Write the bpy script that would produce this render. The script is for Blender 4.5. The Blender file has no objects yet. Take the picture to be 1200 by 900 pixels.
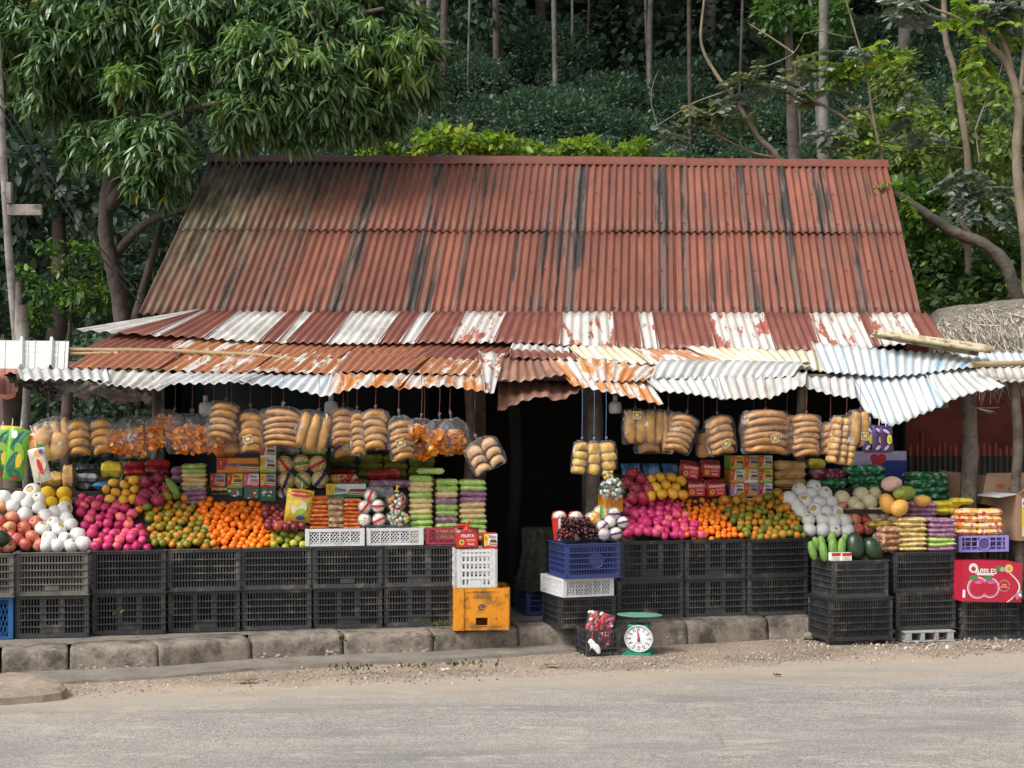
import bpy, math, random
import numpy as np
from mathutils import Vector, Matrix, noise
R = math.radians
random.seed(7); rng = np.random.default_rng(7)
S = bpy.context.scene; COL = S.collection
# ---------------------------------------------------------------- camera, sky, sun, exposure
F, HZ, EYE = 1730.0, 490.0, 1.6
cam = bpy.data.objects.new('camera', bpy.data.cameras.new('camera')); COL.objects.link(cam)
cam.location = (0, 0, EYE); cam.rotation_euler = (R(90), 0, 0)
cam.data.lens = F/1200*36; cam.data.sensor_width = 36; cam.data.shift_y = (HZ-450)/1200
cam.data.clip_start = .1; cam.data.clip_end = 600
S.camera = cam
SUN_EL, SUN_AZ = 48, 232          # azimuth of the sun, clockwise from +Y
W = bpy.data.worlds.new('World'); S.world = W; W.use_nodes = True
nt = W.node_tree; bg = nt.nodes['Background']
sky = nt.nodes.new('ShaderNodeTexSky'); sky.sky_type = 'NISHITA'; sky.sun_disc = False
sky.sun_elevation = R(SUN_EL); sky.sun_rotation = R(SUN_AZ); sky.dust_density = 4; sky.air_density = 1; sky.ozone_density = 1
hs = nt.nodes.new('ShaderNodeHueSaturation'); hs.inputs['Saturation'].default_value = .22
nt.links.new(sky.outputs[0], hs.inputs['Color']); nt.links.new(hs.outputs[0], bg.inputs['Color']); bg.inputs['Strength'].default_value = .15
sun = bpy.data.objects.new('sun', bpy.data.lights.new('sun', 'SUN')); COL.objects.link(sun)
sun.data.energy = 1.9; sun.data.angle = R(22); sun.data.color = (1, .95, .87)
a, e = R(SUN_AZ), R(SUN_EL)
sdir = Vector((math.sin(a)*math.cos(e), math.cos(a)*math.cos(e), math.sin(e)))
sun.rotation_euler = sdir.to_track_quat('Z', 'Y').to_euler(); sun.location = sdir*40
S.view_settings.view_transform = 'Standard'; S.view_settings.look = 'None'; S.view_settings.gamma = 1
S.view_settings.exposure = .45; S.view_settings.use_curve_mapping = False
S.cycles.transparent_max_bounces = 24; S.cycles.max_bounces = 8

# ---------------------------------------------------------------- helpers
def at(px, py, Y): return Vector(((px-600)/F*Y, Y, EYE-(py-HZ)/F*Y))
def Yg(py, z): return F*(EYE-z)/(py-HZ)
def lerp(a, b, t): return a+(b-a)*t
def poly(pts, x):
    if x <= pts[0][0]: p, q = pts[0], pts[1]
    elif x >= pts[-1][0]: p, q = pts[-2], pts[-1]
    else:
        for p, q in zip(pts, pts[1:]):
            if p[0] <= x <= q[0]: break
    return p[1]+(q[1]-p[1])*(x-p[0])/(q[0]-p[0])
ORD = ['zeroth','first','second','third','fourth','fifth','sixth','seventh','eighth','ninth','tenth','eleventh','twelfth','thirteenth','fourteenth','fifteenth']

def tag(o, label=None, cat=None, group=None, kind=None):
    for k, v in (('label', label), ('category', cat), ('group', group), ('kind', kind)):
        if v: o[k] = v
    return o
def thing(name, label, cat, loc=(0,0,0), rz=0, group=None):
    o = bpy.data.objects.new(name, None); COL.objects.link(o); o.empty_display_size = .1
    o.location = loc; o.rotation_euler = (0, 0, rz); return tag(o, label, cat, group)
class MB:
    def __init__(s): s.v = []; s.f = []; s.m = []; s.uv = None
    def add(s, vs, fs, mi=0, T=None):
        n = len(s.v)
        s.v += [tuple(T @ Vector(v)) for v in vs] if T is not None else [tuple(v) for v in vs]
        s.f += [tuple(i+n for i in f) for f in fs]; s.m += [mi]*len(fs); return s
    def box(s, c, d, mi=0, T=None, rz=0, taper=1):
        x, y, z = d[0]/2, d[1]/2, d[2]/2
        vs = [Vector((sx*x*(taper if sz < 0 else 1), sy*y*(taper if sz < 0 else 1), sz*z)) for sz in (-1,1) for sx, sy in ((-1,-1),(1,-1),(1,1),(-1,1))]
        if rz: vs = [Matrix.Rotation(rz, 3, 'Z') @ v for v in vs]
        vs = [v+Vector(c) for v in vs]
        return s.add(vs, [(3,2,1,0),(4,5,6,7),(0,1,5,4),(1,2,6,5),(2,3,7,6),(3,0,4,7)], mi, T)
    def tube(s, pts, rad, n=8, mi=0, T=None, wob=0, cap=True):
        pts = [Vector(p) for p in pts]; rad = rad if hasattr(rad, '__len__') else [rad]*len(pts)
        vs = []
        for i, p in enumerate(pts):
            d = (pts[min(i+1, len(pts)-1)]-pts[max(i-1, 0)]).normalized()
            u = d.cross(Vector((0, 0, 1)) if abs(d.z) < .9 else Vector((1, 0, 0))).normalized(); w = u.cross(d)
            for k in range(n):
                t = 2*math.pi*k/n; r = rad[i]*(1+wob*(noise.noise(p*3+Vector((k*1.7, i*.6, 0)))))
                vs.append(p+u*math.cos(t)*r+w*math.sin(t)*r)
        fs = [(i*n+k, i*n+(k+1) % n, (i+1)*n+(k+1) % n, (i+1)*n+k) for i in range(len(pts)-1) for k in range(n)]
        if cap: fs += [tuple(range(n)), tuple(range((len(pts)-1)*n+n-1, (len(pts)-1)*n-1, -1))]
        return s.add(vs, fs, mi, T)
    def lathe(s, prof, n=16, mi=0, T=None, sx=1, sy=1, p=2):
        vs = []
        for r, z in prof:
            for k in range(n):
                t = 2*math.pi*k/n; c, q = math.cos(t), math.sin(t)
                if p != 2: c, q = math.copysign(abs(c)**(2/p), c), math.copysign(abs(q)**(2/p), q)
                vs.append((r*c*sx, r*q*sy, z))
        m = len(prof)
        fs = [(i*n+k, i*n+(k+1) % n, (i+1)*n+(k+1) % n, (i+1)*n+k) for i in range(m-1) for k in range(n)]
        fs += [tuple(range(n-1, -1, -1)), tuple(range((m-1)*n, m*n))]
        return s.add(vs, fs, mi, T)
    def ball(s, c, r, n=12, m=8, mi=0, T=None, rot=None):
        c = Vector(c); r = (r, r, r) if not hasattr(r, '__len__') else r
        vs = []; 
        for i in range(m+1):
            ph = math.pi*(i/m); 
            for k in range(n):
                t = 2*math.pi*k/n
                v = Vector((math.sin(ph)*math.cos(t)*r[0], math.sin(ph)*math.sin(t)*r[1], -math.cos(ph)*r[2]))
                vs.append(c+(rot @ v if rot else v))
        fs = [(i*n+k, i*n+(k+1) % n, (i+1)*n+(k+1) % n, (i+1)*n+k) for i in range(m) for k in range(n)]
        return s.add(vs, fs, mi, T)
    def text(s, body, size, T, mi=0, ext=.0004):
        vs, fs = text_mesh(body)
        sc = Matrix.Scale(size, 4)
        return s.add([(v[0], v[1], v[2]) for v in vs], fs, mi, T @ sc)
_tc = {}
def text_mesh(body):
    if body not in _tc:
        c = bpy.data.curves.new('txt', 'FONT'); c.body = body; c.align_x = 'CENTER'; c.align_y = 'CENTER'; c.resolution_u = 3; c.offset = .02
        o = bpy.data.objects.new('txt', c); COL.objects.link(o); dg = bpy.context.evaluated_depsgraph_get(); dg.update()
        me = bpy.data.meshes.new_from_object(o.evaluated_get(dg))
        _tc[body] = ([tuple(v.co) for v in me.vertices], [tuple(p.vertices) for p in me.polygons])
        bpy.data.objects.remove(o); bpy.data.curves.remove(c); bpy.data.meshes.remove(me)
    return _tc[body]
FRONT = Matrix(((1,0,0,0),(0,0,-1,0),(0,1,0,0),(0,0,0,1)))      # xy plane -> facing -Y
def mesh(name, mb, mats, parent=None, smooth=False, loc=None, world=False, weld=False):
    me = bpy.data.meshes.new(name); me.from_pydata(mb.v, [], mb.f)
    for m in (mats if isinstance(mats, (list, tuple)) else [mats]): me.materials.append(m)
    if any(mb.m): me.polygons.foreach_set('material_index', mb.m)
    if smooth: me.polygons.foreach_set('use_smooth', [True]*len(me.polygons))
    if mb.uv:
        uv = me.uv_layers.new(name='UVMap'); lo = np.zeros(len(me.loops), int); me.loops.foreach_get('vertex_index', lo)
        uv.data.foreach_set('uv', np.array(mb.uv, dtype=float)[lo].ravel())
    o = bpy.data.objects.new(name, me); COL.objects.link(o)
    if parent:
        o.parent = parent
        if world: o.matrix_parent_inverse = (Matrix.LocRotScale(parent.location, parent.rotation_euler, None)).inverted()
    if loc is not None: o.location = loc
    me.validate(); me.update(); return o
def recenter(o, loc=None):
    me = o.data; n = len(me.vertices); a = np.zeros(n*3); me.vertices.foreach_get('co', a); a = a.reshape(-1, 3)
    c = a.mean(0) if loc is None else np.array(loc)
    if loc is None: c[2] = a[:, 2].min()
    me.vertices.foreach_set('co', (a-c).ravel()); o.location = Vector(c); me.update(); return o
def bevel(o, w=.004, seg=2):
    m = o.modifiers.new('bevel', 'BEVEL'); m.width = w; m.segments = seg; m.limit_method = 'ANGLE'; return o
def solid(o, t=.002):
    m = o.modifiers.new('solid', 'SOLIDIFY'); m.thickness = t; m.offset = 0; return o
def dup(o, parent=None, loc=None, rz=None, label=None, group=None):
    c = o.copy(); COL.objects.link(c)
    if parent: c.parent = parent
    if loc is not None: c.location = loc
    if rz is not None: c.rotation_euler = (0, 0, rz)
    if label: c['label'] = label
    if group: c['group'] = group
    for ch in list(o.children): dup(ch, c)
    return c

# ---------------------------------------------------------------- materials
def newmat(name):
    m = bpy.data.materials.new(name); m.use_nodes = True; t = m.node_tree; return m, t, t.nodes['Principled BSDF']
def N(t, typ, **k):
    n = t.nodes.new(typ)
    for a, b in k.items():
        if a in n.inputs: n.inputs[a].default_value = b
        else: setattr(n, a, b)
    return n
def L(t, a, b): t.links.new(a, b)
def rgb(c): return (c[0], c[1], c[2], 1)
def ramp(t, fac, stops):
    r = t.nodes.new('ShaderNodeValToRGB'); L(t, fac, r.inputs[0]); e = r.color_ramp.elements
    while len(e) < len(stops): e.new(.5)
    for el, (p, c) in zip(e, stops): el.position = p; el.color = rgb(c) if hasattr(c, '__len__') else (c, c, c, 1)
    return r.outputs[0]
def mix(t, fac, a, b, mode='MIX'):
    m = t.nodes.new('ShaderNodeMix'); m.data_type = 'RGBA'; m.blend_type = mode
    for s, v in ((m.inputs[0], fac), (m.inputs[6], a), (m.inputs[7], b)):
        if hasattr(v, 'is_linked'): L(t, v, s)
        elif hasattr(v, '__len__'): s.default_value = rgb(v)
        else: s.default_value = v
    return m.outputs[2]
def coords(t, kind='Object', scale=(1,1,1), rnd=False):
    tc = t.nodes.new('ShaderNodeTexCoord'); mp = t.nodes.new('ShaderNodeMapping'); L(t, tc.outputs[kind], mp.inputs[0]); mp.inputs['Scale'].default_value = scale
    if rnd:
        oi = t.nodes.new('ShaderNodeObjectInfo'); cx = t.nodes.new('ShaderNodeCombineXYZ'); mu = t.nodes.new('ShaderNodeMath'); mu.operation = 'MULTIPLY'; mu.inputs[1].default_value = 37
        L(t, oi.outputs['Random'], mu.inputs[0]); L(t, mu.outputs[0], cx.inputs[0]); L(t, mu.outputs[0], cx.inputs[1]); L(t, cx.outputs[0], mp.inputs['Location'])
    return mp.outputs[0]
def nz(t, vec, scale, detail=4, rough=.55, out='Fac'):
    n = N(t, 'ShaderNodeTexNoise', Scale=scale, Detail=detail, Roughness=rough); L(t, vec, n.inputs['Vector']); return n.outputs[out]
def bump(t, b, h, strength=.3, dist=.01):
    n = N(t, 'ShaderNodeBump', Strength=strength, Distance=dist); L(t, h, n.inputs['Height']); L(t, n.outputs[0], b.inputs['Normal'])
def M(name, c, rough=.6, c2=None, scale=8, bmp=.15, bs=60, spec=.4, metal=0, rnd=0, dist=.003, dirt=None, ds=3, dt=(.5,.7), trans=0, coat=0):
    m, t, b = newmat(name); v = coords(t, 'Object', rnd=True)
    col = ramp(t, nz(t, v, scale), [(.35, c), (.65, c2 if c2 else tuple(x*.8 for x in c))])
    if dirt: col = mix(t, ramp(t, nz(t, v, ds, 6, .7), [(dt[0], 0), (dt[1], 1)]), col, dirt)
    if rnd:
        oi = t.nodes.new('ShaderNodeObjectInfo'); hv = t.nodes.new('ShaderNodeHueSaturation')
        mr = N(t, 'ShaderNodeMapRange'); L(t, oi.outputs['Random'], mr.inputs[0]); mr.inputs[3].default_value = 1-rnd; mr.inputs[4].default_value = 1+rnd
        L(t, mr.outputs[0], hv.inputs['Value']); L(t, col, hv.inputs['Color']); col = hv.outputs[0]
    L(t, col, b.inputs['Base Color']); b.inputs['Roughness'].default_value = rough; b.inputs['Specular IOR Level'].default_value = spec; b.inputs['Metallic'].default_value = metal
    if coat: b.inputs['Coat Weight'].default_value = coat; b.inputs['Coat Roughness'].default_value = .15
    if bmp: bump(t, b, nz(t, v, bs, 5), bmp, dist)
    return m
def flat(name, c, rough=.45): return M(name, c, rough, tuple(x*.88 for x in c), 20, 0)
def leafmat(name, stops, rough=.45, trans=.35, spec=.4):
    m, t, b = newmat(name); g = t.nodes.new('ShaderNodeNewGeometry')
    col = ramp(t, g.outputs['Random Per Island'], stops)
    b.inputs['Roughness'].default_value = rough; b.inputs['Specular IOR Level'].default_value = spec; L(t, col, b.inputs['Base Color'])
    if trans:
        tr = t.nodes.new('ShaderNodeBsdfTranslucent'); L(t, mix(t, 1.0, col, (1.25, 1.35, .7), 'MULTIPLY'), tr.inputs[0]); ms = t.nodes.new('ShaderNodeMixShader'); ms.inputs[0].default_value = trans
        L(t, b.outputs[0], ms.inputs[1]); L(t, tr.outputs[0], ms.inputs[2]); L(t, ms.outputs[0], t.nodes['Material Output'].inputs[0])
    return m
def plastic(name, c=(.9,.92,.93), a0=.06, a1=.4, scale=18):
    m, t, b = newmat(name); v = coords(t, 'Object', (1, 1, .6), rnd=True)
    n = nz(t, v, scale, 5, .6, 'Fac'); L(t, ramp(t, n, [(.50, a0), (.62, a0*2), (.70, a1)]), b.inputs['Alpha'])
    b.inputs['Base Color'].default_value = rgb(c); b.inputs['Roughness'].default_value = .12; b.inputs['Specular IOR Level'].default_value = 1
    bump(t, b, nz(t, v, scale*1.5, 4), 1, .03); return m
BAG = plastic('clear_plastic', a0=.05, a1=.6, scale=22); BAG2 = plastic('cloudy_plastic', (.9,.92,.93), .05, .38, 26)
# ---------------------------------------------------------------- ground, road, kerb
def grid(name, xs, ys, zf, mat, kind='structure', smooth=True):
    mb = MB(); nx = len(xs)
    mb.v = [(x, y, zf(x, y)) for y in ys for x in xs]
    mb.f = [(j*nx+i, j*nx+i+1, (j+1)*nx+i+1, (j+1)*nx+i) for j in range(len(ys)-1) for i in range(nx-1)]
    mb.m = [0]*len(mb.f); o = mesh(name, mb, mat, smooth=smooth); tag(o, kind=kind); return o
def groundmat():
    m, t, b = newmat('packed_dirt'); v = coords(t)
    c = ramp(t, nz(t, v, 1.3, 6, .65), [(.35, (.19,.138,.098)), (.52, (.29,.215,.155)), (.7, (.38,.295,.225))])
    c = mix(t, ramp(t, nz(t, v, 55, 4, .7), [(.5, 0), (.62, .8)]), c, (.58,.51,.43))
    c = mix(t, ramp(t, nz(t, v, 38, 3, .7), [(.56, 0), (.64, .7)]), c, (.12,.085,.06))
    sx = t.nodes.new('ShaderNodeSeparateXYZ'); L(t, v, sx.inputs[0]); ma = N(t, 'ShaderNodeMath', operation='MULTIPLY_ADD'); L(t, sx.outputs[0], ma.inputs[0]); ma.inputs[1].default_value = -.24; L(t, sx.outputs[1], ma.inputs[2])
    m2 = N(t, 'ShaderNodeMath', operation='MULTIPLY_ADD'); L(t, nz(t, v, 2.5, 6, .75), m2.inputs[0]); m2.inputs[1].default_value = 1.1; L(t, ma.outputs[0], m2.inputs[2])
    mr = N(t, 'ShaderNodeMapRange'); L(t, m2.outputs[0], mr.inputs[0]); mr.inputs[1].default_value = 9.55; mr.inputs[2].default_value = 9.95; mr.inputs[3].default_value = .8; mr.inputs[4].default_value = 0
    c = mix(t, mr.outputs[0], c, mix(t, nz(t, v, 60, 4, .8), (.30,.23,.17), (.66,.56,.44)))
    L(t, c, b.inputs['Base Color']); b.inputs['Roughness'].default_value = .95; bump(t, b, nz(t, v, 45, 8, .75), .8, .02); return m
def roadmat():
    m, t, b = newmat('worn_asphalt'); v = coords(t); vs = coords(t, 'Object', (.5, 1.3, 1))
    c = ramp(t, nz(t, vs, 1.0, 6, .65), [(.3, (.27,.257,.24)), (.5, (.36,.34,.31)), (.72, (.47,.435,.385))])
    vo = N(t, 'ShaderNodeTexVoronoi', Scale=85.0); L(t, v, vo.inputs['Vector'])
    c = mix(t, ramp(t, vo.outputs['Color'], [(.25, .0), (.8, .4)]), c, (.66,.62,.56))
    c = mix(t, ramp(t, nz(t, v, 120, 3, .8), [(.50, 0), (.60, .85)]), c, (.085,.08,.07))
    ck = N(t, 'ShaderNodeTexVoronoi', Scale=1.1, feature='DISTANCE_TO_EDGE'); wv = mix(t, .12, v, nz(t, v, 3, 5, .7, 'Color')); L(t, wv, ck.inputs['Vector'])
    c = mix(t, mix(t, 1, ramp(t, ck.outputs[0], [(.0, .35), (.008, 0)]), ramp(t, nz(t, v, .8, 3), [(.48, 0), (.56, 1)]), 'MULTIPLY'), c, (.09,.08,.07))
    c = mix(t, ramp(t, nz(t, coords(t, 'Object', (.22, .9, 1)), 1.7, 8, .75), [(.5, 0), (.60, .6)]), c, (.22,.21,.20))
    c = mix(t, ramp(t, nz(t, coords(t, 'Object', (.8, 2.2, 1)), 2.8, 9, .85), [(.53, 0), (.62, .55)]), c, (.60,.54,.45))
    sx = t.nodes.new('ShaderNodeSeparateXYZ'); L(t, v, sx.inputs[0])
    # sandy dust gathered along the road edge (a real deposit in world space)
    ma = N(t, 'ShaderNodeMath', operation='MULTIPLY'); L(t, sx.outputs[0], ma.inputs[0]); ma.inputs[1].default_value = -.22
    ad = N(t, 'ShaderNodeMath', operation='ADD'); L(t, ma.outputs[0], ad.inputs[0]); L(t, sx.outputs[1], ad.inputs[1])
    n1 = nz(t, coords(t, 'Object', (.5, 2.2, 1)), 2.2, 5, .7); m2 = N(t, 'ShaderNodeMath', operation='MULTIPLY_ADD'); L(t, n1, m2.inputs[0]); m2.inputs[1].default_value = 1.5; L(t, ad.outputs[0], m2.inputs[2])
    mr = N(t, 'ShaderNodeMapRange'); L(t, m2.outputs[0], mr.inputs[0]); mr.inputs[1].default_value = 8.9; mr.inputs[2].default_value = 9.7; mr.inputs[4].default_value = .75
    c = mix(t, mr.outputs[0], c, mix(t, nz(t, v, 60, 4, .8), (.30,.23,.17), (.66,.56,.44)))
    L(t, c, b.inputs['Base Color']); b.inputs['Roughness'].default_value = .9; bump(t, b, nz(t, v, 110, 6, .8), .9, .012); return m
def dirt_z(x, y): return .012*noise.noise(Vector((x*1.4, y*1.4, 0)))+.008*noise.noise(Vector((x*5, y*5, 3)))
near_y = [4+i*.12 for i in range(68)]; fx = [-30,-15,-8]+[-6+i*.15 for i in range(81)]+[8,15,30]
DIRT = groundmat()
grid('ground', [-300,-120,-60]+fx+[60,120,300], [-200,-60,-10,2]+near_y+[13,15,18,22,30,60,400], lambda x, y: (dirt_z(x, y) if 8 < y < 12 and abs(x) < 7 else -.02)-.0, DIRT)
def road_edge(x): return 9.22+.225*x + (.05*x if x > 0 else 0) - .0 + .10*noise.noise(Vector((x*.9, 5, 0)))+.05*noise.noise(Vector((x*4, 9, 0)))
xs = [-120,-40,-20,-12]+[-8+i*.12 for i in range(134)]+[12,20,40,120]
mb = MB(); nr = 14
for j in range(nr+1):
    for x in xs:
        ye = road_edge(max(-9, min(9, x)))+(x-max(-9, min(9, x)))*.2; y0 = -1.5+x*.2; t_ = j/nr; t_ = t_**.6
        y = lerp(y0, ye, t_); mb.v.append((x, y, .012 + .035*math.sin(math.pi*t_)*.6 - (.016 if j == nr else 0)))
n_ = len(xs); mb.f = [(j*n_+i, j*n_+i+1, (j+1)*n_+i+1, (j+1)*n_+i) for j in range(nr) for i in range(n_-1)]; mb.m = [0]*len(mb.f)
tag(mesh('road', mb, roadmat(), smooth=True), kind='structure')

KB = [(-140,806),(0,795),(80,791),(185,787),(294,778),(402,773),(508,769),(608,763),(680,760),(805,755),(900,750),(952,749)]
KP = [Vector(((px-600)/F*Yg(py, 0), Yg(py, 0), 0)) for px, py in KB]
def concmat(name, c, c2, dark, dt=(.42,.62)):
    m, t, b = newmat(name); v = coords(t)
    k = ramp(t, nz(t, v, 5, 8, .7), [(.35, c), (.65, c2)])
    k = mix(t, ramp(t, nz(t, v, 3.3, 7, .75), [(dt[0], 0), (dt[1], .9)]), k, dark)
    k = mix(t, ramp(t, nz(t, v, 70, 4, .7), [(.55, 0), (.7, .6)]), k, (.05,.045,.04))
    L(t, k, b.inputs['Base Color']); b.inputs['Roughness'].default_value = .92; bump(t, b, nz(t, v, 40, 8, .75), .7, .015); return m
KERB = concmat('old_kerb_concrete', (.22,.185,.15), (.33,.28,.23), (.06,.05,.042), (.45,.60))
SLAB = concmat('walk_concrete', (.19,.165,.14), (.27,.24,.205), (.10,.088,.075), (.45,.8))
CHIP = M('limewash_flakes', (.46,.43,.38), .9, (.28,.25,.21), 20)
for i in range(len(KP)-1):
    p, q = KP[i], KP[i+1]; d = (q-p); ln = d.length-.010; d.normalize(); nrm = Vector((-d.y, d.x, 0)); c0 = p+d*.009
    mb = MB(); nu, H, Dp = 22, .165, .30
    prof = [(0.0,-.05),(0.0,.03),(.003,.07),(.006,.11),(.012,.142),(.030,.160),(.06,H),(.16,H+.004),(Dp,H),(Dp,-.05)]
    off = random.uniform(-.012, .012); dz = random.uniform(-.008, .006)
    for u in range(nu+1):
        for a_, z in prof:
            e_ = min(u, nu-u)/nu; rd = .006*max(0, 1-e_*24) if z > .05 else 0
            P = c0+d*(ln*u/nu); P = P+nrm*(a_+off+rd)+Vector((0, 0, z+dz-rd*.6 if z > 0 else z))
            w_ = noise.noise(P*6)*.006+noise.noise(P*24)*.006+noise.noise(P*60)*.003
            mb.v.append(P+nrm*w_+Vector((0, 0, w_*.5 if z > 0 else 0)))
    m_ = len(prof); mb.f = [(u*m_+k, (u+1)*m_+k, (u+1)*m_+k+1, u*m_+k+1) for u in range(nu) for k in range(m_-1)]
    mb.f += [tuple(range(m_)), tuple(range(nu*m_+m_-1, nu*m_-1, -1))]; mb.m = [0]*len(mb.f)
    tag(mesh('kerb', mb, KERB, smooth=True), kind='structure')
    if i in (2, 4, 5, 8):                                       # flakes of old white paint near the foot of the kerb
        fl = MB()
        for _ in range(34):
            u = random.uniform(.1, .95); P = p+d*(d.dot(q-p)*u)-nrm*.012*0+Vector((0, 0, random.uniform(.018, .05+.02*math.sin(u*9))))-nrm*.006
            r_ = random.uniform(.003, .010); fl.add([P+d*r_*math.cos(k*1.05)*1.6+Vector((0, 0, r_*.7*math.sin(k*1.05)))-nrm*.001*k for k in range(6)], [tuple(range(6))])
        tag(mesh('limewash_patch', fl, CHIP), kind='structure')
# gutter apron in front of the kerb
mb = MB()
for i in range(1, 9):
    p = KP[i]; d = (KP[i+1]-KP[i-1]).normalized(); nrm = Vector((-d.y, d.x, 0))
    w = [.0,.30,.36,.30,.27,.25,.24,.2,.12][i]
    mb.v += [tuple(p+nrm*.05+Vector((0,0,.034))), tuple(p-nrm*w+Vector((0,0,.022))), tuple(p-nrm*(w+.02)+Vector((0,0,-.03)))]
for i in range(7): mb.f += [(i*3, i*3+1, i*3+4, i*3+3), (i*3+1, i*3+2, i*3+5, i*3+4)]
mb.m = [0]*len(mb.f); tag(mesh('gutter', mb, SLAB), kind='structure')
# pavement behind the kerb, up to the shop floor
mb = MB(); K2 = [(-9,7.6,0)]+[tuple(k) for k in KP]
for k in K2: mb.v += [(k[0]-.02, k[1]+.24, .158), (k[0]-.02, 16, .158)]
mb.f = [(2*i, 2*i+2, 2*i+3, 2*i+1) for i in range(len(K2)-1)]; mb.m = [0]*len(mb.f)
n_ = len(mb.v); k = K2[-1]; mb.v += [(k[0]-.02, k[1]+.24, -.1), (k[0]-.02, 16, -.1)]; mb.f.append((n_-2, n_, n_+1, n_-1)); mb.m.append(0)
tag(mesh('pavement', mb, SLAB), kind='structure')
# broken concrete ramp at the far left
mb = MB(); ring = [(-60,800),(10,789),(50,792),(72,800),(80,806),(74,812),(50,815),(0,819),(-60,824)]
pts = [Vector(((px-600)/F*Yg(py, .05), Yg(py, .05), .05)) for px, py in ring]; c = sum(pts, Vector())/len(pts)
mb.v = [tuple(c+Vector((0,0,.03)))]
for sc_, z in ((.5, .085), (.85, .07), (.97, .05), (1.02, -.03)):
    for q in pts: 
        P = c+(q-c)*sc_*(1+.04*noise.noise(q*9+Vector((0,0,sc_)))); P.z = z; mb.v.append(tuple(P))
n_ = len(pts); mb.f = [(0, 1+i, 1+(i+1) % n_) for i in range(n_)]+[(1+r*n_+i, 1+(r+1)*n_+i, 1+(r+1)*n_+(i+1) % n_, 1+r*n_+(i+1) % n_) for r in range(3) for i in range(n_)]
mb.m = [0]*len(mb.f); tag(mesh('concrete_ramp', mb, concmat('ramp_concrete', (.3,.235,.175), (.42,.34,.26), (.2,.16,.12))), kind='structure')

# loose stones and litter on the verge
def pebbles(n, fn, name, mat, lo=.004, hi=.014):
    mb = MB()
    for _ in range(n):
        x, y, z = fn(); r_ = random.uniform(lo, hi)*random.uniform(.5, 1); ax = Vector((random.random(), random.random(), random.random())).normalized()
        q = Matrix.Rotation(random.uniform(0, 6), 4, ax); T = Matrix.Translation((x, y, z+r_*.3)) @ q @ Matrix.Diagonal((r_*random.uniform(.8,1.5), r_, r_*.7, 1))
        mb.add([(1,0,0),(-1,0,0),(0,1,0),(0,-1,0),(0,0,1),(0,0,-1),(.6,.6,.6)], [(0,2,6),(2,4,6),(4,0,6),(2,1,4),(1,3,4),(3,0,4),(2,0,5),(1,2,5),(3,1,5),(0,3,5)], 0, T)
    o = mesh(name, mb, mat); tag(o, kind='stuff'); return o
def verge():
    x = random.uniform(-3.9, 4.2); y = road_edge(x)+random.gauss(.1, .22); return x, y, .004
m, t, b = newmat('gravel'); g = t.nodes.new('ShaderNodeNewGeometry')
L(t, ramp(t, g.outputs['Random Per Island'], [(0,(.14,.11,.09)),(.5,(.34,.275,.215)),(.85,(.5,.44,.37)),(1,(.68,.63,.56))]), b.inputs['Base Color']); b.inputs['Roughness'].default_value = .9
GRAV = m
pebbles(3400, verge, 'gravel', GRAV, .003, .011)
pebbles(900, lambda: (random.uniform(-4.4, 4.5), random.uniform(6.3, 9.4), .03), 'loose_grit', GRAV, .002, .005)
pebbles(500, lambda: (random.uniform(1.9, 4.5), random.uniform(10.2, 10.7), .004), 'gravel', GRAV, .004, .02)

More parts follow.
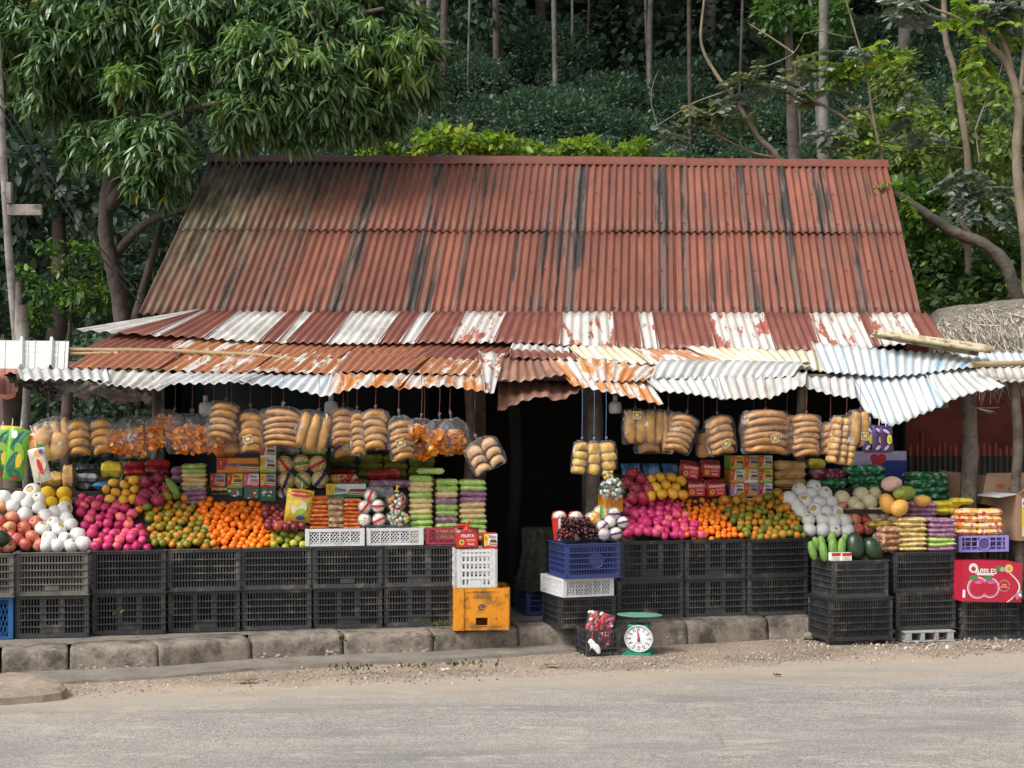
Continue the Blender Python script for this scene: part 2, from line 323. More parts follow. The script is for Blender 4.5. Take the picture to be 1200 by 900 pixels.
# ---------------------------------------------------------------- corrugated sheets
def uvn(t, scale, s, detail=5, rough=.6, loc=(0,0,0)):
    tc = t.nodes.new('ShaderNodeUVMap'); mp = t.nodes.new('ShaderNodeMapping'); L(t, tc.outputs[0], mp.inputs[0]); mp.inputs['Scale'].default_value = scale; mp.inputs['Location'].default_value = loc
    return nz(t, mp.outputs[0], s, detail, rough)
def mainroof():
    m, t, b = newmat('red_oxide_roof'); oi = t.nodes.new('ShaderNodeObjectInfo')
    c = ramp(t, uvn(t, (3, .5, 1), 2, 5), [(.3, (.175,.047,.025)), (.6, (.265,.072,.036)), (.8, (.335,.112,.054))])
    hv = t.nodes.new('ShaderNodeHueSaturation'); mr = N(t, 'ShaderNodeMapRange'); L(t, oi.outputs['Random'], mr.inputs[0]); mr.inputs[3].default_value = .72; mr.inputs[4].default_value = 1.12
    hv.inputs['Saturation'].default_value = .9; L(t, mr.outputs[0], hv.inputs['Value']); L(t, c, hv.inputs['Color']); c = hv.outputs[0]
    fine = ramp(t, uvn(t, (26, 1.6, 1), 1, 8, .75), [(.45, 0), (.62, .6)]); c = mix(t, fine, c, (.105,.058,.045))
    c = mix(t, ramp(t, uvn(t, (4.2, .12, 1), 1.3, 6, .6), [(.54, 0), (.575, .8)]), c, (.115,.083,.07))          # grey weathered sheets
    str_ = mix(t, 1, ramp(t, uvn(t, (13, .8, 1), 1, 5, .65, (3,0,0)), [(.5, 0), (.55, 1)]), ramp(t, uvn(t, (4.2, .12, 1), 1.3, 6, .6), [(.51, 0), (.56, 1)]), 'MULTIPLY')
    c = mix(t, str_, c, (.038,.034,.031))
    c = mix(t, ramp(t, uvn(t, (9, .35, 1), 1.3, 6, .7, (7,2,0)), [(.66, 0), (.74, .7)]), c, (.55,.17,.07))
    c = mix(t, ramp(t, uvn(t, (1, 1, 1), 70, 3, .7), [(.66, 0), (.72, .7)]), c, (.09,.04,.03))
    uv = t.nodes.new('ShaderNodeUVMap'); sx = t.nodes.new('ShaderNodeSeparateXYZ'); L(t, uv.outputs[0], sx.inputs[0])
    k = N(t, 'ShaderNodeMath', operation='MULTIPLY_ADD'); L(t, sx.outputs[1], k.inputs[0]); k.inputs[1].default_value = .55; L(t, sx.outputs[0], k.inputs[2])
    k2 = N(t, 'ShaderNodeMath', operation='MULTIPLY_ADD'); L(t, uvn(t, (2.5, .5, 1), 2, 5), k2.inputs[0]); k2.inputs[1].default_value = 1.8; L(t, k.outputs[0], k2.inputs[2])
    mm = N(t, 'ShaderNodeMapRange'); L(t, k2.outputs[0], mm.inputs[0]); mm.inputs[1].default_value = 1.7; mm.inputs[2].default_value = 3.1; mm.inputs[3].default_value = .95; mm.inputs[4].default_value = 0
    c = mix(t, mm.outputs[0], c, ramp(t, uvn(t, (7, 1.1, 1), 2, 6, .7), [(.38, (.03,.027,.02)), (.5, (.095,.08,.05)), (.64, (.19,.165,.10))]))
    L(t, c, b.inputs['Base Color']); b.inputs['Roughness'].default_value = .55; b.inputs['Specular IOR Level'].default_value = .35
    bump(t, b, uvn(t, (1, 1, 1), 40, 5), .2, .004); return m
def sheetmat(name, ca, cb, patch=(.5,.56), cs=(.1,.08,.07), cr=None, rough=.5, ps=(5,1.0,1), dirt=.5, spec=.5):
    m, t, b = newmat(name); oi = t.nodes.new('ShaderNodeObjectInfo')
    va = ramp(t, uvn(t, (3, .8, 1), 3, 5), [(.3, tuple(x*.75 for x in ca)), (.7, ca)])
    c = mix(t, ramp(t, uvn(t, ps, 2.2, 7, .68), [(patch[0], 0), (patch[1], 1)]), va, cb)
    if cr: c = mix(t, ramp(t, uvn(t, (10, 1.2, 1), 1.6, 6, .7, (5,1,0)), [(.56, 0), (.66, .85)]), c, cr)
    c = mix(t, ramp(t, uvn(t, (16, .9, 1), 1.1, 6, .7, (1,4,0)), [(.5, 0), (.78, dirt)]), c, cs)
    c = mix(t, ramp(t, uvn(t, (1, 1, 1), 30, 4, .8, (2,2,0)), [(.6, 0), (.72, .6)]), c, cs)
    L(t, c, b.inputs['Base Color']); b.inputs['Roughness'].default_value = rough; b.inputs['Specular IOR Level'].default_value = spec
    bump(t, b, uvn(t, (1, 1, 1), 35, 5), .2, .004); return m
SM = dict(
 main=mainroof(),
 red=sheetmat('red_painted_sheet', (.22,.072,.05), (.17,.055,.042), dirt=.4, cr=(.30,.12,.07)),
 white=sheetmat('white_painted_sheet', (.50,.49,.46), (.60,.59,.56), dirt=.65, cs=(.25,.2,.16), cr=(.42,.30,.22)),
 whitered=sheetmat('flaking_white_on_red_sheet', (.60,.58,.54), (.31,.09,.055), (.54,.56), dirt=.3, cs=(.28,.2,.16)),
 rust=sheetmat('rusty_sheet', (.36,.14,.07), (.27,.095,.06), (.45,.6), cr=(.46,.2,.08), dirt=.4),
 rustwhite=sheetmat('rust_and_white_sheet', (.42,.17,.07), (.62,.6,.56), (.52,.56), cr=(.36,.13,.06), dirt=.35),
 orangewhite=sheetmat('white_sheet_with_orange_rust', (.62,.6,.57), (.50,.19,.05), (.46,.53), cr=(.55,.27,.09), dirt=.3, ps=(4,1,1)),
 cream=sheetmat('yellowed_sheet', (.60,.56,.40), (.66,.64,.56), (.5,.6), cr=(.48,.26,.12), dirt=.3),
 galv=sheetmat('grey_galvanised_sheet', (.50,.50,.49), (.62,.63,.62), (.45,.6), dirt=.55, cs=(.22,.2,.18), rough=.42),
 blue=sheetmat('pale_blue_white_sheet', (.62,.65,.66), (.33,.47,.60), (.50,.58), dirt=.6, cs=(.28,.26,.22), rough=.42, ps=(7,.6,1)),
 dark=sheetmat('sooty_sheet', (.09,.088,.085), (.16,.155,.15), dirt=.5, cs=(.03,.03,.03)),
 brown=sheetmat('dull_brown_sheet', (.23,.115,.08), (.31,.16,.11), dirt=.35),
 roll=sheetmat('ochre_stained_sheet', (.62,.56,.38), (.28,.16,.07), (.50,.60), dirt=.2, ps=(2.2,2.6,1)))
def YY(px, Yb): return Yb+(px-600)*(.0004+max(0, 11.7-Yb)*.00033)
def corr(name, top, bot, mat, parent, pitch=.066, amp=.0085, rows=7, warp=.012, off=0, uo=None, raw=False, ragged=.006, gnorm=None, uoff=(0,0), wv=0):
    def chain(ps):
        P = [Vector(p) for p in ps] if raw else [at(p[0], p[1], YY(p[0], p[2])) for p in ps]
        ds = [0]
        for a_, b_ in zip(P, P[1:]): ds.append(ds[-1]+(b_-a_).length)
        def f(u):
            s_ = u*ds[-1]
            for i in range(len(P)-1):
                if s_ <= ds[i+1]+1e-9: return P[i].lerp(P[i+1], (s_-ds[i])/max(1e-9, ds[i+1]-ds[i]))
            return P[-1]
        return f, ds[-1]
    ft, lt = chain(top); fb, lb = chain(bot); w = (lt+lb)/2; nw = max(1, round(w/pitch)); nu = nw*8
    uo = random.uniform(0, 50) if uo is None else uo; mb = MB(); mb.uv = []; seed = random.uniform(0, 90)
    for j in range(rows+1):
        v = j/rows
        for i in range(nu+1):
            u = i/nu; T, B = ft(u), fb(u)
            ac = (ft(min(1, u+.02))-ft(max(0, u-.02)))*(1-v)+(fb(min(1, u+.02))-fb(max(0, u-.02)))*v
            n = ac.cross(T-B).normalized()
            if n.z < 0 and gnorm is None: n = -n
            if gnorm is not None and n.dot(Vector(gnorm)) < 0: n = -n
            P = T.lerp(B, v)
            if j == rows: P = P+(B-T).normalized()*ragged*noise.noise(Vector((u*w*9, seed, 0)))*1.5
            P = P+n*(amp*math.cos(2*math.pi*nw*u)+off+warp*noise.noise(Vector((u*w*1.3, v*1.2, seed)))*1.6 + wv*math.sin(v*math.pi))
            mb.v.append(tuple(P)); mb.uv.append((uo+uoff[0]+u*w, uoff[1]+v*(T-B).length))
    m_ = nu+1; mb.f = [(j*m_+i, j*m_+i+1, (j+1)*m_+i+1, (j+1)*m_+i) for j in range(rows) for i in range(nu)]; mb.m = [0]*len(mb.f)
    o = mesh(name, mb, SM.get(mat, mat) if isinstance(mat, str) else mat, parent, smooth=True, world=bool(parent)); solid(o, .0022); return o

# ---------------------------------------------------------------- the shop building
HOUSE = thing('roadside_shop', 'long wooden roadside shop under a steep red corrugated roof with patched tin awnings', 'shop', (0, 12, 0))
EL, ER = at(163, 368, 11.6), at(1079, 370, 12.0); RL, RR = at(249, 186, 13.60), at(1037, 192, 13.9)
ML, MR_ = EL.lerp(RL, .515), ER.lerp(RR, .515)
def rs(t, lo, hi): return lo.lerp(hi, t)
NS = 12; wid = (ER-EL).length
rvec = ((RL-EL).normalized()).cross((ER-EL).normalized()); rvec = -rvec if rvec.z < 0 else rvec
for row in range(2):
    t0, t1 = (EL, ER), (ML, MR_)
    if row: t0, t1 = (ML, MR_), (RL, RR)
    dn = (EL-RL).normalized()*.045
    for k in range(NS):
        u0, u1 = k/NS, (k+1)/NS+(.066*.95/wid if k < NS-1 else 0)
        A, B = rs(u0, *t1), rs(u1, *t1); C, D = rs(u0, *t0)+(dn if row else Vector()), rs(u1, *t0)+(dn if row else Vector())
        sk = random.uniform(-.008, .008)
        corr('roof_sheet', [A, B], [C+dn*sk, D+dn*sk], 'main', HOUSE, pitch=.0645, amp=.0125, rows=5, warp=.005, off=.007*(k % 2)+.012*row, raw=True, uo=0, uoff=(u0*wid, (1-row)*1.3), ragged=.004)
mb = MB()
for row in range(2):
    for v_ in (.07, .5, .93):
        for k in range(0, 96, 3):
            if random.random() < .25: continue
            t0, t1 = ((EL, ER), (ML, MR_)) if not row else ((ML, MR_), (RL, RR)); u = (k+.5)/96
            P = rs(u, *t1).lerp(rs(u, *t0), v_)+rvec*(.013+.012*row); mb.ball(P, (.008, .008, .006), 6, 4)
mesh('roofing_nail', mb, flat('dark_nail', (.06,.035,.03)), HOUSE, world=True)['kind'] = 'stuff'
# back slope and ridge cap
depthv = Vector((.19, 4.4, 0))
corr('roof_sheet', [RL, RR], [EL+depthv, ER+depthv], 'main', HOUSE, pitch=.0645, amp=.0095, rows=4, raw=True)
for t0, t1, dz in ((-.004, .36, .012), (.35, .70, .018), (.69, 1.004, .01)):
    A, B = RL.lerp(RR, t0), RL.lerp(RR, t1); fr = (EL-RL).normalized()*.11; bk = (EL+depthv-RL).normalized()*.11; up = Vector((0, 0, .028+dz)); mb = MB()
    n_ = 20; mb.uv = []
    for i in range(n_+1):
        P = A.lerp(B, i/n_)+up+Vector((0, 0, .006*noise.noise(Vector((t0*9+i*.4, 0, 0))))); 
        for q in (fr*1.02-up*.4, fr-up*.1, fr*.12, Vector(), bk*.12, bk-up*.1): mb.v.append(tuple(P+q)); mb.uv.append((60+i/n_*2, q.length))
    mb.f = [(i*6+k, (i+1)*6+k, (i+1)*6+k+1, i*6+k+1) for i in range(n_) for k in range(5)]; mb.m = [0]*len(mb.f)
    o = mesh('ridge_cap', mb, sheetmat('ridge_red', (.20,.06,.038), (.16,.05,.036), dirt=.5), HOUSE, world=True); solid(o, .004)
WOOD = M('weathered_wood', (.16,.125,.10), .85, (.09,.07,.056), 6, .5, 25, dirt=(.04,.032,.027), ds=4, dt=(.5,.75), dist=.01)
WOODG = M('grey_wood', (.30,.275,.245), .85, (.19,.175,.155), 8, .6, 25, dirt=(.07,.06,.05), ds=6, dt=(.5,.7), dist=.01)
DARKW = M('shade_dark_boards', (.012,.010,.009), .9, (.007,.006,.006), 4, .4, 20)  # near-black colour paints in the shade inside the shop
def board_wall(name, p, q, z0, z1, mat, parent, w=.18, gap=.0):
    p, q = Vector(p), Vector(q); d = q-p; n = max(1, int(d.length/w)); dn = d.normalized(); a_ = math.atan2(d.y, d.x); mb = MB()
    for i in range(n):
        c = p+d*((i+.5)/n)+Vector((0, 0, (z0+z1)/2)); mb.box(c, (d.length/n-gap, .02+.006*(i % 2), z1-z0), rz=a_)
    return mesh(name, mb, mat, parent, world=True)
# walls: back, sides (gables), partition
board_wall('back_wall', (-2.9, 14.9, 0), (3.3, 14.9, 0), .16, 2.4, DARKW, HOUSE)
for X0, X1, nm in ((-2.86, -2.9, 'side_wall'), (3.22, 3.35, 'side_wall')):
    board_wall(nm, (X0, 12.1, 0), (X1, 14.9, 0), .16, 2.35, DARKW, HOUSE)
for E_, R_, s_ in ((EL, RL, 1), (ER, RR, -1)):
    mb = MB(); off = Vector((.12*s_, 0, -.03)); Bk = E_+depthv; mb.add([E_+off, Bk+off, R_+off+Vector((0,0,-.02))], [(0,1,2)]); solid(mesh('gable_wall', mb, DARKW, HOUSE, world=True), .02)
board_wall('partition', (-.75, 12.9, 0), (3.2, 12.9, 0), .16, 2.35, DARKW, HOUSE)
board_wall('partition', (-2.8, 12.5, 0), (-.7, 12.5, 0), .9, 2.35, M('blue_black_boards', (.006,.010,.014), .8, (.004,.006,.009), 3), HOUSE)  # blue-black colour also carries painted interior shade
# rafters under the eave
mb = MB()
mb.tube([EL+Vector((.05,.05,-.05)), ER+Vector((-.05,.05,-.05))], .028)
for i in range(14):
    u = (i+.5)/14; A, B = EL.lerp(ER, u), RL.lerp(RR, u); mb.tube([A+Vector((0,.03,-.04)), B+Vector((0,0,-.04))], .022, 6)
mesh('rafter', mb, WOOD, HOUSE, world=True)

# awning, upper course (strips of red and white paint)
def dxl(x): return poly([(60,190),(90,140),(137,100),(175,64),(237,44),(275,38),(385,31),(480,26),(575,17),(663,3),(750,-5),(960,-16),(1103,-19)], x)
yb_ = lambda x: poly([(90,387),(165,392),(235,396),(300,400),(385,403),(590,401),(640,403),(730,408),(800,409),(900,410),(963,412),(1103,399)], x)
strips = [(90,137,'white'),(137,175,'red'),(175,187,'white'),(187,237,'red'),(237,303,'white'),(303,323,'red'),(323,335,'white'),(335,382,'red'),(382,442,'white'),(442,467,'red'),(467,485,'white'),(485,525,'red'),(525,577,'whitered'),(577,655,'red'),(655,720,'whitered'),(720,752,'red'),(752,770,'whitered'),(770,838,'red'),(838,908,'whitered'),(908,963,'red'),(963,1022,'whitered'),(1022,1032,'red'),(1032,1082,'whitered'),(1082,1104,'red')]
for i, (a_, b_, m_) in enumerate(strips):
    mm = a_+ (b_-a_)/2
    ty = lambda x: poly([(200,363),(300,365),(600,366),(1085,367)], x)
    ta, tb = a_+dxl(a_), b_+dxl(b_)
    corr('awning_sheet', [(ta, ty(ta), 11.78), (tb, ty(tb), 11.78)], [(a_, yb_(a_), 11.05), (b_+3, yb_(b_)+.3, 11.05)], m_, HOUSE, rows=5, warp=.003, off=.003*(i % 2))
def sh(top, bot, mat, **k): return corr('awning_sheet', top, bot, mat, HOUSE, **k)
# second and third courses, left half
sh([(150,388,11.2),(232,391,11.2)], [(82,417,10.8),(190,419,10.8)], 'red')
sh([(228,391,11.2),(330,397,11.2)], [(180,419,10.8),(300,420,10.8)], 'rustwhite')
sh([(325,397,11.2),(425,400,11.2)], [(292,420,10.82),(398,421,10.82)], 'rust', off=.004)
sh([(420,400,11.2),(520,401,11.2)], [(392,420,10.8),(492,422,10.8)], 'rust')
sh([(515,400,11.2),(612,402,11.2)], [(486,420,10.82),(592,420,10.82)], 'red', off=.004)
sh([(120,408,10.95),(222,410,10.95)], [(80,431,10.5),(186,433,10.5)], 'rust', off=.002)
sh([(216,410,10.95),(330,413,10.95)], [(180,433,10.5),(292,438,10.5)], 'rustwhite', off=.006)
sh([(322,413,10.95),(420,414,10.95)], [(286,436,10.5),(398,438,10.5)], 'rustwhite')
sh([(414,413,10.95),(510,415,10.95)], [(392,437,10.5),(485,434,10.5)], 'rust', off=.005)
sh([(504,414,10.95),(596,417,10.95)], [(478,435,10.5),(577,441,10.5)], 'rustwhite')
# lowest course, left half
sh([(20,429,10.45),(125,432,10.45)], [(24,443,10.12),(100,444,10.12),(128,446,10.12)], 'galv', off=-.01)
sh([(118,431,10.45),(222,436,10.45)], [(112,446,10.1),(190,454,10.1)], 'white', off=-.012)
sh([(212,434,10.45),(310,436,10.45)], [(186,449,10.12),(246,450,10.12),(292,446,10.12)], 'galv', off=-.01)
sh([(296,436,10.45),(395,438,10.45)], [(278,446,10.12),(325,451,10.1),(382,463,10.08)], 'blue', off=-.014)
sh([(388,437,10.45),(482,438,10.45)], [(380,462,10.08),(425,452,10.1),(470,452,10.1)], 'orangewhite', off=-.01)
sh([(474,437,10.45),(572,440,10.45)], [(462,453,10.1),(520,448,10.1),(576,458,10.08)], 'orangewhite', off=-.014)
sh([(560,414,10.9),(592,417,10.9)], [(566,455,10.05),(577,463,10.05)], 'whitered', off=.012)
# right half
sh([(601,402,11.0),(666,405,11.0)], [(597,411,10.9),(668,414,10.9)], 'white')
sh([(598,408,10.95),(672,413,10.95)], [(597,420,10.7),(684,424,10.7)], 'red', off=.004)
sh([(664,404,11.0),(740,410,11.0)], [(682,426,10.7),(768,427,10.7)], 'cream', off=.006)
sh([(736,409,11.0),(806,409,11.0)], [(762,427,10.7),(856,428,10.7)], 'rustwhite')
sh([(800,407,11.0),(880,409,11.0),(962,412,11.0)], [(850,428,10.72),(905,430,10.72),(965,436,10.72)], 'cream', off=.004)
sh([(589,420,10.75),(645,420,10.75)], [(579,447,10.4),(610,449,10.4),(663,440,10.4)], 'brown', off=.008)
sh([(640,420,10.75),(700,421,10.75),(786,428,10.75)], [(668,446,10.42),(710,446,10.42),(757,446,10.42)], 'orangewhite', off=.003)
sh([(660,441,10.5),(760,444,10.5)], [(668,450,10.28),(720,460,10.25),(778,473,10.22)], 'orangewhite', off=-.01)
sh([(780,424,10.75),(860,424,10.75),(950,430,10.75)], [(762,446,10.45),(830,447,10.45),(930,443,10.45)], 'galv', off=.012, wv=.05)
sh([(752,438,10.5),(840,436,10.5)], [(770,457,10.25),(810,461,10.22),(850,468,10.2)], 'galv', off=-.012)
sh([(832,434,10.55),(946,436,10.55)], [(846,466,10.22),(902,466,10.2),(944,449,10.22)], 'white', off=-.006)
sh([(936,438,10.5),(1000,440,10.5)], [(944,452,10.25),(975,462,10.22),(1004,466,10.22)], 'galv', off=-.02)
sh([(950,403,10.95),(1040,412,10.95),(1112,416,10.95),(1150,428,10.95)], [(965,439,10.5),(1040,442,10.5),(1100,436,10.5),(1142,432,10.5)], 'blue', off=.012)
sh([(985,438,10.55),(1040,440,10.55),(1090,436,10.55)], [(1012,478,10.2),(1044,499,10.12),(1106,473,10.15)], 'blue', off=-.006, pitch=.07, amp=.011)
sh([(1082,436,10.55),(1146,434,10.55)], [(1104,472,10.15),(1138,461,10.2),(1178,453,10.22)], 'galv', off=-.004)
sh([(1142,432,10.6),(1260,430,10.6)], [(1150,443,10.4),(1178,447,10.4),(1268,449,10.4)], 'white', off=0)
sh([(1120,412,11.1),(1260,414,11.1)], [(1136,428,10.75),(1262,428,10.75)], 'blue', off=0)
sh([(584,446,10.7),(682,448,10.7)], [(583,481,10.35),(612,469,10.3),(634,463,10.3),(655,469,10.3),(681,456,10.35)], 'brown', off=-.01, pitch=.09)
# big curled ochre sheet lying over the awning at the right
mb = MB(); mb.uv = []; A, B = at(1022, 395, YY(1022, 10.9)), at(1152, 418, YY(1152, 10.75)); n_ = 22; m_ = 30
for i in range(n_+1):
    P = A.lerp(B, i/n_); r_ = lerp(.055, .085, i/n_)
    for k in range(m_+1):
        th = lerp(.25, 3.0, k/m_); rr = r_*(1+.09*math.cos(th*14))
        mb.v.append((P.x+.04*math.sin(th), P.y+math.cos(th)*rr*-1.9, P.z+math.sin(th)*rr*.95)); mb.uv.append((i/n_*.9*2, k/m_*.6))
mb.f = [(i*(m_+1)+k, (i+1)*(m_+1)+k, (i+1)*(m_+1)+k+1, i*(m_+1)+k+1) for i in range(n_) for k in range(m_)]; mb.m = [0]*len(mb.f)
o = mesh('curled_sheet', mb, SM['roll'], HOUSE, smooth=True, world=True); solid(o, .003)
# ribbed white sheet at the far left
mb = MB(); mb.uv = []; TLp, TRp, BLp, BRp = at(-60,398,YY(-60,10.95)), at(81,400,YY(81,10.95)), at(-60,431,YY(-60,10.5)), at(79,433,YY(79,10.5)); prof = [(0,0),(.35,0),(.40,.03),(.47,.03),(.52,0),(.62,0),(.64,.006),(.66,0),(.85,0),(.87,.006),(.89,0),(1,0)]
us = [((k+u)/4, h) for k in range(4) for u, h in prof[:-1]]+[(1, 0)]
for j in range(15):
    v = j/14
    for u, h in us:
        P = TLp.lerp(TRp, u).lerp(BLp.lerp(BRp, u), v); st = .008 if (j % 3 == 1 and j < 8 and h < .02) else 0
        mb.v.append((P.x, P.y-h*.5-st*.4, P.z+h+st)); mb.uv.append((u, v*.4))
m_ = len(us); mb.f = [(j*m_+i, j*m_+i+1, (j+1)*m_+i+1, (j+1)*m_+i) for j in range(14) for i in range(m_-1)]; mb.m = [0]*len(mb.f)
o = mesh('ribbed_sheet', mb, sheetmat('white_ribbed_sheet', (.66,.67,.64), (.6,.61,.58), dirt=.35, cs=(.3,.27,.22)), HOUSE, world=True); solid(o, .003)
# awning posts and beams
def post(name, px, y0, Y, r_, mat, top=450, par=HOUSE, lean=0, wob=.35, z0=.1):
    B = at(px, y0, Y); B.z = z0; T = at(px+lean, top, Y); n_ = 9
    mb = MB(); mb.tube([B.lerp(T, i/n_)+Vector((.012*math.sin(i*1.3+px), 0, 0)) for i in range(n_+1)], [r_*(1-.12*i/n_) for i in range(n_+1)], 10, wob=wob)
    return mesh(name, mb, mat, par, smooth=True, world=True)
BARK = M('barked_post', (.17,.14,.115), .9, (.09,.075,.06), 9, .9, 18, dirt=(.06,.048,.04), ds=7, dt=(.5,.65), dist=.02)
post('post', 696, 640, 10.95, .062, BARK, 430, lean=-1)
post('post', 552, 640, 10.9, .036, WOOD, 430, lean=-3)
post('post', 604, 660, 11.3, .05, DARKW, 430)
post('post', 181, 560, 10.75, .030, WOOD, 430); post('post', 78, 560, 11.2, .045, WOOD, 440); post('post', 15, 560, 10.9, .07, WOOD, 440)
post('post', 1137, 600, 11.1, .068, BARK, 440, lean=-2); post('post', 1193, 600, 11.0, .04, BARK, 440, lean=-3); post('post', 939, 600, 11.5, .04, WOOD, 440)
for (a_, b_), Y_, r_ in (((20, 600), 10.5, .022), ((590, 960), 10.6, .024), ((930, 1260), 10.6, .024), ((60, 640), 11.1, .025), ((620, 1200), 11.2, .025)):
    yy = 442 if Y_ < 10.8 else 428; mb = MB(); mb.tube([at(a_, yy, YY(a_, Y_)), at(b_, yy+2, YY(b_, Y_))], r_, 8, wob=.2); mesh('beam', mb, WOOD, HOUSE, world=True)
# sill of the doorway, wall stub under it
mb = MB(); mb.box((0.05+.1, 11.75, .2), (1.1, .12, .10)); mb.box((-.28, 11.8, 1.2), (.14, .08, 2.1)); mb.box((.62, 11.8, 1.2), (.12, .08, 2.1)); mesh('door_frame', mb, WOOD, HOUSE, world=True)
BAMB = M('bamboo', (.42,.31,.17), .55, (.3,.21,.11), 5, .2)
def pole(name, label, cat, pts, rad, mat, grp=None, nodes=True):
    mb = MB(); P = [at(*p) for p in pts]; Q = []; 
    for i in range(len(P)-1):
        for k in range(8): Q.append(P[i].lerp(P[i+1], k/8))
    Q.append(P[-1]); mb.tube(Q, [rad*(1.25 if nodes and i % 5 == 0 else 1) for i in range(len(Q))], 8)
    o = mesh(name, mb, mat, smooth=True); tag(recenter(o), label, cat, grp); return o
pole('bamboo_pole', 'long thin bamboo pole lying across the rusty awning at the left', 'pole', [(80,410,10.5),(190,411,10.56),(300,416,10.62),(352,422,10.62)], .016, BAMB)
pole('bamboo_pole', 'short split bamboo stick lying below the long pole on the left awning', 'pole', [(82,415,10.42),(138,414,10.5)], .013, BAMB)
pole('bamboo_pole', 'bamboo pole lying along the blue white sheets at the right edge of the awning', 'pole', [(1139,427,10.83),(1260,424,10.9)], .02, BAMB)
# ---------------------------------------------------------------- foliage tools (numpy, real leaf-sized faces)
LT = {  # leaf templates: verts (along y = length 1), faces
 'long': (np.array([(0,0,0),(-.10,.35,-.02),(0,.4,.04),(.10,.35,-.02),(-.075,.72,-.06),(.075,.72,-.06),(0,1,-.16)]), [(0,2,1),(0,3,2),(1,2,6,4),(2,3,5,6)]),
 'oval': (np.array([(0,0,0),(-.27,.35,.03),(0,.45,-.03),(.27,.35,.03),(-.2,.75,0),(.2,.75,0),(0,1,-.08)]), [(0,2,1),(0,3,2),(1,2,6,4),(2,3,5,6)]),
 'quad': (np.array([(0,0,0),(-.3,.5,.05),(0,1,-.05),(.3,.5,.05)]), [(0,3,2,1)]),
}
def leaves(name, pos, dirs, size, mat, parent=None, kind='quad', world=True, roll=1.0):
    """pos (n,3), dirs (n,3) the way each leaf points, size (n,)"""
    pos = np.asarray(pos, float); dirs = np.asarray(dirs, float); n = len(pos); tv, tf = LT[kind]
    d = dirs/np.linalg.norm(dirs, axis=1, keepdims=True)
    up = np.array([0, 0, 1.])+rng.normal(0, .45*roll, (n, 3)); x = np.cross(d, up); x /= np.linalg.norm(x, axis=1, keepdims=True)+1e-9; z = np.cross(x, d)
    V = pos[:, None, :]+size[:, None, None]*(tv[None, :, 0:1]*x[:, None, :]+tv[None, :, 1:2]*d[:, None, :]+tv[None, :, 2:3]*z[:, None, :])
    k = len(tv); me = bpy.data.meshes.new(name); me.vertices.add(n*k); me.vertices.foreach_set('co', V.reshape(-1))
    ls = [len(f) for f in tf]; flat_ = np.concatenate([np.array(f) for f in tf]); li = (np.arange(n)[:, None]*k+flat_[None]).reshape(-1)
    tot = np.tile(np.array(ls), n); st = np.concatenate([[0], np.cumsum(tot)[:-1]])
    me.loops.add(len(li)); me.loops.foreach_set('vertex_index', li.astype(np.int32)); me.polygons.add(len(tot))
    me.polygons.foreach_set('loop_start', st.astype(np.int32)); me.polygons.foreach_set('loop_total', tot.astype(np.int32))
    me.materials.append(mat); me.update(calc_edges=True); o = bpy.data.objects.new(name, me); COL.objects.link(o)
    if parent: o.parent = parent; o.matrix_parent_inverse = Matrix.LocRotScale(parent.location, parent.rotation_euler, None).inverted()
    return o
def rdir(n):
    v = rng.normal(size=(n, 3)); return v/np.linalg.norm(v, axis=1, keepdims=True)
def lumps(centers, radii, per, fill=.25, sq=.8):
    """points and outward directions on the rough surface of many lumps (plus some inside)"""
    P, D = [], []
    for c, r in zip(centers, radii):
        n = int(per*r*r); u = rdir(n); rr = r*(1-fill*rng.random(n)**1.5)*(1+.15*np.sin(u[:, 0]*7+c[0]*5)*np.cos(u[:, 2]*6+c[1]*3))
        p = u*rr[:, None]; p[:, 2] *= sq; P.append(p+np.array(c)); D.append(u)
    return np.concatenate(P), np.concatenate(D)
def tubes(name, lines, mat, parent=None, n=7, wob=.25):
    mb = MB()
    for pts, r0, r1 in lines:
        P = [Vector(p) for p in pts]; Q = []; k = 5
        for i in range(len(P)-1):                       # catmull-rom through the joints
            a0, a1, a2, a3 = P[max(0, i-1)], P[i], P[i+1], P[min(len(P)-1, i+2)]
            for s in range(k):
                t = s/k; Q.append(.5*((2*a1)+(a2-a0)*t+(2*a0-5*a1+4*a2-a3)*t*t+(3*a1-a0-3*a2+a3)*t**3))
        Q.append(P[-1]); m_ = len(Q)-1
        mb.tube(Q, [lerp(r0, r1, i/m_) for i in range(m_+1)], n, wob=wob)
    return mesh(name, mb, mat, parent, smooth=True, world=bool(parent))

# ---------------------------------------------------------------- hill and forest
def hill_z(x, y):
    b = 19.5+.8*math.sin(x*.3)
    s = max(0, y-b); return -.05+s*.62*min(1, .35+s/9)+ (1.1*noise.noise(Vector((x*.12, y*.12, 1)))+.5*noise.noise(Vector((x*.35, y*.35, 4))))*min(1, s/4)
HB = M('forest_soil', (.035,.03,.02), .95, (.02,.022,.012), 1)
grid('hill', [-70+i*2.5 for i in range(57)], [17+i*1.5 for i in range(50)], hill_z, HB)
G1 = leafmat('undergrowth_leaf', [(0,(.050,.095,.075)),(.5,(.075,.135,.10)),(.85,(.11,.18,.125)),(1,(.16,.24,.15))], .5, .25)  # pale blue-green cast painted in to stand for hillside haze
G2 = leafmat('forest_leaf', [(0,(.030,.056,.042)),(.5,(.048,.085,.060)),(.9,(.075,.12,.075)),(1,(.10,.14,.07))], .5, .25)
G3 = leafmat('bright_leaf', [(0,(.05,.11,.022)),(.5,(.10,.20,.035)),(.85,(.17,.30,.05)),(1,(.28,.40,.08))], .45, .4)
cs, rs_ = [], []
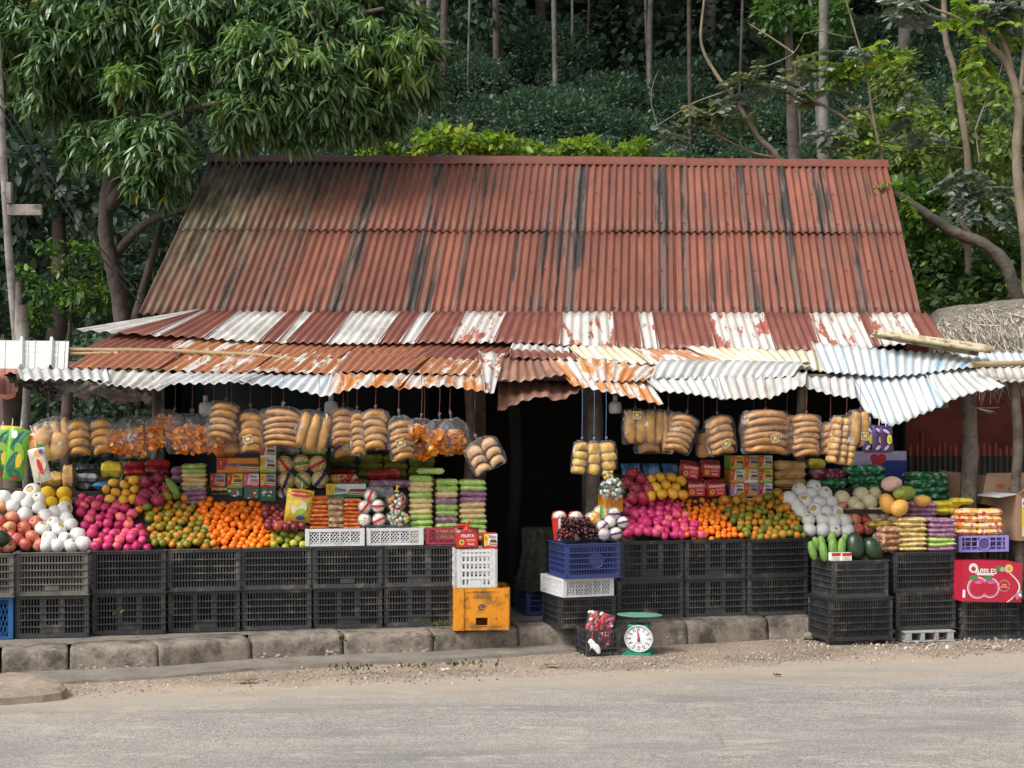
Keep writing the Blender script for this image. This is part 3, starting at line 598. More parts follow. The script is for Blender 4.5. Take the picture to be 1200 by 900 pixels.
for _ in range(1250):
    y = 20.5+random.random()**.85*19; x = random.uniform(-.62, .62)*y+random.uniform(-1, 1); r_ = random.uniform(.45, 1.15)
    px_, py_ = 600+x/y*F, HZ-(hill_z(x, y)+r_-EYE)/y*F
    if (190 < px_ < 1040 and py_ > 215): continue
    cs.append((x, y, hill_z(x, y)+r_*.35)); rs_.append(r_)
q_ = [abs(c[0]/c[1]) < .37 and not c[0]/c[1] < -.13 for c in cs]; P, D = lumps([c for c, k in zip(cs, q_) if k], [r for r, k in zip(rs_, q_) if k], 2100, .35); P2, D2 = lumps([c for c, k in zip(cs, q_) if not k], [r for r, k in zip(rs_, q_) if not k], 800, .35); P = np.concatenate([P, P2]); D = np.concatenate([D, D2]); D = D*.8+np.array([0, -.35, -.15])+rng.normal(0, .4, D.shape)
o = leaves('undergrowth', P, D, rng.uniform(.07, .15, len(P)), G1, kind='quad'); tag(o, 'dense dark green bushes and creepers covering the hillside behind the shop', kind='stuff')
# far wood behind the trunks
cs, rs_ = [], []
for _ in range(200):
    y = random.uniform(40, 50); x = random.uniform(-.6, .6)*y; z = hill_z(x, y)+random.uniform(0, 9); cs.append((x, y, z)); rs_.append(random.uniform(1.2, 2.6))
for _ in range(230):
    y = random.uniform(35, 47); x = random.uniform(-.6, .6)*y; cs.append((x, y, hill_z(x, y)+random.uniform(.3, 3.5))); rs_.append(random.uniform(.9, 1.6))
P, D = lumps(cs, rs_, 260, .4, 1.1); D = D+np.array([0, -.3, -.5])
tag(leaves('distant_wood', P, D, rng.uniform(.16, .38, len(P)), G2), 'dark shaded wood high on the hillside', kind='stuff')
PALE = M('pale_bark', (.20,.195,.175), .9, (.12,.115,.10), 3, .5, 12, dirt=(.05,.047,.04), ds=2, dt=(.45,.65), dist=.03)
BRN = M('brown_bark', (.12,.095,.075), .9, (.06,.05,.042), 4, .8, 14, dirt=(.045,.04,.034), ds=3, dt=(.5,.7), dist=.03)
trunks = [(543,33,.035,'p',98),(676,35,.04,'p',64),(690,36,.045,'b',58),(757,35,.04,'p',62),(862,33,.04,'b',95),(497,30,.07,'p',110),(503,31,.09,'p',92),(520,33,.11,'b',95),(575,34,.10,'b',85),(635,36,.17,'b',62),(655,34,.08,'p',68),(703,38,.20,'b',55),(735,37,.12,'b',60),(764,34,.08,'p',72),(833,37,.20,'p',62),(815,33,.06,'b',60),(973,24,.12,'p',186),(930,30,.06,'p',130),(958,30,.06,'p',140),(1061,33,.17,'p',48),(1083,38,.24,'b',42),(1022,37,.10,'b',40),(1140,36,.12,'b',35),(430,36,.14,'b',60),(380,34,.12,'b',80),(20,32,.14,'b',90),(150,34,.12,'b',80)]
desc = {'p': 'pale slender trunk', 'b': 'brown forest trunk'}; trunks.sort(key=lambda q: q[0])
near = ['above the roof ridge\'s left part','above the ridge\'s middle','above the ridge\'s right part','near the upper right corner','behind the mango tree']
seen = {}
for i, (px, Y, r_, k, by) in enumerate(trunks):
    g_ = at(px, by, Y); zg = hill_z(g_.x, Y); zone = 4 if px < 440 else 0 if px < 600 else 1 if px < 790 else 2 if px < 985 else 3
    seen[(k, zone)] = seen.get((k, zone), 0)+1
    T = thing('forest_tree', f"{ORD[seen[(k, zone)]]} {desc[k]} from the left {near[zone]}", 'tree', (g_.x, Y, zg), 0, 'trunks standing on the wooded hill')
    H = max(13, 17-0*r_); B = Vector((g_.x, Y, zg-.2)); ln = random.uniform(-2.2, 2.2)*(.3 if r_ > .15 else 1)
    if px == 973: ln = .05
    pts = [B+Vector((ln*s*s+.12*math.sin(s*5+i), 0, H*s)) for s in (0, .2, .4, .6, .8, 1)]
    tubes('trunk', [(pts, r_*.8, r_*.5)], PALE if k == 'p' else BRN, T, 8)
    cz = H*.72; cs = [tuple(pts[-1]+Vector((random.uniform(-1.8, 1.8), random.uniform(-1.5, 1.5), random.uniform(-5.5, .5)))) for _ in range(12)]
    P, D = lumps(cs, [random.uniform(.7, 1.4) for _ in cs], 330, .5); D = D+np.array([0, 0, -.8]); leaves('crown', P, D, rng.uniform(.12, .28, len(P)), G2, T)
    if k == 'b' and i % 2 == 0:
        lines = []
        for _ in range(5):
            t0 = random.uniform(.35, .8); A = pts[0].lerp(pts[-1], t0); e_ = A+Vector((random.uniform(-1.2, 1.2), random.uniform(-.3, .3), random.uniform(.4, 2))); lines.append(([A, A.lerp(e_, .5)+Vector((0, 0, .2)), e_], r_*.3, .01))
            lines.append(([e_, e_+Vector((.1, 0, -1.5)), e_+Vector((random.uniform(-.3, .3), 0, -random.uniform(2, 4)))], .012, .008))
        tubes('branch', lines, BRN, T, 5)

# ---------------------------------------------------------------- mango tree at the left
MG = leafmat('mango_leaf', [(0,(.042,.088,.038)),(.4,(.082,.160,.062)),(.8,(.14,.24,.09)),(.96,(.16,.235,.10)),(.985,(.2,.3,.05)),(1,(.45,.28,.03))], .33, .22, .6)
MGY = leafmat('young_mango_leaf', [(0,(.09,.17,.035)),(.6,(.15,.25,.06)),(1,(.26,.36,.10))], .35, .35, .5)
def whorls(tips, n=13, size=.2, droop=.75):
    P, D = [], []
    for (x, y, z), s in tips:
        a_ = rng.random(n)*6.28; el = rng.uniform(-1.15, .35, n); d = np.stack([np.cos(a_)*np.cos(el), np.sin(a_)*np.cos(el), np.sin(el)-droop*.5], 1)
        P.append(np.array([(x, y, z)])+rng.normal(0, .022, (n, 3))+d*.02); D.append(d)
    return np.concatenate(P), np.concatenate(D)
MT = at(135, 420, 14.6); MT.z = .1
mango = thing('mango_tree', 'big spreading mango tree with drooping glossy leaves hanging over the left end of the roof', 'tree', MT)
limbs = [([at(152,450,14.6), at(140,350,14.5), at(124,270,14.4), at(130,200,14.4), at(140,150,14.3), at(150,60,14.2), at(180,-40,14.0)], .09, .045),
 ([at(134,300,14.5), at(170,262,14.2), at(215,245,13.9), at(240,235,13.7)], .05, .02),
 ([at(130,240,14.4), at(180,170,13.8), at(260,110,13.2), at(340,70,12.9)], .08, .02),
 ([at(140,150,14.3), at(230,90,13.6), at(330,40,13.2), at(450,10,13.0)], .08, .02),
 ([at(135,190,14.4), at(80,130,14.0), at(20,80,13.8), at(-60,50,13.6)], .08, .02),
 ([at(140,120,14.3), at(110,60,13.7), at(70,10,13.2)], .07, .02), ([at(190,260,14.4), at(165,350,14.5), at(150,420,14.6)], .03, .07),
 ([at(128,230,14.4), at(160,160,13.5), at(210,130,12.9), at(290,115,12.5)], .05, .015)]
tubes('trunk', limbs[:1], BRN, mango, 10); 
for l_ in limbs[1:]: tubes('limb', [l_], BRN, mango, 7)
# lumps of the crown: (px, py, Y, r px)
CR = [(20,20,13.6,60),(90,40,13.3,60),(60,100,13.6,45),(150,20,13.2,60),(165,90,13.2,42),(230,30,13.1,60),(240,95,12.9,45),(300,20,13.2,60),(310,80,12.8,52),(370,30,13.1,60),(380,100,12.9,50),(430,60,13.2,55),(440,120,13.2,40),(465,30,13.6,40),(470,90,13.6,34),(345,140,12.8,40),(290,150,12.7,36),(405,150,13.0,34),(450,160,13.3,25),(160,165,13.0,38),(215,165,12.8,35),(200,200,12.9,22),(165,205,13.0,22),(120,160,13.3,30),(90,170,13.7,22),(225,215,13.0,18),(110,-20,13.5,60),(250,-30,13.4,60),(400,-30,13.4,60),(10,70,14,45),(-50,40,14,60),(350,175,12.9,22),(320,165,12.8,22),(385,172,12.9,18),(420,178,13.1,16),(275,190,13.0,18),(200,60,13.6,50),(120,100,13.9,40),(490,60,13.9,25),(495,110,13.9,20)]
tips = []
for px, py, Y, r_ in CR:
    if px > 225 and py > 125: py -= 26
    elif px > 225 and py > 60: py -= 8
    elif px >= 200 and py > 150: px -= 22
    c = at(px, py, Y); r_ = r_/F*Y; n = int(150*r_*r_*4.4)
    u = rdir(n); u[:, 1] = -np.abs(u[:, 1])*rng.choice([1, 1, 1, -1], n)
    for q in u:
        s = r_*random.uniform(.55, 1.05); tips.append(((c.x+q[0]*s, c.y+q[1]*s*.9, c.z+q[2]*s*.85), 1))
P, D = whorls(tips, 14); print('mango leaves', len(P))
leaves('crown', P, D, rng.uniform(.11, .20, len(P)), MG, mango, 'long', roll=.6)
yt = [((*at(px+random.uniform(-w, w), py+random.uniform(-h, h), Y),), 1) for px, py, Y, w, h, n in ((143,82,12.6,20,7,8),(280,30,12.5,14,8,4),(440,45,12.7,55,35,10),(470,80,12.95,30,22,8),(350,60,12.5,40,20,4)) for _ in range(n)]
P, D = whorls(yt, 12); leaves('young_leaves', P, D, rng.uniform(.11, .18, len(P)), MGY, mango, 'long', roll=.6)
# dark trees standing behind the mango tree
def crown_tree(name, label, cat, base, trunk, lumps_px, per, mat, size, kind='oval', grp=None, bark=BRN, jit=.5, hang=-.35, fill=.45):
    B = at(*base[:3]); B.z = base[3] if len(base) > 3 else hill_z(B.x, B.y); T = thing(name, label, cat, B, 0, grp)
    if trunk: tubes('trunk', trunk, bark, T, 8)
    cs = [tuple(at(a_, b_, y_)) for a_, b_, y_, r_ in lumps_px]; rr = [r_/F*y_ for a_, b_, y_, r_ in lumps_px]
    P, D = lumps(cs, rr, per, fill); D = D+rng.normal(0, jit, D.shape)+np.array([0, -.2, hang]); leaves('crown', P, D, rng.uniform(size[0], size[1], len(P)), mat, T, kind); return T
crown_tree('dark_tree', 'dense dark leafy tree in the deep shade behind the mango trunk', 'tree', (60,440,17), [([at(60,450,17), at(70,300,17), at(60,150,17.2)], .13, .06)],
 [(random.uniform(-60, 260), random.uniform(60, 400), random.uniform(16.6, 18.5), random.uniform(28, 48)) for _ in range(46)], 900, G2, (.10,.2))
crown_tree('leafy_shrub', 'green shrub glimpsed low behind the mango trunk above the left awning', 'shrub', (80,400,15.7), [([at(80,420,15.7), at(85,330,15.7)], .03, .015)],
 [(random.uniform(20, 125), random.uniform(285, 375), random.uniform(15.2, 16), random.uniform(9, 17)) for _ in range(20)], 5000, leafmat('low_shrub_leaf', [(0,(.03,.07,.018)),(.7,(.07,.15,.03)),(1,(.18,.3,.05))]), (.05,.11))  # dark to bright greens picked at random per leaf
crown_tree('leafy_shrub', 'dark drooping shrub between the mango trunk and the left edge of the red roof', 'shrub', (185,400,15.2), [([at(185,420,15.2), at(180,300,15.2)], .03, .015)],
 [(random.uniform(150, 235), random.uniform(240, 370), random.uniform(14.9, 15.8), random.uniform(12, 20)) for _ in range(16)], 3500, G2, (.07,.14))
crown_tree('dark_bush', 'dark green bush in the shade behind the posts at the left end of the shop', 'shrub', (100,560,13.6,.1), [([at(100,600,13.6), at(100,480,13.6)], .03, .02)],
 [(random.uniform(-20, 190), random.uniform(425, 600), random.uniform(12.9, 14.4), random.uniform(14, 24)) for _ in range(60)], 2600, G2, (.07,.14))
crown_tree('dark_tree', 'dark leafy tree beyond the left edge of the picture', 'tree', (-190,440,17), [([at(-190,450,17), at(-180,250,17), at(-190,100,17.2)], .14, .06)],
 [(random.uniform(-420, -50), random.uniform(-60, 430), random.uniform(15.8, 18.5), random.uniform(34, 60)) for _ in range(60)], 520, G2, (.12,.24))
crown_tree('bushy_tree', 'green leafy tree beyond the right edge of the picture', 'tree', (1390,440,17), [([at(1390,450,17), at(1380,250,17), at(1390,100,17.2)], .14, .06)],
 [(random.uniform(1250, 1600), random.uniform(-60, 380), random.uniform(15.8, 18.5), random.uniform(34, 60)) for _ in range(56)], 520, G1, (.12,.24))
# ---------------------------------------------------------------- shrubs showing over the ridge
RG = leafmat('ridge_shrub_leaf', [(0,(.08,.16,.025)),(.5,(.18,.30,.04)),(.85,(.34,.44,.06)),(.97,(.46,.48,.08)),(1,(.42,.18,.06))], .4, .45)
sp = [('broad leaved shrub peeping over the ridge nearest the mango leaves',[(440,178,14),(465,168,16),(487,172,14)]),
 ('tall yellow green shrub over the ridge left of its middle, the highest of them',[(515,166,15),(537,160,15),(550,168,14),(565,175,12)]),
 ('green shrub with a reddish tip over the ridge just right of the tallest',[(580,172,12),(592,165,9),(608,177,9)]),
 ('low green shrub tuft over the middle of the ridge',[(625,180,7),(640,178,8),(622,170,5),(653,180,6)]),
 ('yellow green shrub with red tips over the ridge right of its middle',[(668,170,9),(672,178,11),(690,173,10),(705,177,10)]),
 ('yellow green shrub over the ridge, the rightmost of the row',[(728,177,9),(745,172,10),(757,176,8),(786,182,5)])]
for lb, ls in sp:
    x0 = sum(p[0] for p in ls)/len(ls); crown_tree('ridge_shrub', lb, 'shrub', (x0,300,15.5,0), [([Vector((at(x0,300,15.5).x, 15.5, 0)), at(x0,215,15.5), at(x0+3, 192, 15.4)], .04, .01)],
     [(a_+random.uniform(-r_, r_), b_+random.uniform(-r_, r_*.8), 15.2+random.uniform(-.2, .3), r_*random.uniform(.3, .75)) for a_, b_, r_ in ls for _ in range(4)], 9000, RG, (.05,.12), grp='shrubs peeping over the roof ridge', jit=.8)
# ---------------------------------------------------------------- trees at the right
crown_tree('bushy_tree', 'bright green bushy tree filling the space right of the roof', 'tree', (1110,440,16.5), [([at(1110,450,16.5), at(1105,300,16.5), at(1090,200,16.6)], .12, .04)],
 [(random.uniform(1040, 1230), random.uniform(105, 330), random.uniform(15.8, 17.8), random.uniform(11, 24)) for _ in range(82)]+[(random.uniform(1000, 1070), random.uniform(60, 185), random.uniform(17.5, 18.5), random.uniform(10, 20)) for _ in range(24)], 4200,
 leafmat('bushy_leaf', [(0,(.07,.11,.04)),(.4,(.13,.195,.06)),(.8,(.23,.31,.09)),(1,(.38,.46,.15))], .4, .4), (.055,.13), fill=.6, jit=.8)
crown_tree('bushy_tree', 'darker green bush low down between the red roof and the thatch', 'tree', (1110,440,15.2), [([at(1110,450,15.2), at(1120,340,15.2)], .06, .03)],
 [(random.uniform(1068, 1230), random.uniform(285, 372), random.uniform(14.8, 15.8), random.uniform(12, 22)) for _ in range(34)], 4200, leafmat('low_bush_leaf', [(0,(.03,.06,.025)),(.5,(.05,.10,.035)),(.9,(.09,.16,.045)),(1,(.2,.3,.06))], .4, .35), (.06,.13), fill=.6)
crown_tree('bushy_tree', 'light green sapling with large leaves beside the top right roof corner', 'tree', (1085,380,15.6,0), [([at(1085,420,15.6), at(1082,260,15.6)], .04, .015)],
 [(random.uniform(1055, 1110), random.uniform(205, 280), random.uniform(15.2, 15.7), random.uniform(6, 12)) for _ in range(16)], 8000, G3, (.07,.14), jit=.8)
crown_tree('forest_tree', 'leafy green tree standing on the hill left of the tallest pale trunk', 'tree', (930,150,27), [([at(935,260,27), at(925,60,27), at(920,-30,27)], .12, .05)],
 [(random.uniform(895, 985), random.uniform(-10, 60), random.uniform(26.5, 28.5), random.uniform(12, 22)) for _ in range(18)], 1600, leafmat('midhill_leaf', [(0,(.04,.09,.03)),(.6,(.07,.15,.04)),(1,(.14,.24,.06))]), (.10,.2))
# the three bare-limbed trees with feathery leaves
FE = leafmat('feather_leaf', [(0,(.06,.09,.05)),(.5,(.12,.15,.07)),(.8,(.2,.24,.09)),(1,(.3,.2,.08))], .35, .3, .6)
SIL = leafmat('grey_green_leaf', [(0,(.08,.11,.09)),(.6,(.16,.2,.17)),(1,(.3,.34,.3))], .3, .2, .7)
LB = M('light_branch', (.25,.20,.14), .85, (.14,.11,.08), 5, .4, 20, dirt=(.07,.058,.042), ds=3)
def feather(px, py, Y, n, spread, size=.09, droop=-.6):
    P, D = [], []
    for _ in range(n):
        A = np.array(at(px+random.gauss(0, spread), py+random.gauss(0, spread*.7), Y)); d = rdir(1)[0]; d[2] = d[2]*.3+droop*random.random(); d /= np.linalg.norm(d); s = np.cross(d, [0, 0, 1]); s /= np.linalg.norm(s)
        for k in range(9):
            for sd in (-1, 1): P.append(A+d*.032*k); D.append(d*.4+s*sd+np.array([0, 0, -.25]))
    return P, D
def bare_tree(label, base, lines, tufts, mats=(FE,)):
    B = at(*base[:3]); B.z = base[3]; T = thing('bare_limbed_tree', label, 'tree', B, 0, 'bare limbed trees at the right')
    k_ = .85 if 'thick dark' in label else .55
    bk = BRN if 'thick dark' in label else LB
    tubes('trunk', [(l_[0], l_[1]*k_, l_[2]*k_) for l_ in lines[:1]], bk, T, 8)
    for l_ in lines[1:]: tubes('branch', [(l_[0], l_[1]*k_, l_[2]*k_)], bk, T, 6)
    for i, m_ in enumerate(mats):
        P, D = [], []
        for j, tf in enumerate(tufts):
            if j % len(mats) == i: p, d = feather(*tf); P += p; D += d
        leaves('foliage', P, D, rng.uniform(.06, .11, len(P)), m_, T, 'oval')
Y = 15.0
bare_tree('bare limbed tree leaning left over the right part of the ridge with few feathery leaves', (945,230,Y,0),
 [([at(960,440,Y), at(935,230,Y), at(912,185,Y), at(888,160,Y), at(868,128,Y), at(855,108,Y), at(838,85,Y), at(822,52,Y), at(824,10,Y), at(828,-20,Y)], .07, .015),
  ([at(855,106,Y), at(815,120,Y), at(790,135,Y), at(765,150,Y)], .02, .008), ([at(855,108,Y), at(880,85,Y), at(905,75,Y), at(930,62,Y), at(942,40,Y)], .016, .008),
  ([at(930,62,Y), at(905,45,Y), at(876,27,Y)], .022, .01), ([at(942,40,Y), at(960,36,Y), at(985,42,Y), at(1000,44,Y)], .014, .006),
  ([at(912,185,Y), at(880,178,Y), at(845,160,Y), at(825,142,Y), at(805,137,Y)], .022, .01), ([at(845,160,Y), at(815,158,Y), at(780,160,Y), at(764,125,Y), at(765,100,Y), at(772,82,Y)], .014, .006),
  ([at(932,70,Y), at(934,95,Y), at(950,115,Y), at(985,135,Y), at(1002,150,Y)], .02, .03)],
 [(855,125,Y-.1,6,14),(870,115,Y-.1,5,9),(810,130,Y,6,13),(905,95,Y,8,10),(940,75,Y,7,14),(780,150,Y,7,9),(880,90,Y,6,10),(1000,60,Y,5,8),(935,110,Y,5,9),(975,90,Y,7,9),(990,165,Y,6,9),(968,150,Y,6,9,.09,-1.2)], (FE, SIL))
bare_tree('thin forked tree with yellow green feathery leaves right of the tallest pale trunk', (1050,330,Y,0),
 [([at(1052,440,Y), at(1050,260,Y), at(1040,215,Y), at(1022,130,Y), at(1015,80,Y), at(1003,40,Y), at(990,-5,Y)], .04, .014), ([at(1018,95,Y), at(1025,80,Y), at(1038,62,Y), at(1048,50,Y)], .014, .006),
  ([at(1022,125,Y), at(1000,128,Y), at(975,108,Y), at(958,60,Y)], .014, .006), ([at(1022,118,Y), at(1060,90,Y), at(1090,85,Y)], .012, .006), ([at(1028,155,Y), at(1010,125,Y), at(985,132,Y)], .012, .006)],
 [(985,85,Y,10,10),(1040,60,Y,9,10),(995,85,Y,6,6),(1020,170,Y,5,9),(1060,130,Y,5,12)], (RG,))
Y = 14.2
bare_tree('stout branching tree with crooked pale limbs at the right edge of the picture', (1200,500,Y,0),
 [([at(1205,500,Y), at(1203,300,Y), at(1192,200,Y), at(1193,120,Y), at(1180,75,Y), at(1155,45,Y), at(1150,5,Y), at(1152,-30,Y)], .11, .035), ([at(1193,120,Y), at(1180,60,Y), at(1165,25,Y), at(1158,-30,Y)], .06, .03),
  ([at(1193,120,Y), at(1200,60,Y), at(1198,-20,Y)], .05, .03), ([at(1155,45,Y), at(1125,22,Y), at(1090,8,Y), at(1065,-10,Y)], .03, .018), ([at(1143,152,Y), at(1155,120,Y), at(1172,85,Y), at(1185,20,Y)], .016, .008),
  ([at(1143,152,Y), at(1146,175,Y), at(1148,190,Y)], .016, .012)],
 [(1140,10,Y,12,14),(1165,10,Y,10,12),(1180,35,Y,7,12),(1070,10,Y,9,10),(1150,62,Y,6,9),(1055,5,Y,5,8),(1148,75,Y,7,9,.09,-1.2),(1185,5,Y,10,10)], (RG, SIL))
bare_tree('slim light barked tree rising between the bushes right of the roof corner', (1135,340,15.2,0),
 [([at(1140,440,15.2), at(1133,260,15.2), at(1134,190,15.2), at(1125,120,15.2), at(1118,80,15.2), at(1108,45,15.2), at(1106,-20,15.2)], .075, .05), ([at(1108,45,15.2), at(1095,25,15.2), at(1075,5,15.2)], .022, .012),
  ([at(1134,175,15.2), at(1110,172,15.2), at(1085,173,15.2)], .014, .008)],
 [(1135,215,14.9,16,13,.09,-1),(1155,235,14.8,10,10,.09,-1),(1120,245,14.9,8,8,.09,-1),(1050,130,15,6,9),(1075,160,15,5,8)], (SIL,))
bare_tree('thick dark limb arching from the roof corner down to the thatched roof', (1200,500,13.6,0),
 [([at(1215,520,13.6), at(1205,400,13.6), at(1188,335,13.6), at(1175,305,13.6), at(1150,285,13.6), at(1118,272,13.6), at(1095,257,13.6), at(1070,240,13.6), at(1045,225,13.6)], .085, .045), ([at(1140,280,13.6), at(1128,262,13.6), at(1132,250,13.6)], .04, .02)],
 [(1055,215,13.6,3,5)], (RG,))

# ---------------------------------------------------------------- neighbours at the right: thatch, maroon wall, paling fence
m, t, b = newmat('thatch'); v = coords(t, 'Object', (1, 1, .25)); c = ramp(t, nz(t, v, 26, 6, .75), [(.35, (.12,.10,.08)), (.52, (.38,.34,.28)), (.7, (.60,.55,.46))])
L(t, c, b.inputs['Base Color']); b.inputs['Roughness'].default_value = 1; bump(t, b, nz(t, v, 40, 6, .8), 1, .06); THA = m
TH = thing('thatched_hut', 'hut with a grey straw thatched roof and a maroon wall right of the shop', 'hut', (4.6, 12.6, 0))
mb = MB(); nu, nv = 40, 16
for j in range(nv+1):
    for i in range(nu+1):
        px = lerp(1088, 1330, i/nu); top = poly([(1088,385),(1097,372),(1115,368),(1160,362),(1200,360),(1330,358)], px); v_ = j/nv; P = at(px, top, 13.2).lerp(at(px, 436, 11.9), v_)
        P += Vector((0, -.22*math.sin(v_*math.pi*.5)*(1-v_), .16*math.sin(v_*math.pi)))+Vector((0, 0, .02*noise.noise(P*5))); mb.v.append(tuple(P))
mb.f = [(j*(nu+1)+i, j*(nu+1)+i+1, (j+1)*(nu+1)+i+1, (j+1)*(nu+1)+i) for j in range(nv) for i in range(nu)]; mb.m = [0]*len(mb.f)
o = mesh('roof', mb, THA, TH, smooth=True, world=True); solid(o, .12)
n = 9000; px = rng.uniform(1090, 1330, n); v_ = rng.random(n)**.9; P = []
for a_, b_ in zip(px, v_):
    top = poly([(1088,385),(1097,372),(1115,368),(1160,362),(1200,360),(1330,358)], a_); q = at(a_, top, 13.2).lerp(at(a_, 436, 11.9), b_)+Vector((0, -.22*math.sin(b_*math.pi*.5)*(1-b_)-.05, .16*math.sin(b_*math.pi)+.05)); P.append(q)
D = np.tile(np.array([0, -.6, -.8]), (n, 1))+rng.normal(0, .28, (n, 3))
LT['straw'] = (np.array([(-.02,0,0),(.02,0,0),(.012,1,0),(-.012,1,0)]), [(0,1,2,3)])
STR = leafmat('straw', [(0,(.12,.105,.08)),(.4,(.28,.25,.20)),(.8,(.46,.42,.34)),(1,(.6,.55,.46))], .9, 0); o = leaves('straw_layer', P, D, rng.uniform(.12, .3, n), STR, TH, 'straw')
n = 260; P = [at(random.uniform(1135, 1330), random.uniform(440, 450), 11.6) for _ in range(n)]; o = leaves('straw_fringe', P, np.tile(np.array([0, -.1, -1.]), (n, 1))+rng.normal(0, .3, (n, 3)), rng.uniform(.08, .22, n), STR, TH, 'straw')
MAR = M('maroon_paint', (.34,.075,.055), .75, (.17,.043,.036), 3, .2, 20, dirt=(.08,.03,.025), ds=2, dt=(.5,.8))
mb = MB(); mb.box((6.1, 13.0, 1.25), (5.7, .15, 2.3)); mesh('wall', mb, MAR, TH, world=True)
mb = MB(); A = at(1105, 473, 12.7); mb.box((A.x, 12.7, A.z+.02), (.09, .04, .12)); bevel(mesh('meter_box', mb, flat('pale_grey_plastic', (.3,.3,.31)), TH, world=True), .006)
FG = M('paling_green', (.012,.035,.026), .6, (.02,.05,.035), 4)
FT = thing('paling_fence', 'fence of round palings, maroon above and dark green below, before the maroon wall', 'fence', (4.6, 12.4, 0))
for i in range(40):
    px = 1047+i*6.6+random.uniform(-1, 1); A = at(px, 522+random.uniform(-6, 4)-(10 if i == 5 else 0), 12.35); md = at(px, 534, 12.35); mb = MB(); mb.tube([(A.x, A.y, .1), (A.x, A.y, md.z)], .017, 8, 0); mb.tube([(A.x, A.y, md.z), (A.x, A.y, A.z)], .018, 8, 1)
    mesh('paling', mb, [FG, MAR], FT, smooth=False, world=True)
for z in (.5, 1.0): mb = MB(); mb.tube([(3.1, 12.4, z), (7, 12.4, z)], .015); mesh('rail', mb, FG, FT, world=True)

# ---------------------------------------------------------------- left edge: pole, posts, cables, folded tarpaulin, clay coloured eave
UP = thing('utility_pole', 'weathered wooden pole with a short crossboard at the left edge of the picture', 'pole', (at(8, 440, 11.6).x, 11.6, .15))
tubes('shaft', [([at(26,600,11.6), at(22,440,11.6), at(13,330,11.6), at(6,230,11.6), at(1,130,11.6), at(-4,40,11.6)], .034, .028)], WOODG, UP, 8, .15)
mb = MB(); A = at(29, 246, 11.52); mb.box((A.x, A.y, A.z), (.27, .035, .085)); bevel(mesh('crossboard', mb, WOODG, UP, world=True), .004)
mb = MB(); A = at(11, 226, 11.5); mb.box((A.x, A.y, A.z), (.035, .05, .16)); mesh('bracket', mb, WOODG, UP, world=True)
for pts, r_, lb in (([at(21,600,11.4), at(22,440,11.4), at(22,380,11.4), at(22,331,11.4)], .028, 'narrow weathered stake beside the utility pole'), ([at(28,600,11.35), at(28,440,11.35), at(27,390,11.35), at(27,358,11.35)], .045, 'short thick rough stake in front of the narrow one')):
    mb = MB(); mb.tube(pts, [r_]*3+[r_*.7], 9, wob=.5); mb.v; o = mesh('wooden_stake', mb, WOODG, smooth=True); tag(recenter(o), lb, 'stake')
CAB = flat('black_cable', (.03,.03,.03))
for k in range(2):
    mb = MB(); A, B = at(-20, 78+14*k, 11.2), at(300, 455+5*k, 12.2); Q = [A.lerp(B, i/24)+Vector((0, 0, -.35*math.sin(math.pi*i/24))) for i in range(25)]; mb.tube(Q, .006, 5)
    tag(recenter(mesh('power_cable', mb, CAB)), ['upper', 'lower'][k]+' of the two black cables sagging down across the dark trees at the left', 'cable', 'power cables')
mb = MB(); mb.uv = []
for j in range(10):
    for i in range(31):
        px = -60+i*2.7; P = at(px, lerp(433, 466 if px < 18 else 458, j/9), lerp(11.0, 10.2, j/9)); mb.v.append((P.x, P.y, P.z+.012*abs(math.sin(i*.5)))); mb.uv.append((i*.1, j*.1))
mb.f = [(j*31+i, j*31+i+1, (j+1)*31+i+1, (j+1)*31+i) for j in range(9) for i in range(30)]; mb.m = [0]*len(mb.f)
o = mesh('clay_eave', mb, sheetmat('salmon_sheet', (.50,.20,.14), (.42,.17,.12), dirt=.3), HOUSE, world=True); solid(o, .03)
mb = MB(); A = at(5, 540, 11.6); mb.box((A.x-.9, 11.8, 1.0), (1.9, .12, 1.75)); o = mesh('painted_wall', mb, M('dusty_pink_paint', (.16,.10,.09), .8, (.12,.08,.072), 3), HOUSE, world=True)
TAR = M('folded_grey_tarpaulin', (.27,.255,.23), .7, (.19,.18,.165), 7, .4, 14, dirt=(.09,.08,.07), ds=4)
def cloth(name, label, p0, p1, h0, h1, mat, Yb, grp=None, nx=70, ny=14, amp=.035, dark=None):
    mb = MB()
    for j in range(ny+1):
        for i in range(nx+1):
            u, v = i/nx, j/ny; px = lerp(p0[0], p1[0], u); py = lerp(p0[1], p1[1], u); h = lerp(h0, h1, u)*(1+.35*noise.noise(Vector((u*9, 0, 3)))); P = at(px, py, Yb); d = Vector((u*7, v*2.2, 0))
            P += Vector((amp*noise.noise(d*2.1), -.06*math.sin(v*math.pi)+amp*1.7*noise.noise(d*1.7+Vector((5, 0, 0))), -h*v+amp*noise.noise(d*2+Vector((0, 9, 0))))); mb.v.append(tuple(P))
    mb.f = [(j*(nx+1)+i, j*(nx+1)+i+1, (j+1)*(nx+1)+i+1, (j+1)*(nx+1)+i) for j in range(ny) for i in range(nx)]; mb.m = [0]*len(mb.f)
    o = mesh(name, mb, mat, smooth=True); solid(o, .004); return tag(recenter(o), label, 'tarpaulin', grp)
cloth('tarpaulin', 'crumpled grey tarpaulin bunched under the front edge of the left awning', (52,449), (178,450), .07, .13, TAR, 10.35)
cloth('tarpaulin', 'black plastic sheet with torn edges tucked under the awning at the far left', (10,436), (70,456), .05, .08, M('black_plastic_sheet', (.03,.035,.045), .35, (.09,.09,.095), 6), 10.3, nx=40)
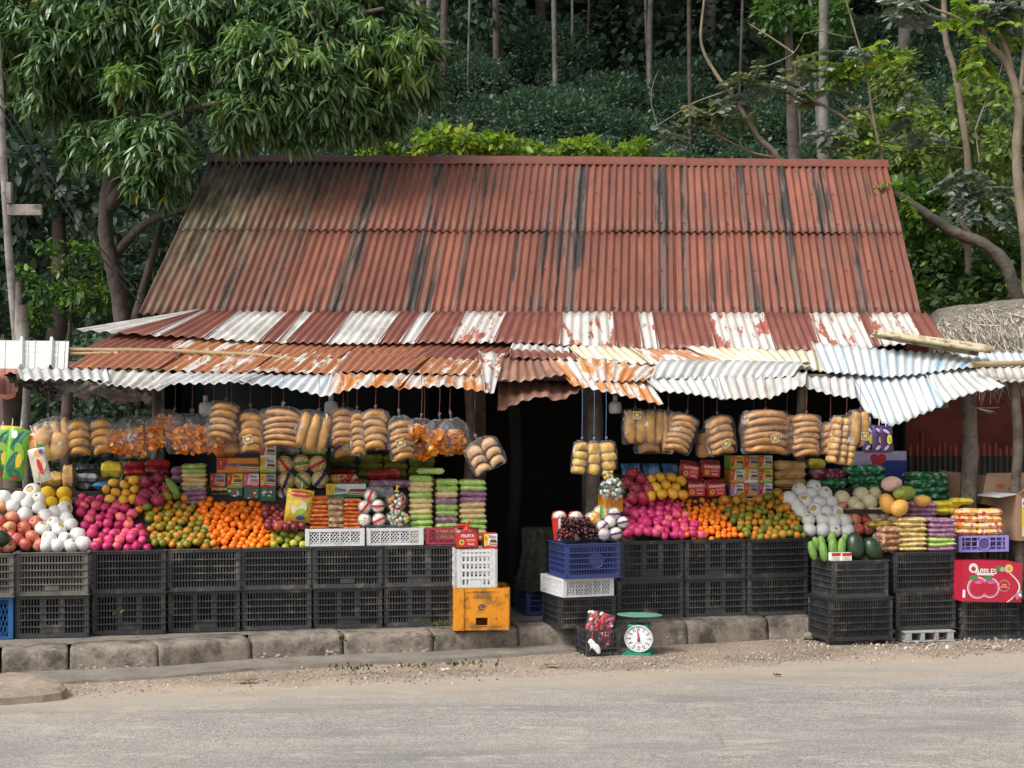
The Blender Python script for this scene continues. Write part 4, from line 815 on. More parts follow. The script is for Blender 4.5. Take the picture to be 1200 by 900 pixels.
# ---------------------------------------------------------------- crates
DK = M('charcoal_crate_plastic', (.048,.050,.053), .42, (.032,.034,.036), 6, .12, 40, rnd=.35, dirt=(.16,.145,.125), ds=6, dt=(.52,.72))
DUST = M('dusty_crate_plastic', (.15,.14,.12), .7, (.09,.085,.075), 7, .15, 40, dirt=(.2,.185,.155), ds=6, dt=(.5,.7))
WHT = M('white_crate_plastic', (.66,.67,.68), .4, (.56,.57,.58), 5, .08, 30, dirt=(.3,.28,.25), ds=5, dt=(.58,.8))
BLU = M('navy_crate_plastic', (.045,.06,.20), .4, (.03,.042,.15), 5, .1, 30, dirt=(.12,.12,.16), ds=5, dt=(.55,.8))
SKY = M('blue_crate_plastic', (.03,.12,.30), .4, (.02,.09,.24), 5, .1, 30)
PNK = M('crimson_crate_plastic', (.42,.05,.09), .4, (.32,.04,.07), 5, .1, 30)
LAV = M('lavender_crate_plastic', (.30,.27,.66), .4, (.24,.22,.56), 5, .1, 30)
YEL = M('yellow_crate_plastic', (.72,.28,.015), .45, (.62,.22,.012), 5, .15, 30, dirt=(.30,.13,.02), ds=7, dt=(.5,.62))
def span(px0, px1, Y0, a):
    t = (px1-600)/F; X0 = (px0-600)/F*Y0; w = (t*Y0-X0)/(math.cos(a)-t*math.sin(a)); return (X0, Y0), w
def shelfY(px):
    if px < 575: return Yg(poly([(18,747.5),(108,744),(197,741),(283,738.5),(367,736.5),(450,734.5),(531,733)], px), .165)
    return Yg(poly([(727,726.5),(803,724),(877,722),(948,720)], px), .165)
def wall(w, h, style, side):
    """one side of a crate in its own xz plane, front at y=0, thickness backwards"""
    mb = MB(); T = .012; cw = .030
    if style == 'lattice':
        mb.box((w/2, T/2, h-.010), (w-.004, T, .020)); mb.box((w/2, T/2, .008), (w-.004, T, .016))
        for x in (.012, w-.012): mb.box((x, T/2-.001, h/2), (.024, T+.004, h-.002))
        n = max(2, int((w-.05)/.062)); z0, z1 = .018, h-.02
        for k in range(n+1): mb.box((.026+(w-.052)*k/n, T/2, h/2), (.007, T*.8, z1-z0+.004))
        m_ = 3
        for k in range(n):
            for r in range(m_):
                for q in range(3):
                    xa, xb = .026+(w-.052)*(k+q/3)/n, .026+(w-.052)*(k+(q+1)/3)/n; za, zb = lerp(z0, z1, r/m_), lerp(z0, z1, (r+1)/m_)
                    for A, B in (((xa, za), (xb, zb)), ((xb, za), (xa, zb))): mb.tube([(A[0], T*.5, A[1]), (B[0], T*.5, B[1])], .0028, 4)
        return mb
    if style == 'milk':
        for x in (.02, w-.02): mb.box((x, .009, h/2), (.04, .018, h))
        zs = [.0, .045, .095, .145, .195, h]; n = 7
        for z in (.010, .066, .120, .172, .222, h-.012): mb.box((w/2, T/2, z), (w-.07, T, .020))
        for k in range(n+1): mb.box((.045+(w-.09)*k/n, T/2+.001, h/2), (.013, T*.9, h-.02))
        if side == 'front': mb.box((w/2-.01, T/2, .036), (w*.3, T*.8, .03))
        return mb
    if style == 'beer':
        f_ = MB(); hh = .045
        mb.box((w/2, .012, (h+.085)/2), (w-.09, .02, h-.085)); mb.box((w/2, .012, .012), (w-.09, .02, .024))
        mb.box((w*.24, .012, .054), (w*.3, .0195, .062)); mb.box((w*.76, .012, .054), (w*.3, .0195, .062))
        for x in (.03, w-.03): mb.box((x, .006, h/2), (.06, .03, h)); 
        mb.box((w/2, .004, h-.012), (w-.12, .012, .024)); mb.box((w/2, .004, .030), (w-.12, .010, .008))
        for x in (.055, w-.055):
            for z in (.08, .22): mb.box((x+(.03 if x < w/2 else -.03), .0, z), (.006, .006, .006), 1)
        return mb
    if style == 'flower':
        mb.box((w/2, T/2, h-.007), (w, T, .014)); mb.box((w/2, T/2, .007), (w, T, .014))
        for x in (.012, w-.012): mb.box((x, T/2-.001, h/2), (.024, T+.003, h-.001))
        for k in range(1, 8): mb.box((w*k/8, T/2, h/2), (.005, T*.8, h-.02))
        for k in range(1, 3): mb.box((w/2, T/2+.001, h*k/3), (w-.03, T*.7, .005))
        if side == 'front':
            c = [(w/2+.045*math.cos(t*math.pi/12), -.002, h/2+.045*math.sin(t*math.pi/12)) for t in range(25)]; mb.tube(c, .004, 5); mb.lathe([(.001,0),(.043,0),(.043,.004),(.001,.004)], 20, 1, Matrix.Translation((w/2, .004, h/2)) @ FRONT)
        return mb
    nr = 5 if style != 'low' else 4
    mb.box((w/2, T/2, h-.013), (w-.004, T+.002, .022)); mb.box((w/2, T/2, .014), (w-.004, T, .026))
    for x in (cw/2, w-cw/2): mb.box((x, T/2+.001, h/2), (cw, T, h-.004))
    for r in range(1, nr): mb.box((w/2, T/2-.004, .026+(h-.05)*r/nr), (w-.01, T+.006, .0075))
    mb.box((w/2, T/2-.005, h-.003), (w+.012, T+.012, .006)); mb.box((w/2, T/2-.004, .003), (w+.002, T+.006, .006))
    n = int((w-2*cw-.02)/.0185); zones = []
    if style == 'B': zones = [(.34,.41), (.60,.67)]
    if style == 'C': zones = [(.30,.37), (.62,.69)]
    for k in range(n+1):
        mb.box((cw+.008+(w-2*cw-.016)*k/n, T/2+.002, h/2), (.0072, T*.6, h-.03))
    for a_, b_ in zones: mb.box((w*(a_+b_)/2, T/2+.0015, h/2), (w*(b_-a_), T*.7, h-.03))
    if style in 'BC' and side == 'front': mb.box((w*.505, T/2+.001, .055), (w*.2, T*.8, .05))
    if style == 'P' and side == 'front': mb.box((w*.5, T/2-.002, .05), (w*.2, T, .034))
    if style == 'M' and side == 'front':                          # round moulded emblem
        c = [(w*.56+.048*math.cos(t*math.pi/12), -.004, h*.5+.048*math.sin(t*math.pi/12)) for t in range(25)]; mb.tube(c, .004, 5)
        mb.lathe([(.001,0),(.046,0),(.046,.004),(.001,.004)], 22, 0, Matrix.Translation((w*.56, .003, h*.5)) @ FRONT)
        for k in range(9):
            A = Vector((w*.56+random.uniform(-.03,.03), -.004, h*.5+random.uniform(-.03,.03))); mb.tube([A, A+Vector((random.uniform(-.02,.02), 0, random.uniform(-.02,.02)))], .004, 5)
    return mb
def crate(label, px0, px1, Y0, zb, h, mat, style='A', a=None, d=.34, group='plastic crates', extra=None, name='plastic_crate', tilt=0):
    a = R(8.2 if px0 < 575 else 14) if a is None else a; (X, Y), w = span(px0, px1, Y0, a)
    T = thing(name, label, 'crate', (X, Y, zb), a, group); T.rotation_euler.y = tilt
    f_ = wall(w, h, style, 'front'); m_ = mat if not extra else [mat, extra]
    mesh('front_wall', f_, m_, T)
    b_ = wall(w, h, style, 'back'); o = mesh('back_wall', b_, m_, T); o.location = (w, d, 0); o.rotation_euler.z = math.pi
    s_ = wall(d, h, style, 'side'); o = mesh('side_wall', s_, m_, T); o.location = (0, d, 0); o.rotation_euler.z = -math.pi/2
    o = mesh('side_wall', s_, m_, T); o.location = (w, 0, 0); o.rotation_euler.z = math.pi/2
    mb = MB(); n = 8
    for k in range(n): mb.box((w*(k+.5)/n, d/2, .008), (w/n*.55, d-.03, .006))
    for k in range(5): mb.box((w/2, .02+(d-.04)*k/4, .012), (w-.03, .012, .006))
    mesh('base', mb, mat, T); return T, X, Y, w, a
GL = 'dark crates stacked along the kerb left of the doorway'; GR = 'dark crates stacked along the kerb right of the doorway'
colsL = [(18,104),(108,194),(197,281),(283,365),(367,448),(450,531)]; stL = ['B','B','B','A','B','B']; stU = ['P','A','A','A','P','B']
fruitL = ['below the netted pears and onions','below the big left heap of pink fruit','below the green and orange mandarins','below the small oranges and guavas','below the left white tray','below the right white tray']
for k, (a_, b_) in enumerate(colsL):
    Y0 = shelfY(a_)+random.uniform(-.01, .01)
    crate(f'dark slotted crate, bottom of the stack {fruitL[k]}', a_, b_, Y0+.01, .163, .275, DK, stL[k], R(8.2+random.uniform(-.8, .8)), group=GL)
    crate(f'{"dusty grey" if k == 0 else "dark"} slotted crate, top of the stack {fruitL[k]}', a_-(1 if k else 0), b_+random.uniform(-1, 1), Y0-.012, .440, .283, DUST if k == 0 else DK, stU[k], R(8.2+random.uniform(-.8, .8)), group=GL)
crate('blue plastic crate cut by the left edge of the picture, bottom of its stack', -60, 15, 9.56, .163, .272, SKY, 'lattice', group=GL)
crate('dusty dark crate cut by the left edge of the picture, on the blue one', -66, 16, 9.53, .437, .283, DUST, 'A', group=GL)
colsR = [(727,801),(803,874),(877,947)]; fruitR = ['below the right heap of pink fruit','below the right heap of small oranges','below the right heap of green and orange mandarins']
for k, (a_, b_) in enumerate(colsR):
    Y0 = shelfY(a_)
    crate(f'dark slotted crate, bottom of the stack {fruitR[k]}', a_-(4 if k == 0 else 0), b_, Y0+.01, .163, .278, DK, 'PBA'[k], group=GR)
    crate(f'dark slotted crate, top of the stack {fruitR[k]}', a_, b_, Y0-.01, .443, .280, DK, 'BBA'[k], group=GR)
E0 = 10.02
crate('black slotted crate at the bottom of the stack beside the doorway', 655, 722, E0+.05, .163, .215, DK, 'low', R(17), .36, GR)
crate('white flat tray between the black and navy crates beside the doorway', 660, 719, E0-.02, .383, .125, WHT, 'lattice', R(20), .42, GR)
crate('navy blue crate with a round emblem holding grapes and snack cups beside the doorway', 663, 727, E0-.05, .512, .236, BLU, 'M', R(17), .36, GR)
crate('small blue crate half hidden in shade behind the stack by the doorway', 617, 640, 10.75, .163, .25, BLU, 'A', R(14), .36, GR)
GC = 'crates standing on the ground at the right corner'
crate('black crate resting on stones, lower of the two under the cucumbers', 972, 1046, 10.34, .035, .300, DK, 'A', R(14), .34, GC)
crate('black crate full of cucumbers and dark melons, upper of two', 976, 1041, 10.34, .337, .262, DK, 'A', R(14), .34, GC)
crate('black crate standing on the grey hollow block, lower of two', 1050, 1120, 10.55, .085, .268, DK, 'A', R(12), .36, GC)
crate('black crate topped with snack packs, on the crate over the hollow block', 1047, 1119, 10.55, .355, .283, DK, 'A', R(12), .36, GC)
crate('black crate on the ground below the red fruit carton', 1128, 1197, 10.62, .005, .285, DK, 'A', R(10), .36, GC)
crate('black crate cut by the right edge of the picture beside the red carton', 1202, 1270, 10.62, .005, .285, DK, 'A', R(10), .36, GC)
crate('lavender shallow tray under the red and yellow snack packs', 1124, 1182, 10.72, .626, .118, LAV, 'flower', R(10), .3, GC, flat('dark_violet', (.09,.08,.25)))
# white trays on top of the crates, red tray
crate('white lattice tray under the orange cracker stacks, left one', 358, 427, shelfY(358)-.02, .727, .118, WHT, 'lattice', group='white trays left of the doorway')
crate('white lattice tray under the candy bags, right one', 430, 496, shelfY(430)-.02, .727, .118, WHT, 'lattice', group='white trays left of the doorway')
crate('crimson lattice tray under the round cake packs', 499, 552, shelfY(499)+.0, .727, .118, PNK, 'lattice', group='white trays left of the doorway')
_, X, Y, w, a = crate('yellow bottle crate with grey lettering on the kerb by the doorway', 533, 596, 9.98, .163, .285, YEL, 'beer', R(6), .34, extra=flat('black_hole', (.01,.01,.01)))
T = bpy.data.objects['plastic_crate'] if False else [o for o in S.objects if o.get('label', '').startswith('yellow bottle')][0]
GRY = flat('grey_print', (.13,.11,.09))
mb = MB()
for s_, z, sz in (('DIT MORE', .258, .026), ('DIGROS', .224, .034)): mb.text(s_, sz*.95, Matrix.Translation((w/2, -.0095 if z > .24 else .0005, z)) @ FRONT)
mb.tube([(w/2+.022*math.cos(k*.5), .0005, .158+.016*math.sin(k*.5)) for k in range(11)], .005, 5); mb.ball((w/2+.004, .001, .158), (.012, .003, .009))
mesh('lettering', mb, GRY, T)
crate('white bottle crate with oval slots on top of the yellow one', 533, 583, 9.99, .450, .262, WHT, 'milk', R(7), .30)
# hollow block and stones at the corner
HBK = concmat('hollow_block_concrete', (.33,.33,.32), (.42,.42,.41), (.2,.2,.19), (.5,.7))
T = thing('hollow_block', 'grey concrete hollow block with three oval holes under the crates', 'block', (at(1059, 750, 10.5).x, 10.5, .004), R(10)); mb = MB(); w = .39
mb.box((w/2, .08, .006), (w, .19, .012)); mb.box((w/2, .08, .071), (w, .19, .012))
for k in range(4): mb.box((.035+(w-.07)*k/3, .08, .0385), (.045 if k in (0, 3) else .03, .19, .053))
bevel(mesh('block', mb, HBK, T), .004)
def stone(label, px, py, r, mat=None):
    P = at(px, py, Yg(py, 0)); mb = MB(); mb.ball((0, 0, r[2]*.8), r, 14, 10); mb.v = [tuple(Vector(v)*(1+.22*noise.noise(Vector(v)*14+P))) for v in mb.v]
    o = mesh('stone', mb, mat or KERB, smooth=True); o.location = (P.x, P.y, -.004); tag(o, label, 'stone'); return o
stone('rounded grey stone under the left front corner of the lower cucumber crate', 950, 749, (.06, .08, .04)); stone('rounded pale stone under the right front corner of the lower cucumber crate', 1039, 752, (.045, .05, .028)); stone('small flat stone lying just left of the crates on stones', 941, 750, (.02, .02, .012))

# ---------------------------------------------------------------- display racks behind the crates
RW = M('dark_rack_wood', (.045,.035,.028), .85, (.03,.024,.02), 5, .3)
for lb, ps, slope_to, legs in (('dark sloping wooden rack carrying the fruit left of the doorway', [-70,0,60,108,197,283,356,450,560], 356, [10,150,300,450,556]), ('dark sloping wooden rack carrying the fruit right of the doorway', [729,803,877,948,1000,1050], 1055, [735,850,950,1045])):
    c_ = at((ps[0]+ps[-1])/2, 500, shelfY((ps[0]+ps[-1])/2)+.6); T = thing('display_rack', lb, 'rack', (c_.x, c_.y, .16))
    def rp(px, dy, z): Y = shelfY(px)+dy; return Vector(((px-600)/F*Y, Y, z))
    def strip(nm, sel, prof, t=.02):
        mb = MB(); k = len(prof)
        for px in sel: mb.v += [tuple(rp(px, dy, z)) for dy, z in prof]
        mb.f = [(i*k+q, (i+1)*k+q, (i+1)*k+q+1, i*k+q+1) for i in range(len(sel)-1) for q in range(k-1)]; mb.m = [0]*len(mb.f); solid(mesh(nm, mb, RW, T, world=True), t)
    strip('sloping_board', [p for p in ps if p <= slope_to], [(.14,.69),(.53,1.045)])
    strip('shelf', ps if slope_to < 400 else ps[:4], [(.53,1.076),(1.25,1.076)]); strip('front_board', ps, [(.39,.17),(.39,.72),(.53,.78),(.53,1.06)])
    for px in legs:
        for dy in (.56, 1.2): q = rp(px, dy, .61); mb = MB(); mb.box(q, (.05, .05, .9)); mesh('leg', mb, RW, T, world=True)
SH = 1.087                                                     # height of the shelf top
def fY(px, py, base=None):
    f0 = 646 if px < 575 else 633; return shelfY(px)+.07+(f0-py)/75*.40
# ---------------------------------------------------------------- fruit
def fmesh(name, prof, n=14, mat=None, bumpy=0, seed=0, extra=None):
    mb = MB(); mb.lathe(prof, n)
    if bumpy: mb.v = [tuple(Vector(v)*(1+bumpy*noise.noise(Vector(v)*1.7+Vector((seed, 0, 0))))) for v in mb.v]
    mats = [mat]
    if extra: extra(mb); mats.append(extra.mat)
    me = bpy.data.meshes.new(name); me.from_pydata(mb.v, [], mb.f); [me.materials.append(m_) for m_ in mats]
    if any(mb.m): me.polygons.foreach_set('material_index', mb.m)
    me.polygons.foreach_set('use_smooth', [True]*len(me.polygons)); return me
def arc(n, rz=1, dim=.12, rxs=1, bot=0):
    p = []
    for i in range(n+1):
        ph = math.pi*i/n; r_ = math.sin(ph)*rxs*(1+.04*math.sin(ph*2)); z = -math.cos(ph)*rz
        if dim and ph > 2.2: z -= dim*((ph-2.2)/.94)**2*rz*1.2
        if bot and ph < .9: z += bot*((.9-ph)/.9)**2
        p.append((max(r_, .002), z))
    return p
def fruitmat(name, stops, rough=.4, speck=None, sc=4, gloss=.5, tip=None, bs=60, bd=.15, coat=0):
    m, t, b = newmat(name); v = coords(t, rnd=True); oi = t.nodes.new('ShaderNodeObjectInfo')
    ad = N(t, 'ShaderNodeMath', operation='MULTIPLY_ADD'); L(t, nz(t, v, sc*.35, 3), ad.inputs[0]); ad.inputs[1].default_value = .9
    mu = N(t, 'ShaderNodeMath', operation='MULTIPLY_ADD'); L(t, oi.outputs['Random'], mu.inputs[0]); mu.inputs[1].default_value = .75; mu.inputs[2].default_value = -.3; L(t, mu.outputs[0], ad.inputs[2])
    c = ramp(t, ad.outputs[0], stops)
    if speck: c = mix(t, ramp(t, nz(t, v, sc*speck[2], 4, .7), [(speck[1], 0), (speck[1]+.12, .85)]), c, speck[0])
    L(t, c, b.inputs['Base Color']); b.inputs['Roughness'].default_value = rough; b.inputs['Specular IOR Level'].default_value = gloss
    if coat: b.inputs['Coat Weight'].default_value = coat; b.inputs['Coat Roughness'].default_value = .2
    bump(t, b, nz(t, v, bs*.06*sc, 3), bd, .1); return m
MAND = fruitmat('mandarin_peel', [(.1,(.10,.14,.014)),(.35,(.20,.20,.016)),(.6,(.42,.22,.014)),(.9,(.64,.20,.01))], .38, ((.10,.13,.018), .6, 1.2), 2.2, .5, bs=180)
ORNG = fruitmat('small_orange_peel', [(.1,(.80,.20,.006)),(.6,(.88,.17,.004)),(.9,(.92,.28,.01))], .36, ((.9,.36,.03), .62, 2), 2, .5, bs=160)
PINK = fruitmat('pink_skin', [(.1,(.36,.012,.075)),(.5,(.56,.03,.15)),(.8,(.66,.075,.20)),(.95,(.68,.17,.10))], .4, ((.72,.30,.15), .68, .9), 2, .45)
PLUM = fruitmat('plum_skin', [(.1,(.10,.012,.02)),(.6,(.24,.025,.03)),(.9,(.42,.08,.05))], .3, ((.45,.17,.1), .66, 1.3), 2, .5)
GUAV = fruitmat('guava_skin', [(.1,(.22,.30,.03)),(.6,(.36,.40,.04)),(.9,(.5,.45,.06))], .4, ((.12,.17,.02), .62, 1.5), 2)
MANG = fruitmat('mango_skin', [(.1,(.70,.35,.03)),(.6,(.78,.42,.035)),(.9,(.75,.46,.06))], .4, ((.35,.15,.03), .70, 3), 2)
APPL = fruitmat('streaky_red_skin', [(.1,(.30,.02,.025)),(.5,(.46,.06,.05)),(.9,(.64,.30,.16))], .35, ((.74,.52,.30), .54, 2.2), 3, .5)
DRAG = fruitmat('dragon_fruit_skin', [(.1,(.17,.008,.035)),(.6,(.29,.014,.055)),(.9,(.38,.03,.08))], .45, ((.2,.02,.03), .6, 2), 3)
MELO = fruitmat('cream_melon_skin', [(.1,(.66,.60,.36)),(.6,(.72,.66,.42)),(.9,(.66,.58,.3))], .45, ((.5,.46,.28), .62, 2), 2)
PEAR = fruitmat('golden_pear_skin', [(.1,(.50,.32,.09)),(.9,(.58,.40,.14))], .5)
FOAM = M('white_foam_net', (.82,.81,.78), .8, (.72,.71,.68), 9, .4, 22, dist=.012)
YNET = M('yellow_foam_net', (.80,.52,.02), .7, (.66,.40,.015), 14, .5, 24, dist=.012)
WMEL = M('dark_melon_skin', (.012,.028,.012), .3, (.022,.045,.018), 3, .05, 20)
CUKE = M('cucumber_skin', (.09,.20,.035), .4, (.17,.29,.06), 2.5, .3, 20, dist=.01)
PAPA = fruitmat('papaya_skin', [(.1,(.55,.28,.05)),(.6,(.62,.33,.06)),(.9,(.5,.3,.07))], .45, ((.28,.12,.04), .6, 2), 2)
GPAP = M('green_papaya_skin', (.10,.16,.02), .45, (.24,.25,.03), 2, .2, 20)
STEM = flat('stem_brown', (.12,.09,.04))
def stemmed(mb): mb.lathe([(.07,.60),(.06,.80),(.03,.84)], 6, 1)
stemmed.mat = STEM
def calyx(mb): mb.lathe([(.15,.77),(.12,.82),(.03,.83)], 7, 1)
calyx.mat = M('calyx_green', (.10,.14,.03), .6)
def scales(mb):
    for k in range(20):
        z = -.8+1.7*k/20; th = k*2.4; r_ = math.sqrt(max(.02, 1-(z/1.25)**2)); c, s = math.cos(th), math.sin(th); P = Vector((c*r_*.95, s*r_*.95, z)); s_ = Vector((-s, c, 0))*.17
        mb.add([P-s_, P+s_, P+Vector((c*.28, s*.28, .35)), P+Vector((c*.1, s*.1, .12))], [(0,1,3), (0,3,2), (3,1,2)], 1)
scales.mat = M('dragon_scale', (.42,.10,.08), .5, (.28,.24,.07), 4)
FM = dict(mandarin=[fmesh('mandarin', arc(9, .86, .1), 14, MAND, .06, s, calyx if s == 1 else None) for s in range(3)],
 orange=[fmesh('small_orange', arc(8, .84, .12), 12, ORNG, .05, s, calyx if s == 1 else None) for s in range(3)],
 pink=[fmesh('pink_fruit', arc(9, .95, .28, 1, .2), 14, PINK, .22, s) for s in range(4)],
 plum=[fmesh('plum', arc(9, .95, .25), 14, PLUM, .1, s) for s in range(2)], guava=[fmesh('guava', arc(9, .97, .1), 14, GUAV, .14, s, stemmed) for s in range(3)],
 mango=[fmesh('mango', arc(9, 1.12, .08, .92), 14, MANG, .14, s, stemmed if s == 1 else None) for s in range(3)], apple=[fmesh('red_apple', arc(10, .92, .3, 1, .12), 16, APPL, .12, s, stemmed) for s in range(3)],
 dragon=[fmesh('dragon_fruit', arc(10, 1.22, 0), 14, DRAG, .08, s, scales) for s in range(2)], melon=[fmesh('cream_melon', arc(12, .97, .04), 18, MELO, .04, s, stemmed) for s in range(2)],
 pear=[fmesh('asian_pear', arc(10, .9, .12), 16, PEAR, .03, 0, stemmed)], yellow=[fmesh('netted_yellow_melon', arc(10, .95, .1), 16, YNET, .05, 0, stemmed)])
sl = []
for s in range(3):
    mb = MB(); cut = [.35, .5, .8][s]; prof = []
    for i in range(9):
        ph = lerp(.05, math.pi-cut*.55, i/8); rr = 1.08; prof.append((math.sin(ph)*rr, -math.cos(ph)*rr*.93))
    prof += [(prof[-1][0]*.93, prof[-1][1]-.03), (prof[-1][0]*.9, prof[-1][1]-.35)]
    mb.lathe(prof, 18); mb.f = mb.f[:-1]; mb.v = [tuple(Vector(v)*(1+.07*noise.noise(Vector(v)*3+Vector((s, 0, 0))))) for v in mb.v]; me = bpy.data.meshes.new('foam_sleeve'); me.from_pydata(mb.v, [], mb.f); me.materials.append(FOAM); me.polygons.foreach_set('use_smooth', [True]*len(me.polygons)); sl.append(me)
def put(me, P, r, label, cat, group, up=None, sc=(1, 1, 1)):
    o = bpy.data.objects.new(me.name, me); COL.objects.link(o); o.location = P; o.scale = (r*sc[0], r*sc[1], r*sc[2])
    if up is None: o.rotation_euler = (random.uniform(-1.2, 1.2), random.uniform(-1.2, 1.2), random.uniform(0, 6.28))
    else: o.rotation_euler = up
    tag(o, label, cat, group); return o
def hand(kind, pts, lab, cat, group, Yf=None, r0=None, up=None, names=None):
    """fruit placed one by one; labelled by its row and its place in the row"""
    pts = [(p[0], p[1], p[2] if len(p) > 2 else r0, p) for p in pts]; rows = []
    for p in sorted(pts, key=lambda q: q[1]):
        for r_ in rows:
            if abs(r_[0][1]-p[1]) < r0*.75: r_.append(p); break
        else: rows.append([p])
    out = []
    for ri, r_ in enumerate(rows):
        for ci, p in enumerate(sorted(r_)):
            Y = Yf(p[0], p[1]) if callable(Yf) else (Yf or fY(p[0], p[1])); P = at(p[0], p[1], Y); rr = p[2]/F*Y
            me = random.choice(FM[kind]); rr *= random.uniform(.9, 1.06); u = (.95+random.uniform(-.5, .5), random.uniform(-.5, .5), random.uniform(-.4, .4)) if up == 'front' else ((random.uniform(.2,.9), random.uniform(-.5,.5), 0) if up == 'top' else None)
            o = put(me, P, rr, f'{lab}, {ORD[ci+1]} from left in {ORD[ri+1]} row from top', cat, group, u); out.append(o)
    return out
def pile(kind, FL, FR, BL, BR, d, lab, cat, group, rowlab=False, sj=.12, jit=.16, dY=.40):
    """d in metres: fruit heaped on the slope between four pixel corners of the heap"""
    def w3(p, back): Y = shelfY(p[0])+.055+(dY if back else 0); return at(p[0], p[1], Y)
    fl, fr, bl, br = w3(FL, 0), w3(FR, 0), w3(BL, 1), w3(BR, 1); Lr = ((bl-fl).length+(br-fr).length)/2; nr = max(2, round(Lr/(d*.84))+1); n_ = 0
    nrm = (fr-fl).cross(bl-fl).normalized()
    nrm = -nrm if nrm.y > 0 else nrm
    for r_ in range(nr):
        v = r_/(nr-1); A, B = fl.lerp(bl, v), fr.lerp(br, v); wd = (B-A).length; nc = max(2, round(wd/(d*.97))+(1 if r_ % 2 == 0 else 0))
        for c in range(nc):
            u = (c+(.0 if r_ % 2 == 0 else .5))/(nc-(1 if r_ % 2 == 0 else 0)); 
            P = A.lerp(B, u)+Vector((random.gauss(0, d*jit*.5), 0, random.gauss(0, d*jit*.5)))+nrm*random.uniform(-.3, .35)*d
            lb = f'{lab}, {ORD[c+1]} from left in {ORD[r_+1]} row from bottom' if rowlab else lab
            put(random.choice(FM[kind]), P, d/2*random.uniform(1-sj, 1+sj)*1.04, lb, cat, group, (random.gauss(.0, .6)+.7, random.gauss(0, .7), random.uniform(0, 6)) if kind in ('mandarin', 'orange') else None); n_ += 1
            if r_ < nr-1 and kind in ('orange', 'mandarin') and False: pass
    return n_
pile('pink', (112,640), (174,640), (90,582), (146,588), .068, 'pink fruit, left heap', 'pink fruit', 'pink fruit heaped left of the doorway', True)
pile('mandarin', (182,639), (250,639), (170,592), (228,589), .058, 'green and orange mandarin in the heap left of the doorway', 'mandarin', 'mandarins heaped left of the doorway')
hand('mandarin', [(183,583,6),(196,581,6),(207,580,6),(216,583,5),(172,594,6),(163,597,5)], 'loose mandarin topping the left mandarin heap', 'mandarin', 'mandarins heaped left of the doorway', r0=6)
pile('orange', (253,641), (323,641), (230,588), (302,593), .050, 'small bright orange in the heap left of the doorway', 'small orange', 'small oranges heaped left of the doorway', jit=.22)
pile('plum', (316,618), (354,618), (310,594), (350,594), .058, 'dark red plum, left counter', 'plum', 'dark red plums heaped above the guavas', True, dY=.3)
pile('guava', (323,639), (356,639), (322,622), (350,622), .058, 'green guava, left counter', 'guava', 'green guavas at the front below the plums', True, dY=.12)
pile('pink', (736,626), (822,626), (733,588), (784,586), .070, 'pink fruit, right heap', 'pink fruit', 'pink fruit heaped right of the doorway', True)
pile('orange', (806,629), (868,629), (782,590), (832,588), .047, 'small bright orange in the heap right of the doorway', 'small orange', 'small oranges heaped right of the doorway', jit=.22)
pile('mandarin', (874,628), (942,628), (838,588), (925,580), .058, 'green and orange mandarin in the heap right of the doorway', 'mandarin', 'mandarins heaped right of the doorway')
hand('mandarin', [(900,582,6),(911,577,6),(918,583,6),(889,585,5),(921,594,6),(849,585,6),(863,586,5)], 'loose mandarin topping the right mandarin heap', 'mandarin', 'mandarins heaped right of the doorway', r0=6)
z1 = lambda l: [(x/4.5, 440+y/4.5, *r) for x, y, *r in l]
z7 = lambda l: [(860+x/4.5, 440+y/4.5, *r) for x, y, *r in l]
def netted(pts, group, lab, r0):
    for o in hand('pear', pts, lab, 'netted pear', group, r0=r0, up='top'):
        c = bpy.data.objects.new('foam_sleeve', random.choice(sl)); COL.objects.link(c); c.parent = o; c.rotation_euler = (random.uniform(-.9, .3), random.uniform(-.7, .7), random.uniform(0, 6))
netted(z1([(20,645),(100,650),(172,617,10.5),(145,672),(65,690),(130,735),(205,700),(240,745),(340,705),(287,722),(285,780),(225,808),(312,812),(372,785),(348,755),(260,862),(345,868),(412,840),(300,898),(375,898),(440,888),(205,655),(240,898)]), 'foam netted pears left of the doorway', 'pear in white foam net, left heap', 8.6)
netted(z7([(345,605),(420,590),(290,648),(405,622),(478,624),(370,660),(448,672),(512,668),(330,685),(355,718),(427,710),(485,720),(545,722),(392,762),(468,760),(525,772),(585,768),(397,815),(467,816),(532,819),(598,819)]), 'foam netted pears right of the doorway', 'pear in white foam net, right heap', 8.2)
hand('yellow', z1([(252,623,9.5),(338,623,10),(270,668,8),(345,668,8),(215,690,7)]), 'yellow netted melon, left counter', 'melon', 'yellow netted melons on the left counter', r0=9)
hand('apple', z1([(65,750),(8,768),(50,803),(186,777),(125,803),(172,850),(88,865),(10,830),(135,890),(205,895),(45,900),(12,690,7),(65,850),(2,895)]), 'streaky red apple, left counter', 'apple', 'streaky red apples at the far left', r0=8.4)
hand('apple', z7([(570,685,5.5),(600,722,6.5),(650,718,6.5),(640,760,7.5),(697,760,7),(655,810,7.5),(710,808,7.3),(690,730,6)]), 'streaky red apple, right counter', 'apple', 'streaky red apples beside the cream melons', r0=7)
hand('melon', z7([(570,645,9),(672,628,9.3),(742,622,8.6),(715,668,9.6),(630,672,7.5),(652,697,9),(732,735,9.8),(780,732,9),(838,765,7.5),(770,785,7.5)]), 'round cream melon, right counter', 'melon', 'cream melons right of the doorway', r0=8, up='front')
hand('mango', z1([(598,565),(655,577),(708,555),(710,603),(610,617),(665,622),(700,652),(560,600),(650,655),(580,650)]), 'yellow mango, left counter', 'mango', 'yellow mangoes left of the doorway', r0=6)
z6 = lambda l: [(720+x/4.5, 440+y/4.5, *r) for x, y, *r in l]
